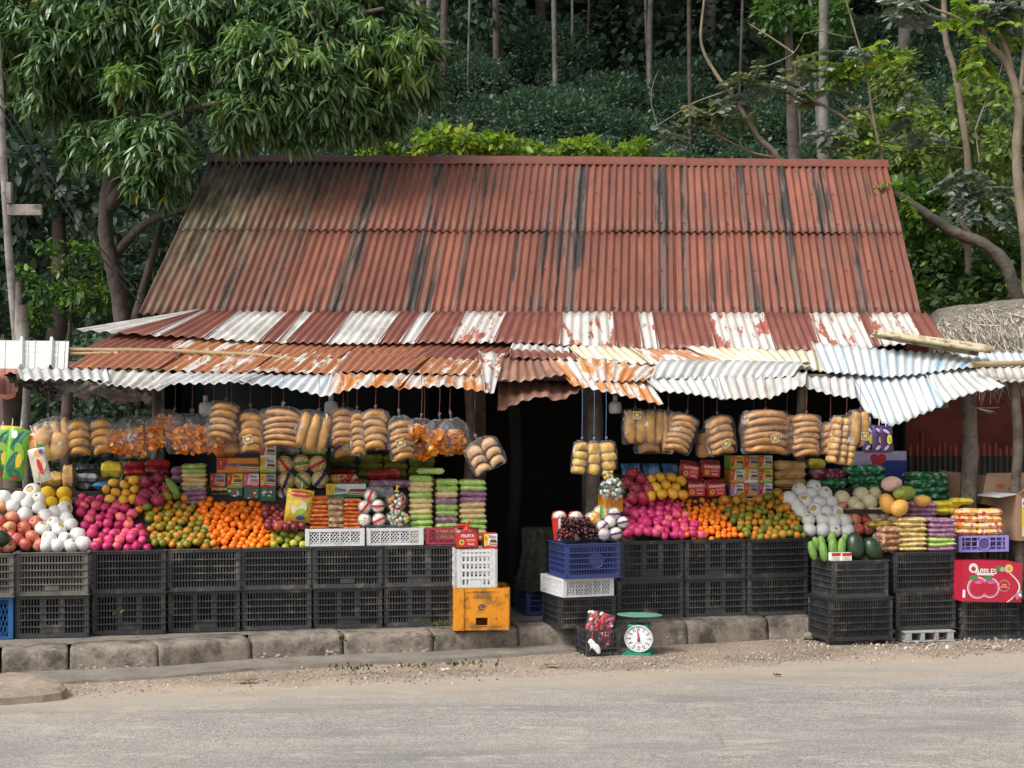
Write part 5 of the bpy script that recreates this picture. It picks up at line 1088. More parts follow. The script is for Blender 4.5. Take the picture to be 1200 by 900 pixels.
hand('mango', z6([(193,545),(240,537),(300,540),(352,555),(218,592),(272,578),(322,592),(192,635),(253,625),(307,622),(360,628)]), 'yellow mango, right counter', 'mango', 'yellow mangoes right of the doorway', r0=6.6)
hand('dragon', z1([(770,565),(835,550),(878,602),(815,612),(765,635),(830,655),(745,668)]), 'dragon fruit, left counter', 'dragon fruit', 'dragon fruits left of the doorway', r0=7.8)
hand('dragon', [(741,555),(752,562),(745,573),(759,573),(735,566),(741,584),(753,584)], 'dragon fruit, right counter', 'dragon fruit', 'dragon fruits right of the doorway', r0=7)
def single(name, label, cat, px, py, rx, ry, Y, mat, rot=0, bumpy=.05, group=None, stem=False):
    mb = MB(); mb.lathe(arc(12, 1, .05), 16); mb.v = [tuple(Vector(v)*(1+bumpy*noise.noise(Vector(v)*1.6+Vector((px, 0, 0))))) for v in mb.v]
    o = mesh(name, mb, mat, smooth=True); o.location = at(px, py, Y); s = Y/F; o.scale = (rx*s, rx*s*.95, ry*s); o.rotation_euler = (R(-12), R(rot), 0); return tag(o, label, cat, group)
single('watermelon', 'dark green melon at the far left edge beside the red apples', 'melon', 1, 632, 11, 11, shelfY(1)+.1, WMEL)
NETP = M('pinkish_netted_skin', (.55,.28,.22), .5, (.72,.5,.4), 12, .4, 26, dist=.01)
single('papaya', 'papaya wrapped in pinkish net behind the cream melons', 'papaya', 1045, 567, 9, 13, 10.75, NETP, 85)
single('papaya', 'green papaya lying on top of the orange brown papayas', 'papaya', 1060, 578, 8.8, 14.5, 10.7, GPAP, 82)
single('papaya', 'upright orange brown papaya right of the cream melons', 'papaya', 1040, 590, 9.5, 13, 10.72, PAPA, -25)
single('papaya', 'round orange brown papaya under the green one', 'papaya', 1054, 595, 9.5, 11.5, 10.62, PAPA, 60)
single('papaya', 'brownish papaya behind the purple snack packs', 'papaya', 1081, 587, 7, 11, 10.8, PAPA, 88)
for i, (px, py, rx, ry, rot) in enumerate([(952,645,5,12,-12),(965,646,5.2,12.5,-6),(976,640,5.5,11,4),(986,641,5.5,12,10),(963,636,5,9,-10),(975,630,5,8,20),(990,632,4.5,8,15),(957,637,4.5,9,-20)]):
    single('cucumber', 'fat green cucumber in the black corner crate, ' + ['leftmost at the front','second from the left at the front','third from the left at the front','rightmost beside the dark melons','left one of the back row','middle one of the back row','right one of the back row','tucked behind the leftmost'][i], 'cucumber', px, py, rx, ry, 10.44+(.08 if py < 640 else 0), CUKE, rot, .08, 'cucumbers in the corner crate')
single('watermelon', 'glossy dark green melon beside the cucumbers, left of two', 'melon', 1002, 640, 11.5, 17, 10.47, WMEL, -6); single('watermelon', 'glossy dark green melon in the corner crate, right of two', 'melon', 1022, 643, 11, 14.5, 10.47, WMEL, -22)
# ---------------------------------------------------------------- packaged goods
def C(name, c, r=.4): return M(name, c, r, tuple(x*.85 for x in c), 15, .05, 40)
PR = {k: C(k+'_print', v) for k, v in dict(white=(.80,.80,.78), red=(.60,.03,.03), crimson=(.50,.02,.05), orange=(.75,.28,.03), yellow=(.78,.56,.05), green=(.06,.26,.07), lime=(.28,.50,.06), blue=(.03,.07,.35), navy=(.02,.03,.14), pink=(.65,.15,.35), brown=(.16,.06,.03), cream=(.72,.62,.40), teal=(.03,.16,.11), purple=(.10,.02,.14), black=(.02,.02,.022), silver=(.42,.43,.45), lilac=(.45,.40,.60)).items()}
def slot(mats, m_):
    if m_ not in mats: mats.append(m_)
    return mats.index(m_)
def rect(mb, x0, x1, z0, z1, y, mi): mb.add([(x0,y,z0),(x1,y,z0),(x1,y,z1),(x0,y,z1)], [(0,1,2,3)], mi)
def pg(mb, pts, y, mi): mb.add([(p[0], y, p[1]) for p in pts], [tuple(range(len(pts)))], mi)
def ell(mb, cx, cz, rx, rz, y, mi, n=20, a0=0, a1=6.2832): pg(mb, [(cx+rx*math.cos(a0+(a1-a0)*k/n), cz+rz*math.sin(a0+(a1-a0)*k/n)) for k in range(n)], y, mi)
def angf(px): return R(8.2 if px < 575 else 13)
def place(px0, px1, Y0, z=None, py=None, a=None):
    a = angf(px0) if a is None else a; (X, Y), w = span(px0, px1, Y0, a); z = z if z is not None else EYE-(py-HZ)/F*Y0; return X, Y, z, w, a
SHR = plastic('shrink_film', (.9,.9,.92), .03, .18, 14)
def cakebox(label, px0, px1, py0, py1, Y0, side, bgc, low, cake, brand='Eliso', d=.12, group='small cake boxes', wide=False, a=None, z=None):
    X, Y, z, w, a = place(px0, px1, Y0, z, py1, a); h = (py1-py0)/F*Y0; mats = [PR[low]]; mb = MB(); mb.box((w/2, d/2, h/2), (w, d, h)); e = -.0012
    S_ = lambda k: slot(mats, PR[k] if isinstance(k, str) else k)
    rect(mb, .002, w-.002, .002, h-.002, e, S_(bgc)); sw = min(.28*w, h*.6)
    pg(mb, [(.002,.002),(sw*.75,.002),(sw*1.35,h-.002),(.002,h-.002)], e*2, S_(side)); pg(mb, [(.002,.002),(w-.002,.002),(w-.002,h*.22),(w*.6,h*.3),(.002,h*.16)], e*3, S_(low))
    cx = w*(.78 if wide else .66); cw = h*.75 if wide else w*.27
    pg(mb, [(cx-cw,h*.22),(cx+cw,h*.14),(cx+cw*1.02,h*.42),(cx-cw*.9,h*.48)], e*4, S_('cream')); pg(mb, [(cx-cw*.95,h*.44),(cx+cw,h*.38),(cx+cw*.9,h*.60),(cx-cw*.6,h*.62)], e*5, S_(cake))
    pg(mb, [(cx-cw,h*.30),(cx+cw,h*.23),(cx+cw,h*.28),(cx-cw,h*.35)], e*6, S_(cake))
    mb.text(brand, h*(.42 if wide else .26), Matrix.Translation((w*(.36 if wide else .64), e*6, h*(.56 if wide else .80))) @ FRONT, S_('blue'))
    mb.text('2', h*.34, Matrix.Translation((sw*.45, e*6, h*.68)) @ FRONT, S_('yellow' if side != 'yellow' else 'red'))
    o = mesh('cake_box', mb, mats); o.location = (X, Y, z); o.rotation_euler = (0, 0, a+random.uniform(-.02, .02)); return tag(o, label, 'cake box', group)
YB = shelfY(280)+.52
G_ = 'cake boxes stacked left of the doorway'
cakebox('long orange cake box lying on the left stack of small cake boxes', 254, 303, 537, 554, YB, 'red', 'orange', 'orange', 'brown', 'Kovaro', .12, G_, True)
for (x0, y0, sd, bg_, lo, ck, ds) in ((305,520,'red','white','white','brown','topmost small one, on the column beside the snack cups'),(305,537,'yellow','white','lime','brown','second from top in the column beside the snack cups'),(246,555,'red','silver','crimson','red','leftmost in the row under the long orange box'),(266,555,'red','yellow','lime','brown','second from left in the row under the long orange box'),(285,555,'pink','white','crimson','pink','third from left in the row under the long orange box'),(305,555,'yellow','silver','crimson','brown','rightmost in the row under the long orange box')):
    cakebox(f'{bg_} and {sd} cake box, {ds}', x0, x0+18.5, y0, y0+16.8, YB-.01, sd, bg_, lo, ck, 'Eliso', .11, G_)
for k, (x0, y1, c_, ds) in enumerate(((248,586,'yellow','leftmost'),(266,586,'teal','second from left'),(286,590,'teal','third from left'),(305,594,'teal','rightmost and tallest'))):
    X, Y, z, w, a = place(x0, x0+18, YB-.015, None, y1); h = (y1-572)/F*YB; mats = [PR[c_]]; mb = MB(); mb.box((w/2, .05, h/2), (w, .1, h)); rng_ = random.Random(k)
    for q in range(16): cx, cz = rng_.uniform(.15, .85)*w, rng_.uniform(.1, .9)*h; ell(mb, cx, cz, rng_.uniform(.005, .014), rng_.uniform(.003, .010), -.001-.0003*q, slot(mats, PR[rng_.choice(['white','silver','lime','red','white','teal'])]), 8)
    o = mesh('biscuit_pack', mb, mats); o.location = (X, Y, z); o.rotation_euler.z = a; tag(o, f'{"yellow" if c_ == "yellow" else "dark green"} biscuit pack, {ds} of the row behind the small oranges', 'biscuit pack', 'biscuit packs under the cake boxes')
cakebox('long green and yellow cake box behind the orange cracker stacks', 382, 429, 567, 583, shelfY(382)+.30, 'yellow', 'white', 'green', 'brown', 'Eliso', .1, None, True)
YB = shelfY(855)+.50
cols = [['red','yellow','lime'],['red','silver','orange'],['red','cream','lime'],['red','white','orange'],['orange','white','white'],['red','yellow','lime'],['pink','white','lilac'],['red','silver','orange'],['crimson','white','pink']]
for r_ in range(3):
    for c_ in range(3):
        sd, bg_, lo = cols[r_*3+c_]; cakebox(f'small cake box, {["left","middle","right"][c_]} column, {["top","middle","bottom"][r_]} row of the nine right of the red bags', 856+c_*16.8-(0 if r_ else 0), 856+c_*16.8+15.6, 534+r_*16.2, 549.6+r_*16.2, YB-.01*r_, sd, bg_, lo, 'brown', 'Eliso', .12, 'nine cake boxes right of the doorway')
mb = MB(); mats = [PR['white']]; X, Y, z, w, a = place(866, 893, YB-.06, None, 590); mb.box((w/2, .003, .018), (w, .006, .036)); mb.text('12,000K', .03, Matrix.Translation((w/2, -.0008, .018)) @ FRONT, slot(mats, PR['black']))
o = mesh('price_card', mb, mats); o.location = (X, Y, z); o.rotation_euler.z = a; tag(o, 'white price card with black figures under the nine cake boxes', 'price card')
cakebox('small red cake box standing on the white bottle crate beside the red bag', 567, 583, 623, 640.5, 10.03, 'yellow', 'white', 'red', 'brown', 'Eliso', .12, None, a=R(7), z=.713)

# soft packs: pillow shape with crimped ends
def pillow(w, d, h, n=10, cr=.10, seed=0, ripple=.12, vert=False, blunt=3.2):
    mb = MB(); nx, ny = n, max(5, n//2+2)
    for s in (1, -1):
        for j in range(ny+1):
            for i in range(nx+1):
                u, v = i/nx*2-1, j/ny*2-1; f_ = max(0, 1-abs(u)**blunt)**.55*max(0, 1-abs(v)**4)**.5
                wv = 1+ripple*noise.noise(Vector((u*2.4+seed, v*2.4, s*2)))*2+.22*noise.noise(Vector((u*6+seed, v*5, s)))
                mb.v.append((u*w/2, v*d/2*(1-.04*abs(u)), s*h/2*f_*wv+(.0025*math.sin(j*2.2+seed) if abs(u) > .95 else 0)))
    k = (nx+1)*(ny+1)
    for s in range(2):
        for j in range(ny):
            for i in range(nx):
                q = [s*k+j*(nx+1)+i, s*k+j*(nx+1)+i+1, s*k+(j+1)*(nx+1)+i+1, s*k+(j+1)*(nx+1)+i]; mb.f.append(tuple(q if s == 0 else q[::-1])); mb.m.append(0)
    return mb
def foodmat(name, stops, sc=30, rough=.35, bmp=.8, aniso=(1,1,1), film=.5):
    m, t, b = newmat(name); v = coords(t, 'Object', aniso, rnd=True); n = nz(t, v, sc, 5, .65); c = ramp(t, n, stops)
    L(t, c, b.inputs['Base Color']); b.inputs['Roughness'].default_value = rough; b.inputs['Coat Weight'].default_value = film; b.inputs['Coat Roughness'].default_value = .12; bump(t, b, nz(t, v, sc*1.2, 4), bmp, .012); return m
def fm(name, c, d=.55, hi=None, **k): return foodmat(name, [(.36, tuple(x*d for x in c)), (.52, c), (.70, hi or tuple(min(.85, x*1.25+.12) for x in c))], **k)
FD = dict(green=fm('green_wafers', (.42,.62,.16), .7, (.72,.82,.5)), yellow=fm('pale_yellow_wafers', (.76,.62,.30), .72, (.85,.8,.62)), purple=fm('purple_wafers', (.36,.17,.30), .6, (.66,.5,.6)), orange=fm('orange_crackers', (.56,.13,.03), .55, (.74,.34,.15)), nuts=fm('brown_nuts', (.30,.17,.08), .3, (.65,.48,.3), sc=26), olive=fm('olive_leaf_wrap', (.17,.19,.025), .6, (.3,.32,.08), sc=10), dkgreen=fm('dark_green_wrap', (.015,.07,.03), .5, (.1,.2,.1), sc=12), maroon=fm('maroon_foil', (.22,.012,.035), .5, (.5,.15,.2), sc=16), candy=fm('green_twists', (.02,.22,.08), .25, (.62,.75,.66), sc=26), redtw=fm('maroon_twists', (.2,.02,.05), .3, (.65,.5,.5), sc=26), peanut=fm('peanut_brittle', (.42,.20,.10), .45, (.75,.58,.45), sc=30), banana=fm('banana_chips', (.66,.48,.18), .5, (.82,.72,.48), sc=22), brown=fm('brown_wrap', (.13,.06,.04), .5, (.35,.22,.16), sc=16), bread=fm('rusk_slices', (.60,.36,.14), .6, (.75,.58,.36), sc=12), silver=fm('silver_wrap', (.36,.37,.39), .3, (.75,.76,.78), sc=14), goldwrap=fm('golden_wrap', (.52,.32,.05), .3, (.78,.62,.25), sc=14), redye=foodmat('red_yellow_wrap', [(.40,(.62,.03,.03)),(.46,(.75,.62,.45)),(.54,(.8,.5,.06)),(.62,(.70,.12,.04))], 18), yprint=foodmat('yellow_wrap', [(.38,(.5,.42,.02)),(.5,(.80,.62,.02)),(.72,(.85,.75,.3))], 16), blk=fm('black_foil', (.02,.02,.022), .5, (.35,.35,.36), sc=12), redpk=fm('red_foil', (.42,.02,.03), .5, (.7,.25,.2), sc=14))
def stack(desc, px0, px1, pyt, pyb, Y0, seq, d=.11, group=None, cat='snack pack', name='snack_pack', over=1.1, a=None, zb=None, jit=.004, words=None):
    """a pile of flat packs; seq from the bottom up"""
    X, Y, z, w, a = place(px0, px1, Y0, zb, pyb, a); zt = EYE-(pyt-HZ)/F*Y0; h = (zt-z)/len(seq)
    for k, c_ in enumerate(seq):
        key = (c_, round(w, 2)); ms = pillow(w, d, h*over, 16, seed=k*3.1+px0, blunt=9)
        o = mesh(name, ms, FD[c_], smooth=True); q = Vector((w/2, d/2, 0)); q.rotate(Matrix.Rotation(a, 3, 'Z'))
        o.location = (X+q.x+random.uniform(-jit, jit), Y+q.y, z+h*(k+.5)); o.rotation_euler = (random.uniform(-.03, .03), random.uniform(-.05, .05), a+random.uniform(-.08, .08))
        wd = (words or {}).get(c_, c_ if c_ not in ('olive', 'dkgreen') else {'olive': 'olive green', 'dkgreen': 'dark green'}[c_])
        tag(o, f'{wd} pack, {ORD[k+1] if len(seq) > 1 else "single"} from bottom {desc}', cat, group or 'stacked snack packs')
RC = {'green': 'green round wafer', 'yellow': 'pale yellow round wafer', 'purple': 'purple round wafer', 'orange': 'orange cracker', 'nuts': 'brown nut', 'candy': 'green white sweets', 'redtw': 'maroon white sweets', 'peanut': 'peanut brittle', 'banana': 'banana chip', 'redye': 'red and yellow', 'yprint': 'yellow printed', 'bread': 'rusk', 'blk': 'black foil', 'redpk': 'red foil', 'brown': 'brown wrapped', 'silver': 'silver', 'goldwrap': 'golden', 'maroon': 'maroon foil'}
TS = shelfY(440)
YT = TS+.02
def wst(*a, **k): return stack(*a, words=RC, **k)
wst('of tall wafer stack beside the candy bags', 480, 508, 558, 616, TS+.06, ['yellow','yellow','green','green','green','yellow','yellow','yellow','green','yellow','yellow','green'], .15, 'round wafer stacks left of the doorway', name='wafer_pack', zb=.742)
wst('on top of the tall wafer stack', 489, 522, 549, 556, TS+.07, ['green'], .15, 'round wafer stacks left of the doorway', name='wafer_pack', over=1)
wst('of middle wafer stack', 510, 537, 562, 616, TS+.10, ['yellow','yellow','green','purple','green','green','purple','yellow','green','green'], .15, 'round wafer stacks left of the doorway', name='wafer_pack', zb=.742)
wst('of wafer stack nearest the doorway', 539, 571, 563, 616, TS+.13, ['yellow','yellow','green','green','yellow','yellow','yellow','purple','purple','green','green'], .15, 'round wafer stacks left of the doorway', name='wafer_pack', zb=.742)
wst('of left orange cracker stack on the white tray', 362, 387, 582, 617, TS-.0, ['orange']*8, .12, 'orange cracker stacks', name='cracker_pack', zb=.85-.02)
wst('of the nut stack between the cracker stacks', 384, 405, 585, 617, TS+.0, ['nuts']*5, .12, 'nut packs on the white tray', name='nut_pack', zb=.83, over=1.4)
wst('of right orange cracker stack on the white tray', 403, 424, 585, 617, TS+.0, ['orange']*8, .12, 'orange cracker stacks', name='cracker_pack', zb=.83)
wst('of wafer stack behind the left mandarins', 212, 242, 544, 592, shelfY(212)+.42, ['purple','purple','purple','silver','yellow','yellow','yellow','green','green'], .16, 'wafer stack behind the mandarins', name='wafer_pack')
wst('of short purple stack behind the dragon fruit', 200, 214, 548, 566, shelfY(200)+.60, ['purple','purple'], .12, 'purple packs')
wst('of maroon stack behind the dragon fruit', 169, 199, 540, 566, shelfY(170)+.62, ['maroon','maroon','redpk'], .12, 'maroon packs')
wst('of red stack behind the mangoes', 145, 170, 542, 566, shelfY(150)+.62, ['goldwrap','redpk','redpk'], .12, 'red packs')
wst('of yellow pair behind the mangoes', 117, 143, 542, 560, shelfY(120)+.64, ['yprint'], .12, 'yellow packs', over=1)
wst('above the blue packet', 87, 114, 545, 575, shelfY(90)+.62, ['blk','silver','blk'], .12, 'black packs')
wst('behind the yellow netted melons', 45, 73, 553, 571, shelfY(50)+.6, ['goldwrap'], .1, 'golden packs', over=1)
wst('standing beside the black packs', 73, 86, 546, 571, shelfY(76)+.58, ['bread'], .06, 'rusk packs', over=1)
for i, (a0, a1, t0, t1, sq) in enumerate(((386,418,535,562,['dkgreen','dkgreen','redpk','dkgreen','olive']),(420,450,533,562,['olive']*4),(450,478,533,562,['olive']*4),(479,510,535,560,['olive']*3))):
    wst(f'of leaf wrapped column {i+1} under the hanging bread', a0, a1, t0, t1, TS+.75, sq, .14, 'leaf wrapped packs at the back', name='leaf_wrapped_pack', zb=1.087)
wst('of the brown layer behind the green cake box', 384, 422, 558, 568, TS+.5, ['redpk'], .12, 'brown packs', over=1)
wst('behind the snack cups under the bread', 345, 385, 533, 540, TS+.7, ['olive'], .12, 'back row packs', over=1)
wst('above the candy bags, left one', 433, 466, 563, 574, TS+.34, ['purple'], .1, 'purple and white packs', over=1); wst('above the candy bags, right one', 462, 482, 563, 572, TS+.36, ['purple'], .1, 'purple and white packs', over=1)
wst('of pale pack pair behind the candy cups', 428, 462, 570, 585, TS+.25, ['silver'], .1, 'silver packs', over=1)
# right side stacks
YR = shelfY(930)
wst('of rusk stack beside the nine cake boxes', 908, 946, 541, 582, YR+.48, ['bread']*4, .14, 'rusk packs', name='rusk_pack')
for r_, (x0, x1, y0, y1, sq) in enumerate(((953,993,550,561,['redtw']),(993,1040,546,556,['candy']),(950,995,561,573,['candy']),(995,1040,556,567,['candy']),(965,1000,573,583,['candy']),(1000,1035,567,579,['candy']))):
    wst(['upper left of the sweets','upper right of the sweets','middle left of the sweets','middle right of the sweets','lower left of the sweets','lower right of the sweets'][r_]+' behind the melons', x0, x1, y0, y1, 11.28+.02*r_, sq, .12, 'long bags of sweets', name='sweets_bag', over=1.1)
wst('of sweets stack left of the tree post', 1066, 1114, 554, 588, 11.25, ['candy']*4, .14, 'stack of green sweets bags', name='sweets_bag')
wst('of banana chip stack on the corner crate', 1055, 1088, 607, 646, 10.58, ['banana']*7, .14, 'banana chip stack', name='chip_pack', zb=.64, a=R(12))
wst('of peanut stack on the corner crate', 1035, 1056, 618, 646, 10.56, ['peanut']*4, .13, 'peanut brittle packs', name='peanut_pack', zb=.64, a=R(12))
wst('behind the peanut stack', 1022, 1052, 612, 619, 10.75, ['goldwrap'], .12, 'golden packs', over=1.3)
wst('of purple and green stack on the corner crate', 1090, 1121, 608, 646, 10.6, ['purple','green','green','purple','purple','purple','purple'], .14, 'purple and green stack', name='wafer_pack', zb=.64, a=R(12))
wst('of purple stack behind the banana chips', 1066, 1100, 589, 612, 10.85, ['purple']*4, .12, 'purple stack', name='wafer_pack')
for i, (x0, x1) in enumerate(((1122,1148),(1148,1176))):
    wst(f'of {["left","right"][i]} stack on the lavender tray', x0, x1, 597, 632, 10.76, ['redye']*4, .12, 'red and yellow packs', name='biscuit_pack', zb=.742-.0, a=R(10))
for i, (x0, x1, y0, y1) in enumerate(((1093,1122,595,604),(1120,1153,596,605),(1095,1130,587,596),(1118,1142,584,592))):
    wst(['lower left','lower right','upper left','upper right'][i]+' of the yellow packets behind the corner stacks', x0, x1, y0, y1, 10.98, ['yprint'], .12, 'yellow packets', over=1)
wst('behind the left candy bag', 386, 420, 556, 567, TS+.48, ['redye'], .1, 'filler packs', over=1); wst('behind the pale snack tubs', 430, 470, 550, 562, TS+.5, ['redpk'], .1, 'filler packs', over=1)
wst('between the rusks and the sweets', 948, 968, 538, 551, YR+.7, ['yprint'], .1, 'filler packs', over=1); wst('above the long orange cake box', 252, 276, 529, 537, YB if False else shelfY(280)+.6, ['goldwrap'], .1, 'filler packs', over=1)
wst('at the back above the corn cups', 322, 352, 524, 533, shelfY(350)+.62, ['silver'], .1, 'filler packs', over=1); wst('at the back beside the leaf wrapped columns', 353, 384, 522, 533, shelfY(350)+.64, ['green'], .1, 'filler packs', over=1)
# the plank carrying the back right goods
mb = MB(); A = at(1010, 590, 11.2); mb.box((A.x+.35, 11.3, .90), (1.5, .5, .03)); T = thing('trestle', 'dark plank trestle holding the goods behind the corner crates', 'table', (A.x+.35, 11.3, .1), 0)
mesh('top', mb, RW, T, world=True)
for sx in (-.6, .6):
    for sy in (-.2, .2): mb = MB(); mb.box((A.x+.35+sx, 11.3+sy, .45), (.05, .05, .87)); mesh('leg', mb, RW, T, world=True)

# ---------------------------------------------------------------- snack cups seen lid on
POP = foodmat('puffed_corn', [(.38,(.42,.24,.05)),(.5,(.78,.56,.18)),(.66,(.86,.78,.5))], 60, .4, .5); POPW = foodmat('pale_puffs', [(.38,(.42,.32,.26)),(.5,(.74,.66,.56)),(.66,(.85,.82,.77))], 55, .4, .5)
LIDP = plastic('lid_plastic', (.95,.95,.95), .06, .3, 20)
def cup(label, px, py, rpx, Y, band, fill, ring, group, tilt=0, rim='white', body='white'):
    P = at(px, py, Y); r_ = rpx/F*Y; T = thing('snack_cup', label, 'snack cup', P, random.uniform(-.1, .25), group); T.rotation_euler.x = random.uniform(-.1, .1)+tilt
    Q = FRONT.to_4x4(); mb = MB(); mb.lathe([(r_*.72,-.13),(r_*.96,0),(r_,.004),(r_*.93,.006),(r_*.93,.0)], 22, 0, Q); mesh('tub', mb, PR[body], T, smooth=False)
    mb = MB(); n = 10
    for i in range(n):                                            # domed heap of puffs
        pass
    mb.lathe([(r_*.92,.001),(r_*.8,.012),(r_*.5,.020),(.001,.023)], 20, 0, Q); mesh('filling', mb, fill, T, smooth=True)
    if band:
        mb = MB(); an = ring; c, s = math.cos(an), math.sin(an); k = 8; pts = []
        for i in range(k+1):
            u = -1+2*i/k; z = .025*(1-u*u)**.6+.004
            for sd in (-.17, .17): pts.append((r_*(u*c*.97-s*sd), -z-.002, r_*(u*s*.97+c*sd)))
        mb.add(pts, [(2*i, 2*i+2, 2*i+3, 2*i+1) for i in range(k)]); mesh('paper_band', mb, PR[band], T)
    return T
gc = 'snack cups lying lid forward left of the doorway'; YC = shelfY(350)+.50
for px, py, b_, an, lb in ((333,544,'red',-.9,'top row, left'),(353,543,'green',.1,'top row, middle'),(372,544,'red',.5,'top row, right'),(335.5,563,'navy',1.2,'second row, left'),(355,563,'green',-.7,'second row, middle'),(375,562,'navy',.9,'second row, right'),(334,581,'navy',-1.2,'bottom row, alone')):
    cup(f'corn snack cup with a {b_} paper band, {lb}', px, py, 10, YC, b_, POP, an, gc, rim='cream', body='cream')
for px, py, b_, an, lb in ((434,581,'red',1.2,'upper left, half hidden'),(427.5,594,'crimson',.9,'middle left'),(443,593,'crimson',0,'middle right'),(427,609,None,0,'lower left without band'),(444,609,'red',.4,'lower right')):
    cup(f'pale snack tub on the white tray, {lb}', px, py, 8, TS+.02+(.05 if py < 590 else 0), b_, POPW, an, 'pale snack tubs on the white tray', body='silver')
for px, py, b_, an, r_, f_, lb in ((706,617,'purple',.8,7.5,POPW,'lower left, over the grapes'),(715,611,None,.4,7.5,POPW,'middle of the group'),(720,602,'purple',0,7.5,POPW,'topmost with violet band'),(730,612,'purple',.2,7,POPW,'right with violet band'),(708,626,'lilac',0,7.5,POPW,'front row, left'),(722,625,'purple',.2,7.5,POPW,'front row, right'),(696,608,'orange',1,9,POP,'large yellow one, left'),(704,601,'green',1.5,9,POP,'large yellow one with green band')):
    cup(f'snack tub on the navy crate, {lb}', px, py, r_, 10.12+(627-py)*.004, b_, f_, an, 'snack tubs beside the grapes', body='silver')
def popcup(label, px, Y, c1, c2):
    B = at(px, 633, Y); T = thing('popcorn_cup', label, 'snack cup', B, .2); h = .15
    mb = MB(); mb.lathe([(.034,0),(.052,h),(.054,h+.004),(.05,h+.004)], 20); mats = [PR[c1]]; mb.m = [slot(mats, PR[[c1, c2, 'white'][(i % 20)//7 % 3]]) for i in range(len(mb.f))]; mesh('cup', mb, mats, T)
    mb = MB(); mb.lathe([(.051,h+.002),(.049,h+.025),(.038,h+.043),(.02,h+.052),(.001,h+.054)], 18); mesh('popcorn', mb, POPW, T, smooth=True)
    mb = MB(); c, k = 0, 8; pts = []
    for i in range(k+1):
        th = math.pi*i/k
        for sd in (-.011, .011): pts.append((.052*math.cos(th)*.9+sd, -.012-.02*math.sin(th)*.5, h+.002+.054*math.sin(th)))
    mb.add(pts, [(2*i, 2*i+2, 2*i+3, 2*i+1) for i in range(k)]); mesh('paper_band', mb, PR['red'], T)
popcup('orange and red popcorn cup with domed lid, left of two behind the grapes', 655, 10.2, 'orange', 'red'); popcup('red popcorn cup with domed lid, right of two behind the grapes', 674, 10.3, 'crimson', 'orange')
# grapes heaped in the navy crate
GRP = fruitmat('grape_skin', [(.1,(.035,.006,.012)),(.6,(.075,.012,.022)),(.9,(.14,.03,.035))], .25, None, 2)
for b_, (px, py) in enumerate(((662,625),(676,620),(690,624),(668,614),(684,613))):
    P = at(px, py, 10.13); mb = MB()
    for _ in range(85):
        q = Vector((random.gauss(0, .030), random.gauss(0, .026), random.gauss(0, .020))); q = Vector([max(-.055, min(.055, c_)) for c_ in q]); mb.ball(q, .0115, 9, 7)
    o = mesh('grape_bunch', mb, GRP, smooth=True); o.location = P; tag(o, 'dark red grape bunch on the navy crate, '+['front left','front middle','front right','back left','back right'][b_], 'grapes', 'grape bunches on the navy crate')
mb = MB(); X, Y, z, w, a = place(655, 727, 10.05, .735); mb.box((w/2, .14, 0), (w*.9, .22, .012)); o = mesh('crate_liner', mb, RW); o.location = (X, Y, z-.03); o.rotation_euler.z = R(17); tag(o, 'dark board laid inside the navy crate under the grapes', 'board')

# ---------------------------------------------------------------- hanging bags
BUN = None
def bunmat(name, top, side):
    m, t, b = newmat(name); v = coords(t, 'Object', rnd=True); g = t.nodes.new('ShaderNodeNewGeometry')
    c = ramp(t, nz(t, v, 16, 4), [(.35, tuple(x*.55 for x in top)), (.62, top)])
    at_ = t.nodes.new('ShaderNodeAttribute'); at_.attribute_name = 'crust'; c = mix(t, at_.outputs['Fac'], side, c)
    L(t, c, b.inputs['Base Color']); b.inputs['Roughness'].default_value = .55; b.inputs['Coat Weight'].default_value = .12; b.inputs['Coat Roughness'].default_value = .15; bump(t, b, nz(t, v, 60, 4), .3, .004); return m
B1 = bunmat('baked_bun', (.52,.25,.065), (.17,.055,.012)); B2 = bunmat('golden_baguette', (.58,.29,.04), (.24,.09,.012)); B3 = bunmat('pale_roll', (.62,.35,.11), (.34,.14,.035)); B4 = bunmat('toast_block', (.66,.42,.20), (.36,.13,.05))
B5 = bunmat('yellow_topped_roll', (.72,.46,.10), (.34,.14,.03)); CHIP_ = leafmat('dried_orange_slices', [(0,(.50,.14,.012)),(.5,(.74,.27,.02)),(.85,(.84,.42,.06)),(1,(.86,.56,.18))], .3, .25)
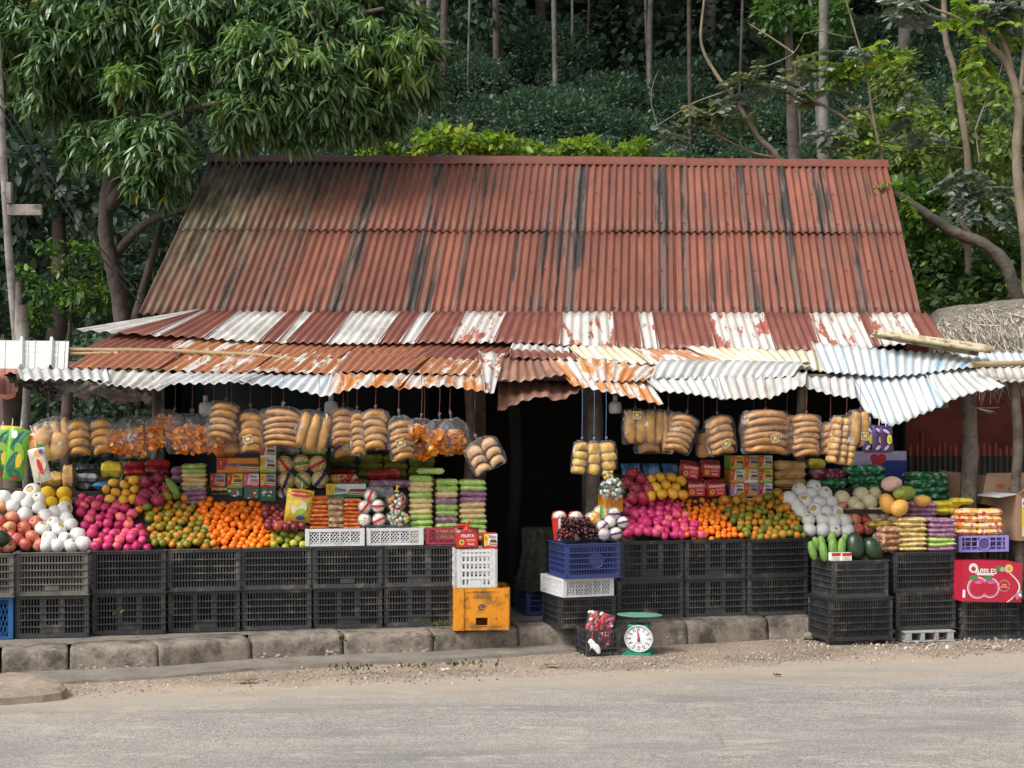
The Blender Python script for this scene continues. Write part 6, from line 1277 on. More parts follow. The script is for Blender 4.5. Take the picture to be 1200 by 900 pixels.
def bun(c, r, mat, parent, axis='z', tilt=0, name='bun', square=False):
    """loaf: the crust is golden mid-loaf, coloured darker into the creases along its long sides"""
    mb = MB(); n, m_ = 14, 10
    p = 3.6 if square else 2.7
    def sp(a, e): return math.copysign(abs(a)**(2/e), a)
    for i in range(m_+1):
        ph = math.pi*i/m_
        for k in range(n):
            t_ = 2*math.pi*k/n; v = Vector((sp(math.sin(ph), p)*sp(math.cos(t_), p)*r[0], sp(math.sin(ph), p)*sp(math.sin(t_), p)*r[1], -sp(math.cos(ph), p)*r[2])); v *= 1+.16*noise.noise(v*22+Vector(c)*40)+.05*noise.noise(v*70+Vector(c)*40); mb.v.append(tuple(v))
    mb.f = [(i*n+k, i*n+(k+1) % n, (i+1)*n+(k+1) % n, (i+1)*n+k) for i in range(m_) for k in range(n)]; mb.m = [0]*len(mb.f)
    lo = min(r[0], r[2]); ax = 0 if r[0] < r[2] else 2
    cr = [max(0, min(1, (1.15-abs(v[ax])/lo)*1.35)) for v in mb.v]
    mb.v = [tuple(Matrix.Rotation(tilt, 3, 'Y') @ (Vector(v)+(Vector((0, 0, .45*r[2]-.9*r[2]*(v[0]/r[0])**2)) if ax == 2 and r[0] > 1.6*r[2] else Vector((.35*r[0]*math.sin(c[0]*90)*(v[2]/r[2])**2, 0, 0)) if ax == 0 else Vector()))) for v in mb.v]
    o = mesh(name, mb, mat, parent, smooth=True, loc=c); at_ = o.data.attributes.new('crust', 'FLOAT', 'POINT'); at_.data.foreach_set('value', cr[:len(o.data.vertices)] if len(cr) >= len(o.data.vertices) else cr+[1]*(len(o.data.vertices)-len(cr))); return o
STR_ = flat('string_fibre', (.16,.07,.06)); STRB = flat('blue_string', (.12,.22,.36)); STK = flat('label_cream', (.62,.55,.38))
def bag(label, px, pyt, pyb, wpx, Y, kind, rows=5, cols=1, tilt=0, mat=None, lab=None, neck=.22, tie=None, film=BAG, group='bags of bread and snacks hanging under the awning', cat='bread bag', string=STR_, depth=.55, sq=False, hang=None):
    s = Y/F; W_, H = wpx*s*1.1, (pyb-pyt)*s; O = at(px, pyt, Y); T = thing('hanging_bag', label, cat, O, angf(px)+random.uniform(-.1, .1), group); tr = R(tilt); T.rotation_euler.y = tr
    D_ = min(.17, W_*depth+.02); hn = H*neck; body = H-hn; x_ = random.uniform(0, 50)
    mb = MB(); n = 28; prof = [(.03,0),(.09,-.04),(.05,-.3*neck/.22*.5),(.4,-neck*.55),(.85,-neck*.95),(1,-neck-.08),(1.03,-.5),(1.02,-.75),(.98,-.93),(.93,-.985),(.90,-1)]
    for r_, z in prof:
        for k in range(n):
            t_ = 2*math.pi*k/n; c, q = math.cos(t_), math.sin(t_); pw = 2+1.6*min(1, abs(z)*2)
            c2, q2 = math.copysign(abs(c)**(2/pw), c), math.copysign(abs(q)**(2/pw), q); fd = 1 if z > -.93 else (.75 if z > -.96 else .25 if z > -.99 else .04)
            wr = 1.03+.16*noise.noise(Vector((t_*2.2+x_, z*5, 0)))+ (.18*math.sin(t_*9+x_) if z > -neck else 0)
            mb.v.append((c2*W_/2*r_*wr, q2*D_/2*r_*fd*wr, z*H+.004*noise.noise(Vector((t_*3, z*9, x_)))))
    m_ = len(prof); mb.f = [(i*n+k, (i+1)*n+k, (i+1)*n+(k+1) % n, i*n+(k+1) % n) for i in range(m_-1) for k in range(n)]; mb.m = [0]*len(mb.f)
    mesh('plastic_bag', mb, film, T, smooth=True)
    zt, zb = -hn-.004, -H+.008; bh = zt-zb; bw = W_*.92
    if kind == 'buns':
        for c in range(cols):
            for r_ in range(rows):
                rz = bh/rows/2*1.20; rx = bw/cols/2*random.uniform(.93, 1.03)*(1 if r_ else .92)
                bun((-bw/2+bw/cols*(c+.5)+random.uniform(-.004, .004), random.uniform(-.008, .008), zb+bh*(r_+.5)/rows), (rx, D_*.50, rz*random.uniform(.92, 1.12)), mat or B1, T, tilt=random.uniform(-.11, .11), square=sq)
    elif kind == 'sticks':
        for c in range(cols): bun((-bw/2+bw/cols*(c+.5), random.uniform(-.01, .01), zb+bh/2), (bw/cols/2*1.06, D_*.36, bh/2*random.uniform(.93, 1)), mat or B2, T, tilt=random.uniform(-.05, .05), name='baguette')
        for c in range(max(1, cols-1)): bun((-bw/2+bw/cols*(c+1), D_*.25, zb+bh*.48), (bw/cols/2, D_*.3, bh/2*.9), mat or B2, T, name='baguette')
    elif kind == 'chips':
        n_ = int(rows*1.6); P = rng.uniform(-1, 1, (n_, 3)); P = P/np.maximum(1, np.linalg.norm(P, axis=1, keepdims=True)*1.02); P = P*np.array([bw*.40, D_*.36, bh*.40])+np.array([0, 0, (zt+zb)/2-bh*.04])
        o = leaves('dried_slices', P-.015, rdir(n_), rng.uniform(.030, .050, n_), CHIP_, None, 'disc'); o.parent = T; o['kind'] = 'stuff'
        bun((0, .01, (zt+zb)/2-bh*.04), (bw*.36, D_*.28, bh*.38), M('dried_core', (.50,.15,.015), .5, (.30,.08,.012), 30), T, name='dried_mass')
    elif kind == 'toast':
        for c in range(2):
            for r_ in range(3): bun((-bw/4+bw/2*c, 0, zb+bh*(r_+.5)/3+(.006 if c else 0)), (bw/4*.97, D_*.4, bh/6*.97), B4, T, square=True, name='toast_block')
    if lab:
        mb = MB(); mats = [STK]; lw, lh = min(W_*.38, .06), .055; e = -D_*.53-.008; rect(mb, -lw/2, lw/2, -lh/2, lh/2, 0, 0); rect(mb, -lw*.42, lw*.42, -lh*.1, lh*.36, -.0008, slot(mats, GRY)); ell(mb, 0, .004, lw*.28, lh*.2, -.0014, slot(mats, PR['yellow']), 12)
        for k in range(3): rect(mb, -lw*.4, lw*.4, -lh*(.2+.09*k), -lh*(.16+.09*k), -.0008, slot(mats, GRY))
        o = mesh('label', mb, mats, T, loc=(W_*lab[0], e, -H*lab[1])); o.rotation_euler.y = R(lab[2] if len(lab) > 2 else -15)
    top = EYE-((hang or 440)-HZ)/F*Y; mb = MB(); k = Matrix.Rotation(-tr, 3, 'Y'); L0 = k @ Vector((0, 0, top-O.z)); mb.tube([(0, 0, -hn*.25), (0, 0, 0), (L0.x*.5+.004, 0, L0.z*.5), tuple(L0)], .0017, 5); mb.tube([(-.006,0,-hn*.25),(.006,-.004,-hn*.25+.004),(.008,.004,-hn*.25+.008)], .005, 6); mesh('string', mb, string, T)
    return T
YH = 10.02
LT['disc'] = (np.array([(-.3,.1,.12),(.3,.1,.12),(.5,.5,-.05),(.28,.95,.15),(-.28,.95,.15),(-.5,.5,-.05),(0,.5,-.12)]), [(0,1,6),(1,2,6),(2,3,6),(3,4,6),(4,5,6),(5,0,6)])
bag('small bag of twisted rolls hanging beside the green crisp packets', 56, 484, 531, 40, 9.95, 'sticks', cols=4, mat=B3, tilt=-14, film=BAG2)
bag('see-through bag with two pale rolls, in front of the twisted rolls', 67, 488, 540, 42, 9.88, 'sticks', cols=2, mat=B3, tilt=14, film=BAG2, neck=.3)
bag('bag of round buns in two columns just left of the dried orange slices', 104, 480, 534, 52, 9.95, 'buns', 4, 2, mat=B2, neck=.26, tilt=-4)
for i, (px, t, b_, w, n_, tl, lb) in enumerate(((146,490,532,36,90,8,'left part of the cluster beside the grey post'),(160,480,537,38,120,0,'biggest of the cluster beside the grey post'),(179,484,526,22,60,-12,'slim one touching the grey post'),(205,478,512,26,60,22,'small raised one right of the grey post'),(225,478,532,52,200,0,'widest one in the left half'),(250,490,530,28,70,-8,'small one under the striped buns'))):
    bag(f'bag of dried orange slices, {lb}', px, t, b_, w, 9.97+.04*(i % 2), 'chips', n_, tilt=tl, film=BAG if i % 2 else BAG2, cat='dried fruit bag', group='bags of dried orange slices')
bag('tall bag of stacked brown buns tilted right, nearest the widest orange bag', 265, 466, 516, 32, 9.95, 'buns', 5, neck=.15, tilt=8)
bag('narrow bag of square loaves with a paper label, left of the big bun bag', 293, 472, 531, 27, 10.0, 'buns', 5, neck=.22, tilt=-3, lab=(-.12,.72), sq=True)
bag('plain bun bag lower down behind the labelled loaves', 271, 500, 532, 24, 10.12, 'buns', 2, neck=.1)
bag('big bag of long stacked buns above the corn cups', 332, 470, 525, 44, 9.97, 'buns', 6, neck=.2, tilt=2)
bag('big bag of buns half behind the one above the corn cups', 318, 478, 520, 34, 10.12, 'buns', 5, neck=.2, tilt=8)
bag('bag of slanted golden baguettes hanging left of the long bun bags', 374, 478, 530, 36, 9.98, 'sticks', cols=3, tilt=14, neck=.12)
bag('bun bag just right of the slanted baguettes', 402, 472, 522, 27, 10.02, 'buns', 5, neck=.16)
bag('slender bag of long rolls between two bun bags', 418, 476, 534, 17, 9.98, 'buns', 6, neck=.16, tilt=-3)
bag('lower bun bag with a paper label behind the slender one', 407, 500, 536, 34, 10.14, 'buns', 3, neck=.1, lab=(.0,.6))
bag('straight tall bag of five brown buns left of the labelled tapered one', 440, 474, 528, 29, 9.98, 'buns', 5, neck=.17)
bag('tapered bun bag with a paper label, last bread before the orange slices', 467, 478, 540, 28, 9.98, 'buns', 6, neck=.26, tilt=-6, lab=(-.1,.66))
for i, (px, t, b_, w, n_, tl, lb) in enumerate(((494,484,515,28,100,4,'upper left of the cluster near the doorway'),(497,505,537,26,70,-4,'lower left of the cluster near the doorway'),(515,482,530,30,90,0,'middle of the cluster near the doorway'),(527,480,534,30,90,-10,'right of the cluster near the doorway'))):
    bag(f'bag of dried orange slices, {lb}', px, t, b_, w, 10.0+.06*(i % 2), 'chips', n_, tilt=tl, cat='dried fruit bag', neck=.35, film=BAG2, group='bags of dried orange slices')
bag('clear bag of six toasted bread blocks hanging askew at the doorway', 556, 508, 556, 38, 9.9, 'toast', tilt=-26, neck=.28)
for i, (px, b_, w, tl) in enumerate(((682,556,17,6),(696,556,15,0),(710,552,18,-6))):
    bag('narrow bag of yellow topped rolls at the doorway post, '+['left','middle','right'][i], px, 512, b_, w, 10.15, 'buns', 3 if i else 4, mat=B5, tilt=tl, neck=.18, string=STRB, group='three roll bags on the doorway post', depth=.7)
YH = 10.55
bag('bag of golden baguettes with a paper label, first right of the doorway', 744, 477, 521, 27, YH, 'sticks', cols=2, neck=.08, lab=(0,.22,0))
bag('bag of golden baguettes, second right of the doorway', 767, 477, 521, 24, YH, 'sticks', cols=2, neck=.08)
bag('short bread bag hidden under the two baguette bags', 760, 503, 532, 30, YH+.1, 'buns', 2, neck=.1)
bag('slender bag of two baguettes left of the slanted buns', 783, 478, 532, 13, YH, 'sticks', cols=2, neck=.08)
bag('tilted bag of long slanted buns above the red bags', 806, 480, 532, 31, YH-.02, 'buns', 6, neck=.17, tilt=18)
bag('small dark bun bag behind the labelled one above the red bags', 824, 500, 536, 16, YH+.1, 'buns', 2, neck=.2)
bag('tilted bun bag with a paper label above the red bags', 840, 482, 534, 30, YH-.02, 'buns', 5, neck=.16, tilt=-10, lab=(-.02,.74,-25))
bag('widest bag of arched buns with a paper label above the nine cake boxes', 897, 478, 532, 52, YH, 'buns', 6, neck=.07, lab=(.08,.66)); bag('bun bag sticking out left behind the widest one', 883, 482, 524, 30, YH+.14, 'buns', 5, neck=.1); bag('bun bag sticking out right behind the widest one', 922, 484, 533, 22, YH+.1, 'buns', 5, neck=.1, tilt=-8)
bag('rounded bun bag above the rusk stack', 945, 482, 535, 31, YH, 'buns', 7, neck=.1)
bag('bun bag left of the twisted pastries', 973, 490, 533, 24, YH+.05, 'buns', 4, neck=.18)
bag('bag of small twisted pastries hanging lower, before the label', 992, 484, 545, 30, YH-.04, 'buns', 7, 3, mat=B3, neck=.1, tilt=8)
bag('bag of two fat golden baguettes with a label, right end of the bread', 1008, 478, 524, 24, YH-.05, 'sticks', cols=2, neck=.08, tilt=4, lab=(.1,.72,0))
# printed crisp packets
def packet(label, px, pyt, pyb, wpx, Y, base, blobs, tilt=0, group=None, txt=None):
    s = Y/F; w, h = wpx*s, (pyb-pyt)*s; O = at(px, pyt, Y); T = thing('crisp_packet', label, 'crisp packet', O, angf(px), group); T.rotation_euler.y = R(tilt)
    pm = pillow(w, h, min(.07, w*.42), 12, seed=px); mb = MB(); mb.v = [(v[0], -v[2], v[1]-h/2) for v in pm.v]; mb.f = pm.f; mb.m = pm.m; mesh('packet', mb, FD[base] if base in FD else foodmat(base+'_film', [(.4, tuple(x*.6 for x in PRC[base])), (.6, PRC[base])], 6, .22, .4), T, smooth=True)
    mats = []; mb = MB()
    for k, (cx, cz, rx, rz, c_, rot) in enumerate(blobs):
        pts = []
        for i in range(14):
            t_ = i*math.pi/7; x, z = rx*math.cos(t_), rz*math.sin(t_); x, z = x*math.cos(rot)-z*math.sin(rot), x*math.sin(rot)+z*math.cos(rot); u, v = min(.97, max(-.97, cx+x)), min(.95, max(-.95, cz+z))
            f_ = max(0, 1-abs(v)**3.2)**.6*max(0, 1-abs(u)**4)**.55; pts.append((u*w/2, -min(.07, w*.42)/2*f_*1.12-.002-.0006*k, -h/2+v*h/2))
        n0 = slot(mats, PR[c_]); ctr = Vector((sum(p[0] for p in pts)/14, sum(p[1] for p in pts)/14-.001, sum(p[2] for p in pts)/14)); mb.add(pts+[ctr], [(i, (i+1) % 14, 14) for i in range(14)], n0)
    if txt: mb.text(txt, w*.36, Matrix.Translation((0, -min(.07, w*.42)*.56-.004, -h*.3)) @ FRONT, slot(mats, PR['white']))
    mesh('printing', mb, mats, T); mb = MB(); mb.tube([(0, 0, -.004), (.003, 0, .03), (0, 0, .05)], .003, 5); mesh('clip', mb, PR['white'], T)
PRC = dict(limefilm=(.16,.50,.03), greenfilm=(.01,.12,.05), purplefilm=(.05,.012,.09), yellowfilm=(.75,.52,.03), whitefilm=(.7,.68,.6), bluefilm=(.02,.04,.2))
gb = [(0,.55,.7,.22,'teal',.5),(.3,.1,.55,.3,'lime',-.5),(-.3,-.25,.6,.22,'teal',.6),(.35,-.2,.3,.28,'yellow',0),(0,-.7,.8,.2,'teal',-.2),(-.4,.75,.3,.15,'white',0),(.2,-.85,.2,.1,'red',0)]
gp = 'crisp packets clipped up at the far left'
packet('green crisp packet cut by the left edge of the picture', 3, 503, 559, 26, 9.8, 'limefilm', gb, 2, gp); packet('green crisp packet with dark leaf shapes, second from the left edge', 24, 502, 564, 24, 9.78, 'limefilm', gb, 8, gp)
packet('small white and red crisp packet in front of the green ones', 42, 525, 566, 20, 9.72, 'whitefilm', [(.1,.1,.7,.5,'cream',0),(.1,-.1,.25,.5,'red',.3),(.2,.7,.5,.2,'orange',0),(.5,.75,.25,.15,'blue',0),(-.5,-.5,.3,.25,'cream',0)], -12, gp); packet('yellow and orange crisp packet behind the small white one', 38, 507, 545, 26, 9.82, 'yellowfilm', [(-.2,.4,.4,.3,'orange',.4),(.3,-.1,.4,.3,'green',0),(-.3,.7,.3,.15,'red',0)], -18, gp)
packet('short yellow striped packet at the top left of the crisp packets', 14, 499, 520, 26, 9.86, 'yellowfilm', [(-.3,.1,.4,.3,'green',.4),(.4,.3,.3,.3,'black',0)], 4, gp)
pbl = [(.2,.0,.42,.36,'yellow',.2),(.25,-.02,.22,.2,'lime',.2),(-.3,-.6,.4,.14,'silver',.3),(-.2,.6,.5,.12,'lilac',-.3)]
for i, (px, w, tl) in enumerate(((1019,15,3),(1030,17,0),(1038,16,-4))): packet('dark purple snack packet with a yellow fruit, '+['left','middle','right'][i]+' of three', px, 497+i, 531, w, 10.5-.02*i, 'purplefilm', pbl, tl, 'purple snack packets at the right end of the bread')
packet('large yellow pouch with a red top beside the corn cups', 353, 573, 612, 31, shelfY(353)+.10, 'yellowfilm', [(0,.72,.9,.18,'crimson',0),(0,-.1,.6,.45,'cream',.2),(.1,-.35,.4,.2,'lime',.3),(-.2,.15,.25,.2,'yellow',0),(.2,-.72,.35,.12,'blue',.1)], 7)
# red sacks of snacks with a printed panel
def redbag(label, px0, px1, py0, py1, Y, txt, tie=False, tilt=0, z=None, seal='green'):
    X, Yy, z, w, a = place(px0, px1, Y, z, py1); h = (py1-py0)/F*Y; T = thing('red_snack_bag', label, 'snack bag', (X, Yy, z), a+random.uniform(-.1, .1), 'red snack bags'); T.rotation_euler.y = R(tilt)
    pm = pillow(w, h, .09, 12, seed=px0, ripple=.1); mb = MB(); mb.v = [(v[0]*(1+.1*(1-abs(v[1])/h))+w/2, -v[2]+.04, v[1]+h/2) for v in pm.v]; mb.f = pm.f; mb.m = pm.m; mesh('bag', mb, fm('red_net_film', (.26,.03,.02), .4, (.5,.12,.08), sc=24), T, smooth=True)
    mats = [PR['red']]; mb = MB(); y = -.012; mb.add([(w*.06,y,h*.1),(w*.94,y,h*.1),(w*.94,y-.001,h*.74),(w*.06,y-.001,h*.74),(w*.06,.02,h*.1),(w*.94,.02,h*.1),(w*.94,.02,h*.74),(w*.06,.02,h*.74)], [(0,1,2,3),(1,5,6,2),(4,0,3,7),(3,2,6,7),(4,5,1,0)])
    W1 = slot(mats, PR['white']); mb.text(txt, h*.19, Matrix.Translation((w*.5, y-.0025, h*.62)) @ FRONT, W1); ell(mb, w*.25, h*.32, h*.13, h*.13, y-.002, slot(mats, PR['yellow']), 14); ell(mb, w*.25, h*.33, h*.07, h*.06, y-.003, slot(mats, PR[seal]), 10)
    mb.text('Snack', h*.13, Matrix.Translation((w*.66, y-.0025, h*.24)) @ FRONT, W1)
    for k in range(2): rect(mb, w*.45, w*.85, h*(.38+.07*k), h*(.395+.07*k), y-.002, W1)
    mesh('printed_panel', mb, mats, T)
    if tie: mb = MB(); mb.tube([(w*.5, .03, h*.95), (w*.5, .02, h*1.12)], [.03, .008], 8); mb.tube([(w*.1,.02,h*1.1),(w*.5,.02,h*1.1),(w*.62,.02,h*1.3)], [.016,.006,.014], 6); mesh('tied_neck', mb, PR['red'], T)
for i, (a0, a1, b0, b1, tl, lb) in enumerate(((797,818,538,561,8,'top left of four'),(822,844,538,560,4,'top right of four'),(805,827,561,584,-1,'bottom left of four'),(829,851,562,584,-3,'bottom right of four'))):
    redbag(f'red snack bag with white lettering, {lb} above the small oranges', a0, a1, b0, b1, shelfY(820)+.47-(.03 if i > 1 else 0), ['KATINIA','SABAKERY','SABAKERY','SABAKERY'][i], tilt=tl)
redbag('red snack bag with a tied neck standing on the white bottle crate', 534, 561, 616, 641, 9.99, 'FRUITA', True, z=.713)
# candy bags: clear bags full of coloured balls
def candybag(label, px, py, r, Y, cols, n=46, tie=False, br=.013, cat='candy bag'):
    O = at(px, py, Y); T = thing('candy_bag', label, cat, O, angf(px), 'bags of coloured sweets'); s = Y/F; R_ = Vector((r[0]*s, r[0]*s*.8, r[1]*s)); mats = []
    per = {}
    for _ in range(n):
        d = Vector(rdir(1)[0])*random.uniform(.55, .86); c_ = random.choice(cols); per.setdefault(c_, MB()).ball((d.x*R_.x, d.y*R_.y, d.z*R_.z), br*random.uniform(.8, 1.1), 10, 7)
    mb = MB(); 
    for c_, q in per.items(): mb.add(q.v, q.f, slot(mats, PR[c_]))
    o = mesh('sweets', mb, mats, T, smooth=True); o['kind'] = 'stuff'
    mb = MB(); mb.ball((0, 0, 0), tuple(R_*1.0), 18, 12); mb.v = [tuple(Vector(v)*(1+.1*noise.noise(Vector(v)*22))) for v in mb.v]; mesh('plastic_bag', mb, BAG, T, smooth=True)
    if tie: mb = MB(); mb.tube([(0, 0, R_.z*.9), (0, 0, R_.z*1.15), (.008, 0, R_.z*1.5)], [.02, .006, .014], 7); mesh('tied_neck', mb, PR['yellow'], T)
candybag('bag of orange red and green candy balls on the right white tray', 465, 588, (14, 13), TS+.06, ['red','orange','green','red','orange','white'], 50, True)
candybag('bag of pale and green sweets under the orange candy bag', 466, 607, (15, 10), TS+.03, ['white','silver','lime','cream','orange','silver'], 50)
candybag('mixed sweets bag with green and red balls behind the green cake box', 425, 566, (8, 5), TS+.5, ['red','lime','green'], 20)
candybag('bag of white and green bulbs hanging by the doorway post', 717, 573, (16, 15), 10.55, ['white','cream','green','white','silver'], 62, False, .014, 'vegetable bag')
candybag('small yellow bag of bulbs above the white and green one', 712, 556, (8, 6), 10.6, ['yellow','cream','yellow'], 18)
candybag('bag of peanuts with red trim standing at the left end of the corner stacks', 1030, 634, (9, 12), 10.52, ['orange','brown','cream','red'], 40, False, .011)
# yellow pot behind the grapes, blue packs behind the right fruit
mb = MB(); X, Y, z, w, a = place(708, 730, 10.6, None, 600); mb.box((w/2, .08, .06), (w, .16, .12)); 
for k in range(5): mb.box((w*(k+.5)/5, -.003, .07), (.008, .01, .09))
o = bevel(mesh('orange_basket', mb, YEL), .006); o.location = (X, Y, z); o.rotation_euler.z = a; tag(o, 'small orange ribbed basket behind the snack tubs', 'basket')
for i, (x0, x1) in enumerate(((728,752),(753,775),(776,796))):
    mb = pillow((x1-x0)/F*11.2, .12, .06, 10, seed=i*5); o = mesh('blue_pack', mb, fm('blue_film', (.03,.16,.34), .4, (.4,.5,.6), sc=10), smooth=True); o.location = at((x0+x1)/2, 551, 11.2); o.rotation_euler = (R(60), 0, R(13)); tag(o, 'blue packet behind the dragon fruit and mangoes, '+['left','middle','right'][i], 'packet', 'blue packets')
    mb = MB()
mb = MB(); A = at(762, 556, 11.25); mb.box((A.x, 11.3, A.z-.01), (.8, .3, .02)); mb.box((A.x, 11.4, A.z-.45), (.7, .04, .9)); o = mesh('back_shelf', mb, RW); tag(recenter(o), 'dark shelf board behind the right mangoes', 'shelf')
mb = pillow(.14, .09, .05, 10, seed=2); o = mesh('blue_pack', mb, fm('sky_blue_film', (.03,.22,.5), .5, (.4,.6,.75), sc=10), smooth=True); o.location = at(121, 569, shelfY(120)+.55); o.rotation_euler = (0, 0, R(8)); tag(o, 'bright blue packet between the pink fruit and the yellow mangoes', 'packet')
single('green_fruit', 'long green fruit wrapped in film beside the left dragon fruit', 'vegetable', 202, 570, 5, 13, shelfY(200)+.36, CUKE, -38)

# ---------------------------------------------------------------- cartons at the right
KRAFT = M('brown_cardboard', (.36,.235,.145), .85, (.30,.19,.115), 4, .1, 30, dirt=(.2,.13,.08), ds=5, dt=(.6,.8))
X, Y, z, w, a = place(1131, 1200, 10.50, .296, a=R(8)); mats = [PR['crimson']]; S_ = lambda k: slot(mats, PR[k]); h, d = .278, .36; mb = MB(); mb.box((w/2, d/2, h/2), (w, d, h)); e = -.0012
def circ(cx, cz, r_, k, c, n=26): ell(mb, cx, cz, r_, r_, e*k, S_(c), n)
circ(w*.17, h*.86, .034, 1, 'white'); circ(w*.17, h*.84, .017, 2, 'crimson'); rect(mb, w*.23, w*.52, h*.68, h*.74, e, S_('white')); mb.text('APPLES', .052, Matrix.Translation((w*.385, e*2, h*.775)) @ FRONT, S_('white'))
circ(w*.25, h*.36, .078, 1, 'white'); circ(w*.46, h*.36, .072, 1.2, 'white'); circ(w*.25, h*.36, .072, 2, 'pink'); circ(w*.46, h*.36, .066, 2.4, 'pink'); circ(w*.25, h*.355, .060, 3, 'crimson'); circ(w*.46, h*.355, .054, 3.2, 'crimson'); ell(mb, w*.26, h*.5, .03, .012, e*4, S_('pink'), 14); ell(mb, w*.47, h*.5, .028, .011, e*4, S_('pink'), 14)
ell(mb, w*.17, h*.62, .034, .015, e*5, S_('green'), 12); ell(mb, w*.42, h*.62, .034, .014, e*5, S_('green'), 12)
for k in range(22): t_ = k*math.pi/11; ell(mb, w*.70+.040*math.cos(t_), h*.42+.040*math.sin(t_), .0035, .0035, e*2, S_('cream'), 6)
circ(w*.70, h*.42, .032, 2, 'crimson'); mb.text('best', .018, Matrix.Translation((w*.70, e*3, h*.45)) @ FRONT, S_('cream')); mb.text('Pomelos', .016, Matrix.Translation((w*.70, e*3, h*.39)) @ FRONT, S_('cream'))
circ(w*.77, h*.86, .034, 2, 'orange'); circ(w*.77, h*.86, .026, 3, 'cream'); circ(w*.77, h*.86, .014, 4, 'orange'); ell(mb, w*.61, h*.86, .03, .02, e*2, S_('green'), 12); ell(mb, w*.66, h*.84, .018, .018, e*3, S_('silver'), 12)
pts = [(w*.80+.0*k, 0) for k in range(0)]; arcp = [(w*.76+.09*math.sin(k*math.pi/10), h*(.78-.78*k/10)) for k in range(11)]; pg(mb, [(p[0]-.006, p[1]) for p in arcp]+[(p[0]+.006, p[1]) for p in arcp[::-1]], e*2, S_('white'))
for k in range(16): ell(mb, w*random.uniform(.88, .99), h*random.uniform(.04, .3), .011, .011, e*(3+k*.1), S_(random.choice(['pink','crimson','brown','white'])), 9)
rect(mb, .0, .02, h*.1, h*.3, e, S_('white'))
o = mesh('apple_carton', mb, mats); o.location = (X-.02, Y, z); o.rotation_euler = (0, R(1.8), a); tag(o, 'bright red fruit carton printed with two apples and the word APPLES', 'carton')
# open cardboard carton with flaps
T = thing('open_carton', 'open cardboard carton with raised flaps and a colourful printed side', 'carton', (at(1190, 640, 10.9).x, 10.85, .70), R(14)); cw, cd, ch = .42, .34, .34
for nm, c_, dm in (('front_panel', (cw/2, 0, ch/2), (cw, .006, ch)), ('back_panel', (cw/2, cd, ch/2), (cw, .006, ch)), ('side_panel', (0, cd/2, ch/2), (.006, cd-.01, ch)), ('side_panel', (cw, cd/2, ch/2), (.006, cd-.01, ch)), ('bottom_panel', (cw/2, cd/2, 0), (cw, cd, .006))):
    mb = MB(); mb.box(c_, dm); mesh(nm, mb, KRAFT, T)
def flap(nm, A, B, out, mat=KRAFT):
    mb = MB(); A, B, o_ = Vector(A), Vector(B), Vector(out); mb.add([A, B, B+o_, A+o_], [(0,1,2,3)]); solid(mesh(nm, mb, mat, T), .006)
flap('flap', (0,0,ch), (cw,0,ch), (.05,-.13,.10)); flap('flap', (0,cd,ch), (cw,cd,ch), (0,.08,.14)); flap('flap', (0,.01,ch), (0,cd,ch), (-.16,-.02,-.02), C('white_flap', (.5,.51,.53)))
mb = MB(); mats = [PR['yellow']]; rect(mb, .03, cw, .03, ch-.03, -.006, 0); rect(mb, .03, cw, ch*.72, ch-.03, -.0075, slot(mats, PR['white'])); 
for k, c_ in enumerate(['blue','red','green','orange','pink']): ell(mb, .07+.06*k, ch*.8, .035, .018, -.009-.0005*k, slot(mats, PR[c_]), 14)
rect(mb, .03, cw, .03, ch*.3, -.0075, slot(mats, PR['cream'])); rect(mb, .1, .2, .05, ch*.22, -.009, slot(mats, PR['white'])); mesh('printed_side', mb, mats, T)
mb = MB(); A = at(1166, 590, 11.25); mb.box((0, 0, 0), (.32, .26, .22)); mats = [KRAFT]; 
for k in range(2): mb.text('果品'if False else 'HH', .05, Matrix.Translation((-.03+.0*k, -.1315, .05)) @ FRONT, slot(mats, PR['red'])) if k == 0 else mb.text('wet', .03, Matrix.Translation((.06, -.1315, .045)) @ FRONT, slot(mats, PR['brown']))
o = mesh('brown_carton', mb, mats); o.location = (A.x, 11.3, A.z+.08); o.rotation_euler = (0, R(12), R(14)); tag(o, 'tilted brown carton with small red print behind the open carton', 'carton')
mb = MB(); A = at(1118, 573, 11.5); mb.box((0, 0, 0), (.24, .2, .26)); o = mesh('brown_carton', mb, KRAFT); o.location = A; o.rotation_euler = (0, R(6), R(-12)); tag(o, 'shaded brown carton left of the thick tree post', 'carton')
X, Y, z, w, a = place(993, 1062, 11.55, None, 565); mats = [PR['navy']]; mb = MB(); h = .24; mb.box((w/2, .12, h/2), (w, .24, h)); rect(mb, 0, w, h*.55, h, -.0015, slot(mats, PR['lilac'])); rect(mb, w*.42, w, .0, h*.7, -.003, slot(mats, C('deep_blue', (.02,.04,.24))))
for sx in (-1, 1): ell(mb, w*.52+sx*.032, h*.78, .038, .034, -.0045-.0003*sx, slot(mats, PR['crimson']), 16)
pg(mb, [(w*.52-.068,h*.74),(w*.52,h*.42),(w*.52+.068,h*.74)], -.006, slot(mats, PR['crimson'])); mb.text('FRESH', .018, Matrix.Translation((w*.8, -.005, h*.93)) @ FRONT, slot(mats, PR['white']))
o = mesh('blue_carton', mb, mats); o.location = (X, Y, z); o.rotation_euler.z = a; tag(o, 'pale and navy blue carton with a red heart behind the sweets', 'carton')
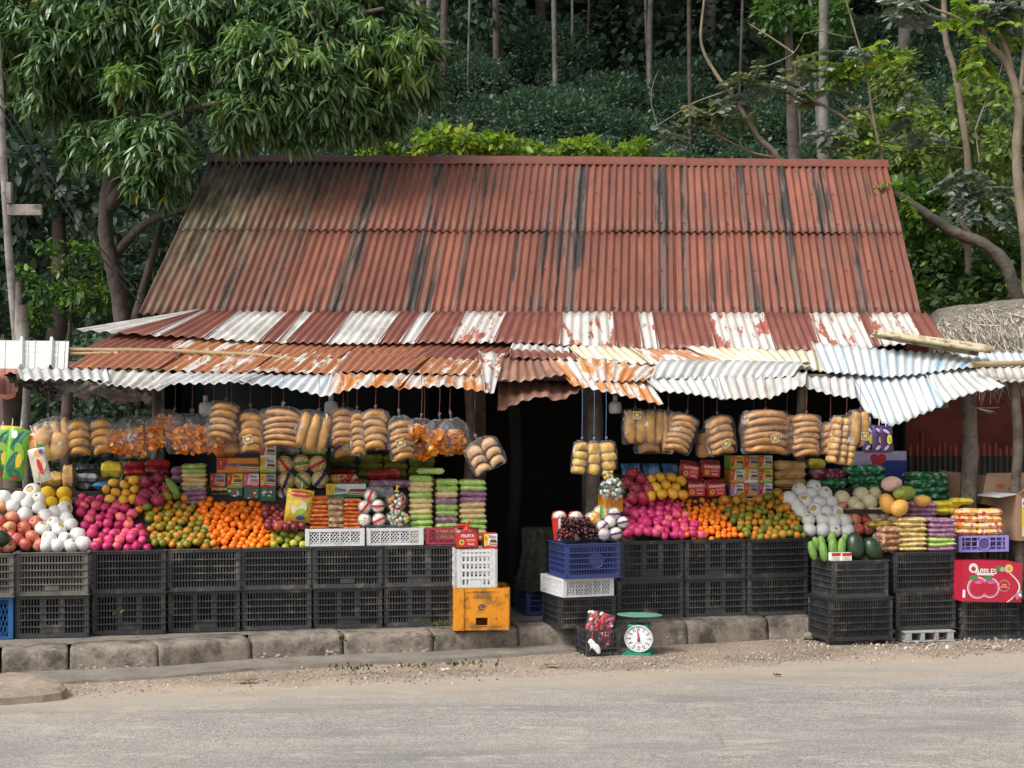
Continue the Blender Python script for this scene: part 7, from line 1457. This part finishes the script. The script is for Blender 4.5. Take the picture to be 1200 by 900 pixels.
for i, px in enumerate((980, 992)):
    mb = MB(); mats = [PR['white']]; mb.box((0, 0, 0), (.075, .05, .055)); rect(mb, -.037, .037, .005, .027, -.0262, slot(mats, PR['red'])); rect(mb, -.02, .02, -.02, -.002, -.0262, slot(mats, PR['cream'])); o = mesh('tea_box', mb, mats); o.location = at(px-1.5, 652, 10.40); o.rotation_euler.z = R(14); tag(o, f'{["left","right"][i]} one of two tiny red and white boxes before the cucumbers', 'box', 'tiny boxes before the cucumbers')

# ---------------------------------------------------------------- weighing scale and little basket on the verge
SG = M('green_enamel', (.02,.22,.145), .35, (.016,.18,.12), 4, .06, 20, dirt=(.03,.07,.05), ds=9, dt=(.62,.75), spec=.6); WD = flat('dial_white', (.70,.72,.74)); 
B = at(750, 764, Yg(767, 0)); T = thing('weighing_scale', 'green spring scale with a big round white dial standing on the verge', 'scale', (B.x-.01, B.y, .004), R(-16)); sw = .17
mb = MB(); mb.add([(-.10,-.07,0),(.10,-.07,0),(.10,.13,0),(-.10,.13,0),(-.10,-.07,.008),(.10,-.07,.008),(.075,-.02,.03),(-.075,-.02,.03),(.10,.13,.008),(-.10,.13,.008),(.075,.11,.03),(-.075,.11,.03)], [(0,1,5,4),(4,5,6,7),(1,2,8,5),(2,3,9,8),(3,0,4,9),(5,8,10,6),(8,9,11,10),(9,4,7,11)]); mesh('foot', mb, SG, T)
mb = MB(); mb.add([(x*(.078 if z < .1 else .068), y, z) for z in (.02, .215) for x, y in ((-1,-.03),(1,-.03),(1,.11),(-1,.11))], [(3,2,1,0),(4,5,6,7),(0,1,5,4),(1,2,6,5),(2,3,7,6),(3,0,4,7)]); bevel(mesh('housing', mb, SG, T), .008)
dz = .118; DR = .098; Tm = Matrix.Translation((.012, -.033, dz)) @ FRONT
mb = MB(); mb.lathe([(DR*.97,0),(DR,.004),(DR,.022),(DR*.95,.026),(DR*.93,.022)], 48, 0, Tm); mb.f.pop(); mb.m.pop(); D_ = mesh('dial_rim', mb, flat('chrome_rim', (.55,.57,.58), .3), T, smooth=True)
mb = MB(); mb.lathe([(DR*.95,.016),(DR*.94,.019),(.001,.019)], 48, 0, Tm); F_ = mesh('dial', mb, WD, T)
mb = MB(); BLK = flat('dial_ink', (.03,.03,.035))
for k in range(60):
    t_ = math.pi/2-k*math.pi/30; r0, r1 = DR*(.80 if k % 5 else .74), DR*.88; c, s = math.cos(t_), math.sin(t_); q = .0013 if k % 5 else .0028; mb.add([(r0*c-q*s, r0*s+q*c, .0197), (r0*c+q*s, r0*s-q*c, .0197), (r1*c+q*s, r1*s-q*c, .0197), (r1*c-q*s, r1*s+q*c, .0197)], [(0,1,2,3)], 0, Tm)
for k in range(12):
    t_ = math.pi/2-k*math.pi/6; mb.text(str(k*5), .023, Tm @ Matrix.Translation((DR*.64*math.cos(t_), DR*.64*math.sin(t_), .0197)))
mb.text('kg', .014, Tm @ Matrix.Translation((0, DR*.36, .0197))); mb.text('SPRING SCALE', .009, Tm @ Matrix.Translation((0, -DR*.32, .0197))); c = mesh('dial_markings', mb, BLK, F_)
mb = MB(); mb.add([(-.012,-.02,.022),(.012,-.022,.022),(.006,.012,.022),(-.012,.078,.022),(-.014,.078,.022),(-.008,.012,.022)], [(0,1,2,5),(5,2,3,4)], 0, Tm); mb.lathe([(.006,.0215),(.006,.026),(.001,.027)], 12, 0, Tm); mesh('needle', mb, flat('needle_red', (.35,.06,.05)), F_)
for x, y in ((-.035, .04), (.045, .04)): mb = MB(); mb.tube([(x, y, .21), (x, y, .262)], .006, 8); mesh('pillar', mb, SG, T)
mb = MB(); n = 40; vs = []
for r_, z in ((.001, .264), (.10, .266), (.145, .276), (.150, .281), (.146, .283), (.10, .272), (.001, .270)):
    for k in range(n): t_ = 2*math.pi*k/n; vs.append((r_*math.cos(t_)*1.05+.0, r_*math.sin(t_)*.75+.04, z))
mb.add(vs, [(i*n+k, i*n+(k+1) % n, (i+1)*n+(k+1) % n, (i+1)*n+k) for i in range(6) for k in range(n)]); T.scale = (1, 1, .93); mesh('pan', mb, M('pale_green_pan', (.16,.34,.27), .4, (.12,.27,.21), 6, .05), T, smooth=True)
BK, X, Y, w, a = crate('small low black basket with bags of red sweets on the verge beside the scale', 687, 727, Yg(769, .0)-.02, .006, .17, DK, 'low', R(12), .26, name='small_basket', group=None) if False else (None, 0, 0, 0, 0)
P0 = at(688, 770, Yg(770, 0)); T = thing('small_basket', 'small black slotted basket holding red sweets, on the verge beside the scale', 'basket', (P0.x, P0.y, .004), R(16)); w, d, h = .235, .25, .175
def bw(w):
    mb = MB()
    for z in (h-.008, h*.52, h*.27): mb.box((w/2, .004, z), (w, .008, .012 if z > h*.6 else .008))
    mb.box((w/2, .004, .012), (w*.5, .008, .02)); mb.box((.02, .004, .008), (.04, .008, .016)); mb.box((w-.02, .004, .008), (.04, .008, .016)); mb.box((.008, .004, h/2), (.016, .009, h)); mb.box((w-.008, .004, h/2), (.016, .009, h))
    for k in range(1, 10): mb.box((w*k/10, .005, h*.53), (.005, .006, h*.88))
    mb.box((w*.28, .0055, h*.6), (.03, .006, h*.7)); return mb
mesh('front_wall', bw(w), DK, T); o = mesh('back_wall', bw(w), DK, T, loc=(w, d, 0)); o.rotation_euler.z = math.pi
o = mesh('side_wall', bw(d), DK, T, loc=(0, d, 0)); o.rotation_euler.z = -math.pi/2; o = mesh('side_wall', bw(d), DK, T, loc=(w, 0, 0)); o.rotation_euler.z = math.pi/2
mb = MB(); mb.box((w/2, d/2, .012), (w-.01, d-.01, .006)); mesh('base', mb, DK, T)
def sweetsbag(label, px, py, rx, rz, Y, tilt):
    O = at(px, py, Y); s = Y/F; T = thing('sweets_sack', label, 'sweets', O, R(16), 'bags of red sweets in the small basket'); T.rotation_euler.y = R(tilt); mats = []; mb = MB()
    for _ in range(60):
        q = Vector((random.uniform(-1, 1)*rx*s*.85, random.uniform(-.04, .04), random.uniform(-1, 1)*rz*s*.85)); r_ = .012; qq = Matrix.Rotation(random.uniform(0, 3), 3, 'Y'); n0 = len(mb.f); mb.ball(q, (.017, .011, .011), 8, 6, slot(mats, PR[random.choice(['red','crimson','white','pink','red','red'])]), rot=qq)
    o = mesh('sweets', mb, mats, T, smooth=True); o['kind'] = 'stuff'; pm = pillow(rx*2*s, rz*2*s, .12, 12, seed=px); mb = MB(); mb.v = [(v[0], -v[2], v[1]) for v in pm.v]; mb.f = pm.f; mb.m = pm.m; mesh('plastic_bag', mb, BAG2, T, smooth=True)
sweetsbag('bag of red and white sweets propped up high in the small basket', 703, 731, 17, 14, 10.02, 14); sweetsbag('bag of red and white sweets low down in the small basket', 704, 749, 15, 12, 10.0, 0)
mb = MB(); n = 5
for j in range(n+1):
    for i in range(n+1): u, v = i/n, j/n; mb.v.append((u*.07+.01*math.sin(v*4), -.012+.012*noise.noise(Vector((u*3, v*3, 0))), v*.065+.02*math.sin(u*5)))
mb.f = [(j*(n+1)+i, j*(n+1)+i+1, (j+1)*(n+1)+i+1, (j+1)*(n+1)+i) for j in range(n) for i in range(n)]; mb.m = [0]*25; o = mesh('torn_paper', mb, PR['white'], smooth=True); o.location = at(690, 763, Yg(770, 0)-.02); solid(o, .001); tag(o, 'torn white paper caught on the front of the small black basket', 'paper')

# ---------------------------------------------------------------- bulbs, cloth at the doorway, litter, leaves, weeds
BG = M('frosted_bulb', (.55,.56,.58), .3, (.5,.51,.53), 4, 0)
for i, (px, py, Y, lb) in enumerate(((241,477,10.35,'behind the orange slices'),(388,476,10.35,'between the baguettes and the bun bag'),(721,476,10.7,'just right of the doorway post'))):
    O = at(px, py, Y); T = thing('light_bulb', f'unlit white lamp bulb hanging {lb}', 'lamp bulb', O, 0, 'unlit bulbs under the awning')
    mb = MB(); mb.lathe([(.010,-.055),(.038,-.052),(.047,-.038),(.047,.005),(.040,.026),(.018,.036)], 20); mesh('bulb', mb, BG, T, smooth=True); mb = MB(); mb.lathe([(.017,.034),(.018,.075),(.012,.082)], 14); mesh('socket', mb, PR['silver'], T, smooth=True); mb = MB(); mb.tube([(0,0,.08),(.004,0,.16),(0,0,.24)], .003, 5); mesh('wire', mb, CAB, T)
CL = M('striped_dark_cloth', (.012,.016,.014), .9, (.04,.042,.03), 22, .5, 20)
mb = MB(); nx, ny = 26, 30; O = at(632, 700, 10.72)
for j in range(ny+1):
    for i in range(nx+1):
        v, t_ = j/ny, math.pi*i/nx; r_ = .11+.05*v+.02*math.sin(t_*7+v*2)+.02*noise.noise(Vector((t_*2, v*4, 0))); mb.v.append((-math.cos(t_)*r_*(1-.35*(1-v)**2), -math.sin(t_)*r_*.8, (1-v)*(.36+.10*math.sin(t_))+.01*math.sin(t_*9)))
mb.f = [(j*(nx+1)+i, j*(nx+1)+i+1, (j+1)*(nx+1)+i+1, (j+1)*(nx+1)+i) for j in range(ny) for i in range(nx)]; mb.m = [0]*len(mb.f)
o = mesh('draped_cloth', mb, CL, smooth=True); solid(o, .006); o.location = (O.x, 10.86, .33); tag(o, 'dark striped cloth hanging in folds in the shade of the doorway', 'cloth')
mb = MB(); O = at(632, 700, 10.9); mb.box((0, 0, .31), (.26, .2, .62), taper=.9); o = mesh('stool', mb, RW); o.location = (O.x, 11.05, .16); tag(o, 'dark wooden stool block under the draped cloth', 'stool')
STW = leafmat('straw_string', [(0,(.3,.3,.28)),(1,(.5,.5,.5))], .6, 0)
P = [at(1141, 478, 10.95)+Vector((0, -.07, 0))]*7; D = np.array([(1, -.2, random.uniform(-.55, .05)) for _ in range(7)]); o = leaves('plastic_strands', P, D, rng.uniform(.10, .17, 7), STW, None, 'straw'); tag(o, 'pale plastic strands tied round the thick tree post', 'string')
WEED = leafmat('weed_leaf', [(0,(.05,.075,.03)),(.6,(.08,.12,.04)),(1,(.16,.18,.08))])
def weed(label, px, py, n, spread, z=.17, Y=None, size=.03):
    Y = Y or Yg(py, z); O = at(px, py, Y); P = np.tile(np.array(O), (n, 1))+np.stack([rng.normal(0, spread, n), rng.normal(0, spread*.3, n), rng.uniform(0, .03, n)], 1); D = rdir(n); D[:, 2] = np.abs(D[:, 2])+.3
    o = leaves('weed', P, D, rng.uniform(size*.5, size*1.4, n), WEED, None, 'oval'); recenter(o)
    if spread > .04: o['kind'] = 'stuff'
    tag(o, label, 'weed', 'weeds along the kerb')
weed('low green weed on the kerb at the foot of the rightmost left crates', 512, 735, 60, .055); weed('weed tuft in the gutter left of the middle of the kerb', 403, 788, 24, .05, .02); weed('weed tuft in the gutter under the third kerb joint', 425, 786, 26, .05, .02); weed('spread out weeds in the gutter below the yellow crate', 540, 782, 50, .10, .02); weed('thin weeds in the gutter between the two bigger tufts', 480, 784, 22, .07, .02)
weed('sprig growing through the bottom crate under the big pink heap', 136, 722, 22, .012, Y=9.62, size=.028); weed('weed growing in the kerb joint below the sixth crate', 507, 752, 40, .008, Y=9.9, size=.022); weed('weed growing in the kerb joint below the fifth crate', 401, 752, 36, .008, Y=9.76, size=.022)
def litter(name, label, px, py, sz, mat, cat):
    O = at(px, py, Yg(py, .02)); mb = MB(); n = 5
    for j in range(n+1):
        for i in range(n+1): u, v = i/n-.5, j/n-.5; mb.v.append((u*sz[0]*(1-.5*v*v), v*sz[1]*(1-u*u*1.6), .012+.02*abs(noise.noise(Vector((u*3+px, v*3, 0))))))
    mb.f = [(j*(n+1)+i, j*(n+1)+i+1, (j+1)*(n+1)+i+1, (j+1)*(n+1)+i) for j in range(n) for i in range(n)]; mb.m = [0]*25; o = mesh(name, mb, mat, smooth=True); solid(o, .001); o.location = (O.x, O.y, .012); o.rotation_euler.z = random.uniform(-.4, .4); tag(o, label, cat)
DL = M('dry_leaf', (.22,.16,.06), .8, (.14,.16,.05), 8); litter('dead_leaf', 'curled dry leaf lying in the gutter below the third kerb block', 288, 798, (.13, .06), DL, 'leaf'); litter('dead_leaf', 'dry leaf on the dirt left of the small basket', 645, 780, (.09, .05), DL, 'leaf'); litter('dead_leaf', 'small dry leaf on the road below the right crates', 911, 792, (.05, .03), M('dark_leaf', (.1,.07,.04)), 'leaf')
litter('crumpled_wrapper', 'crumpled white wrapper in the gutter below the yellow crate', 522, 786, (.06, .035), PR['white'], 'litter'); litter('crumpled_wrapper', 'white paper scrap on the dirt before the red carton', 1168, 759, (.06, .04), PR['white'], 'litter'); litter('crumpled_wrapper', 'pink wrapper scrap at the foot of the corner crates', 1102, 749, (.05, .03), PR['pink'], 'litter')
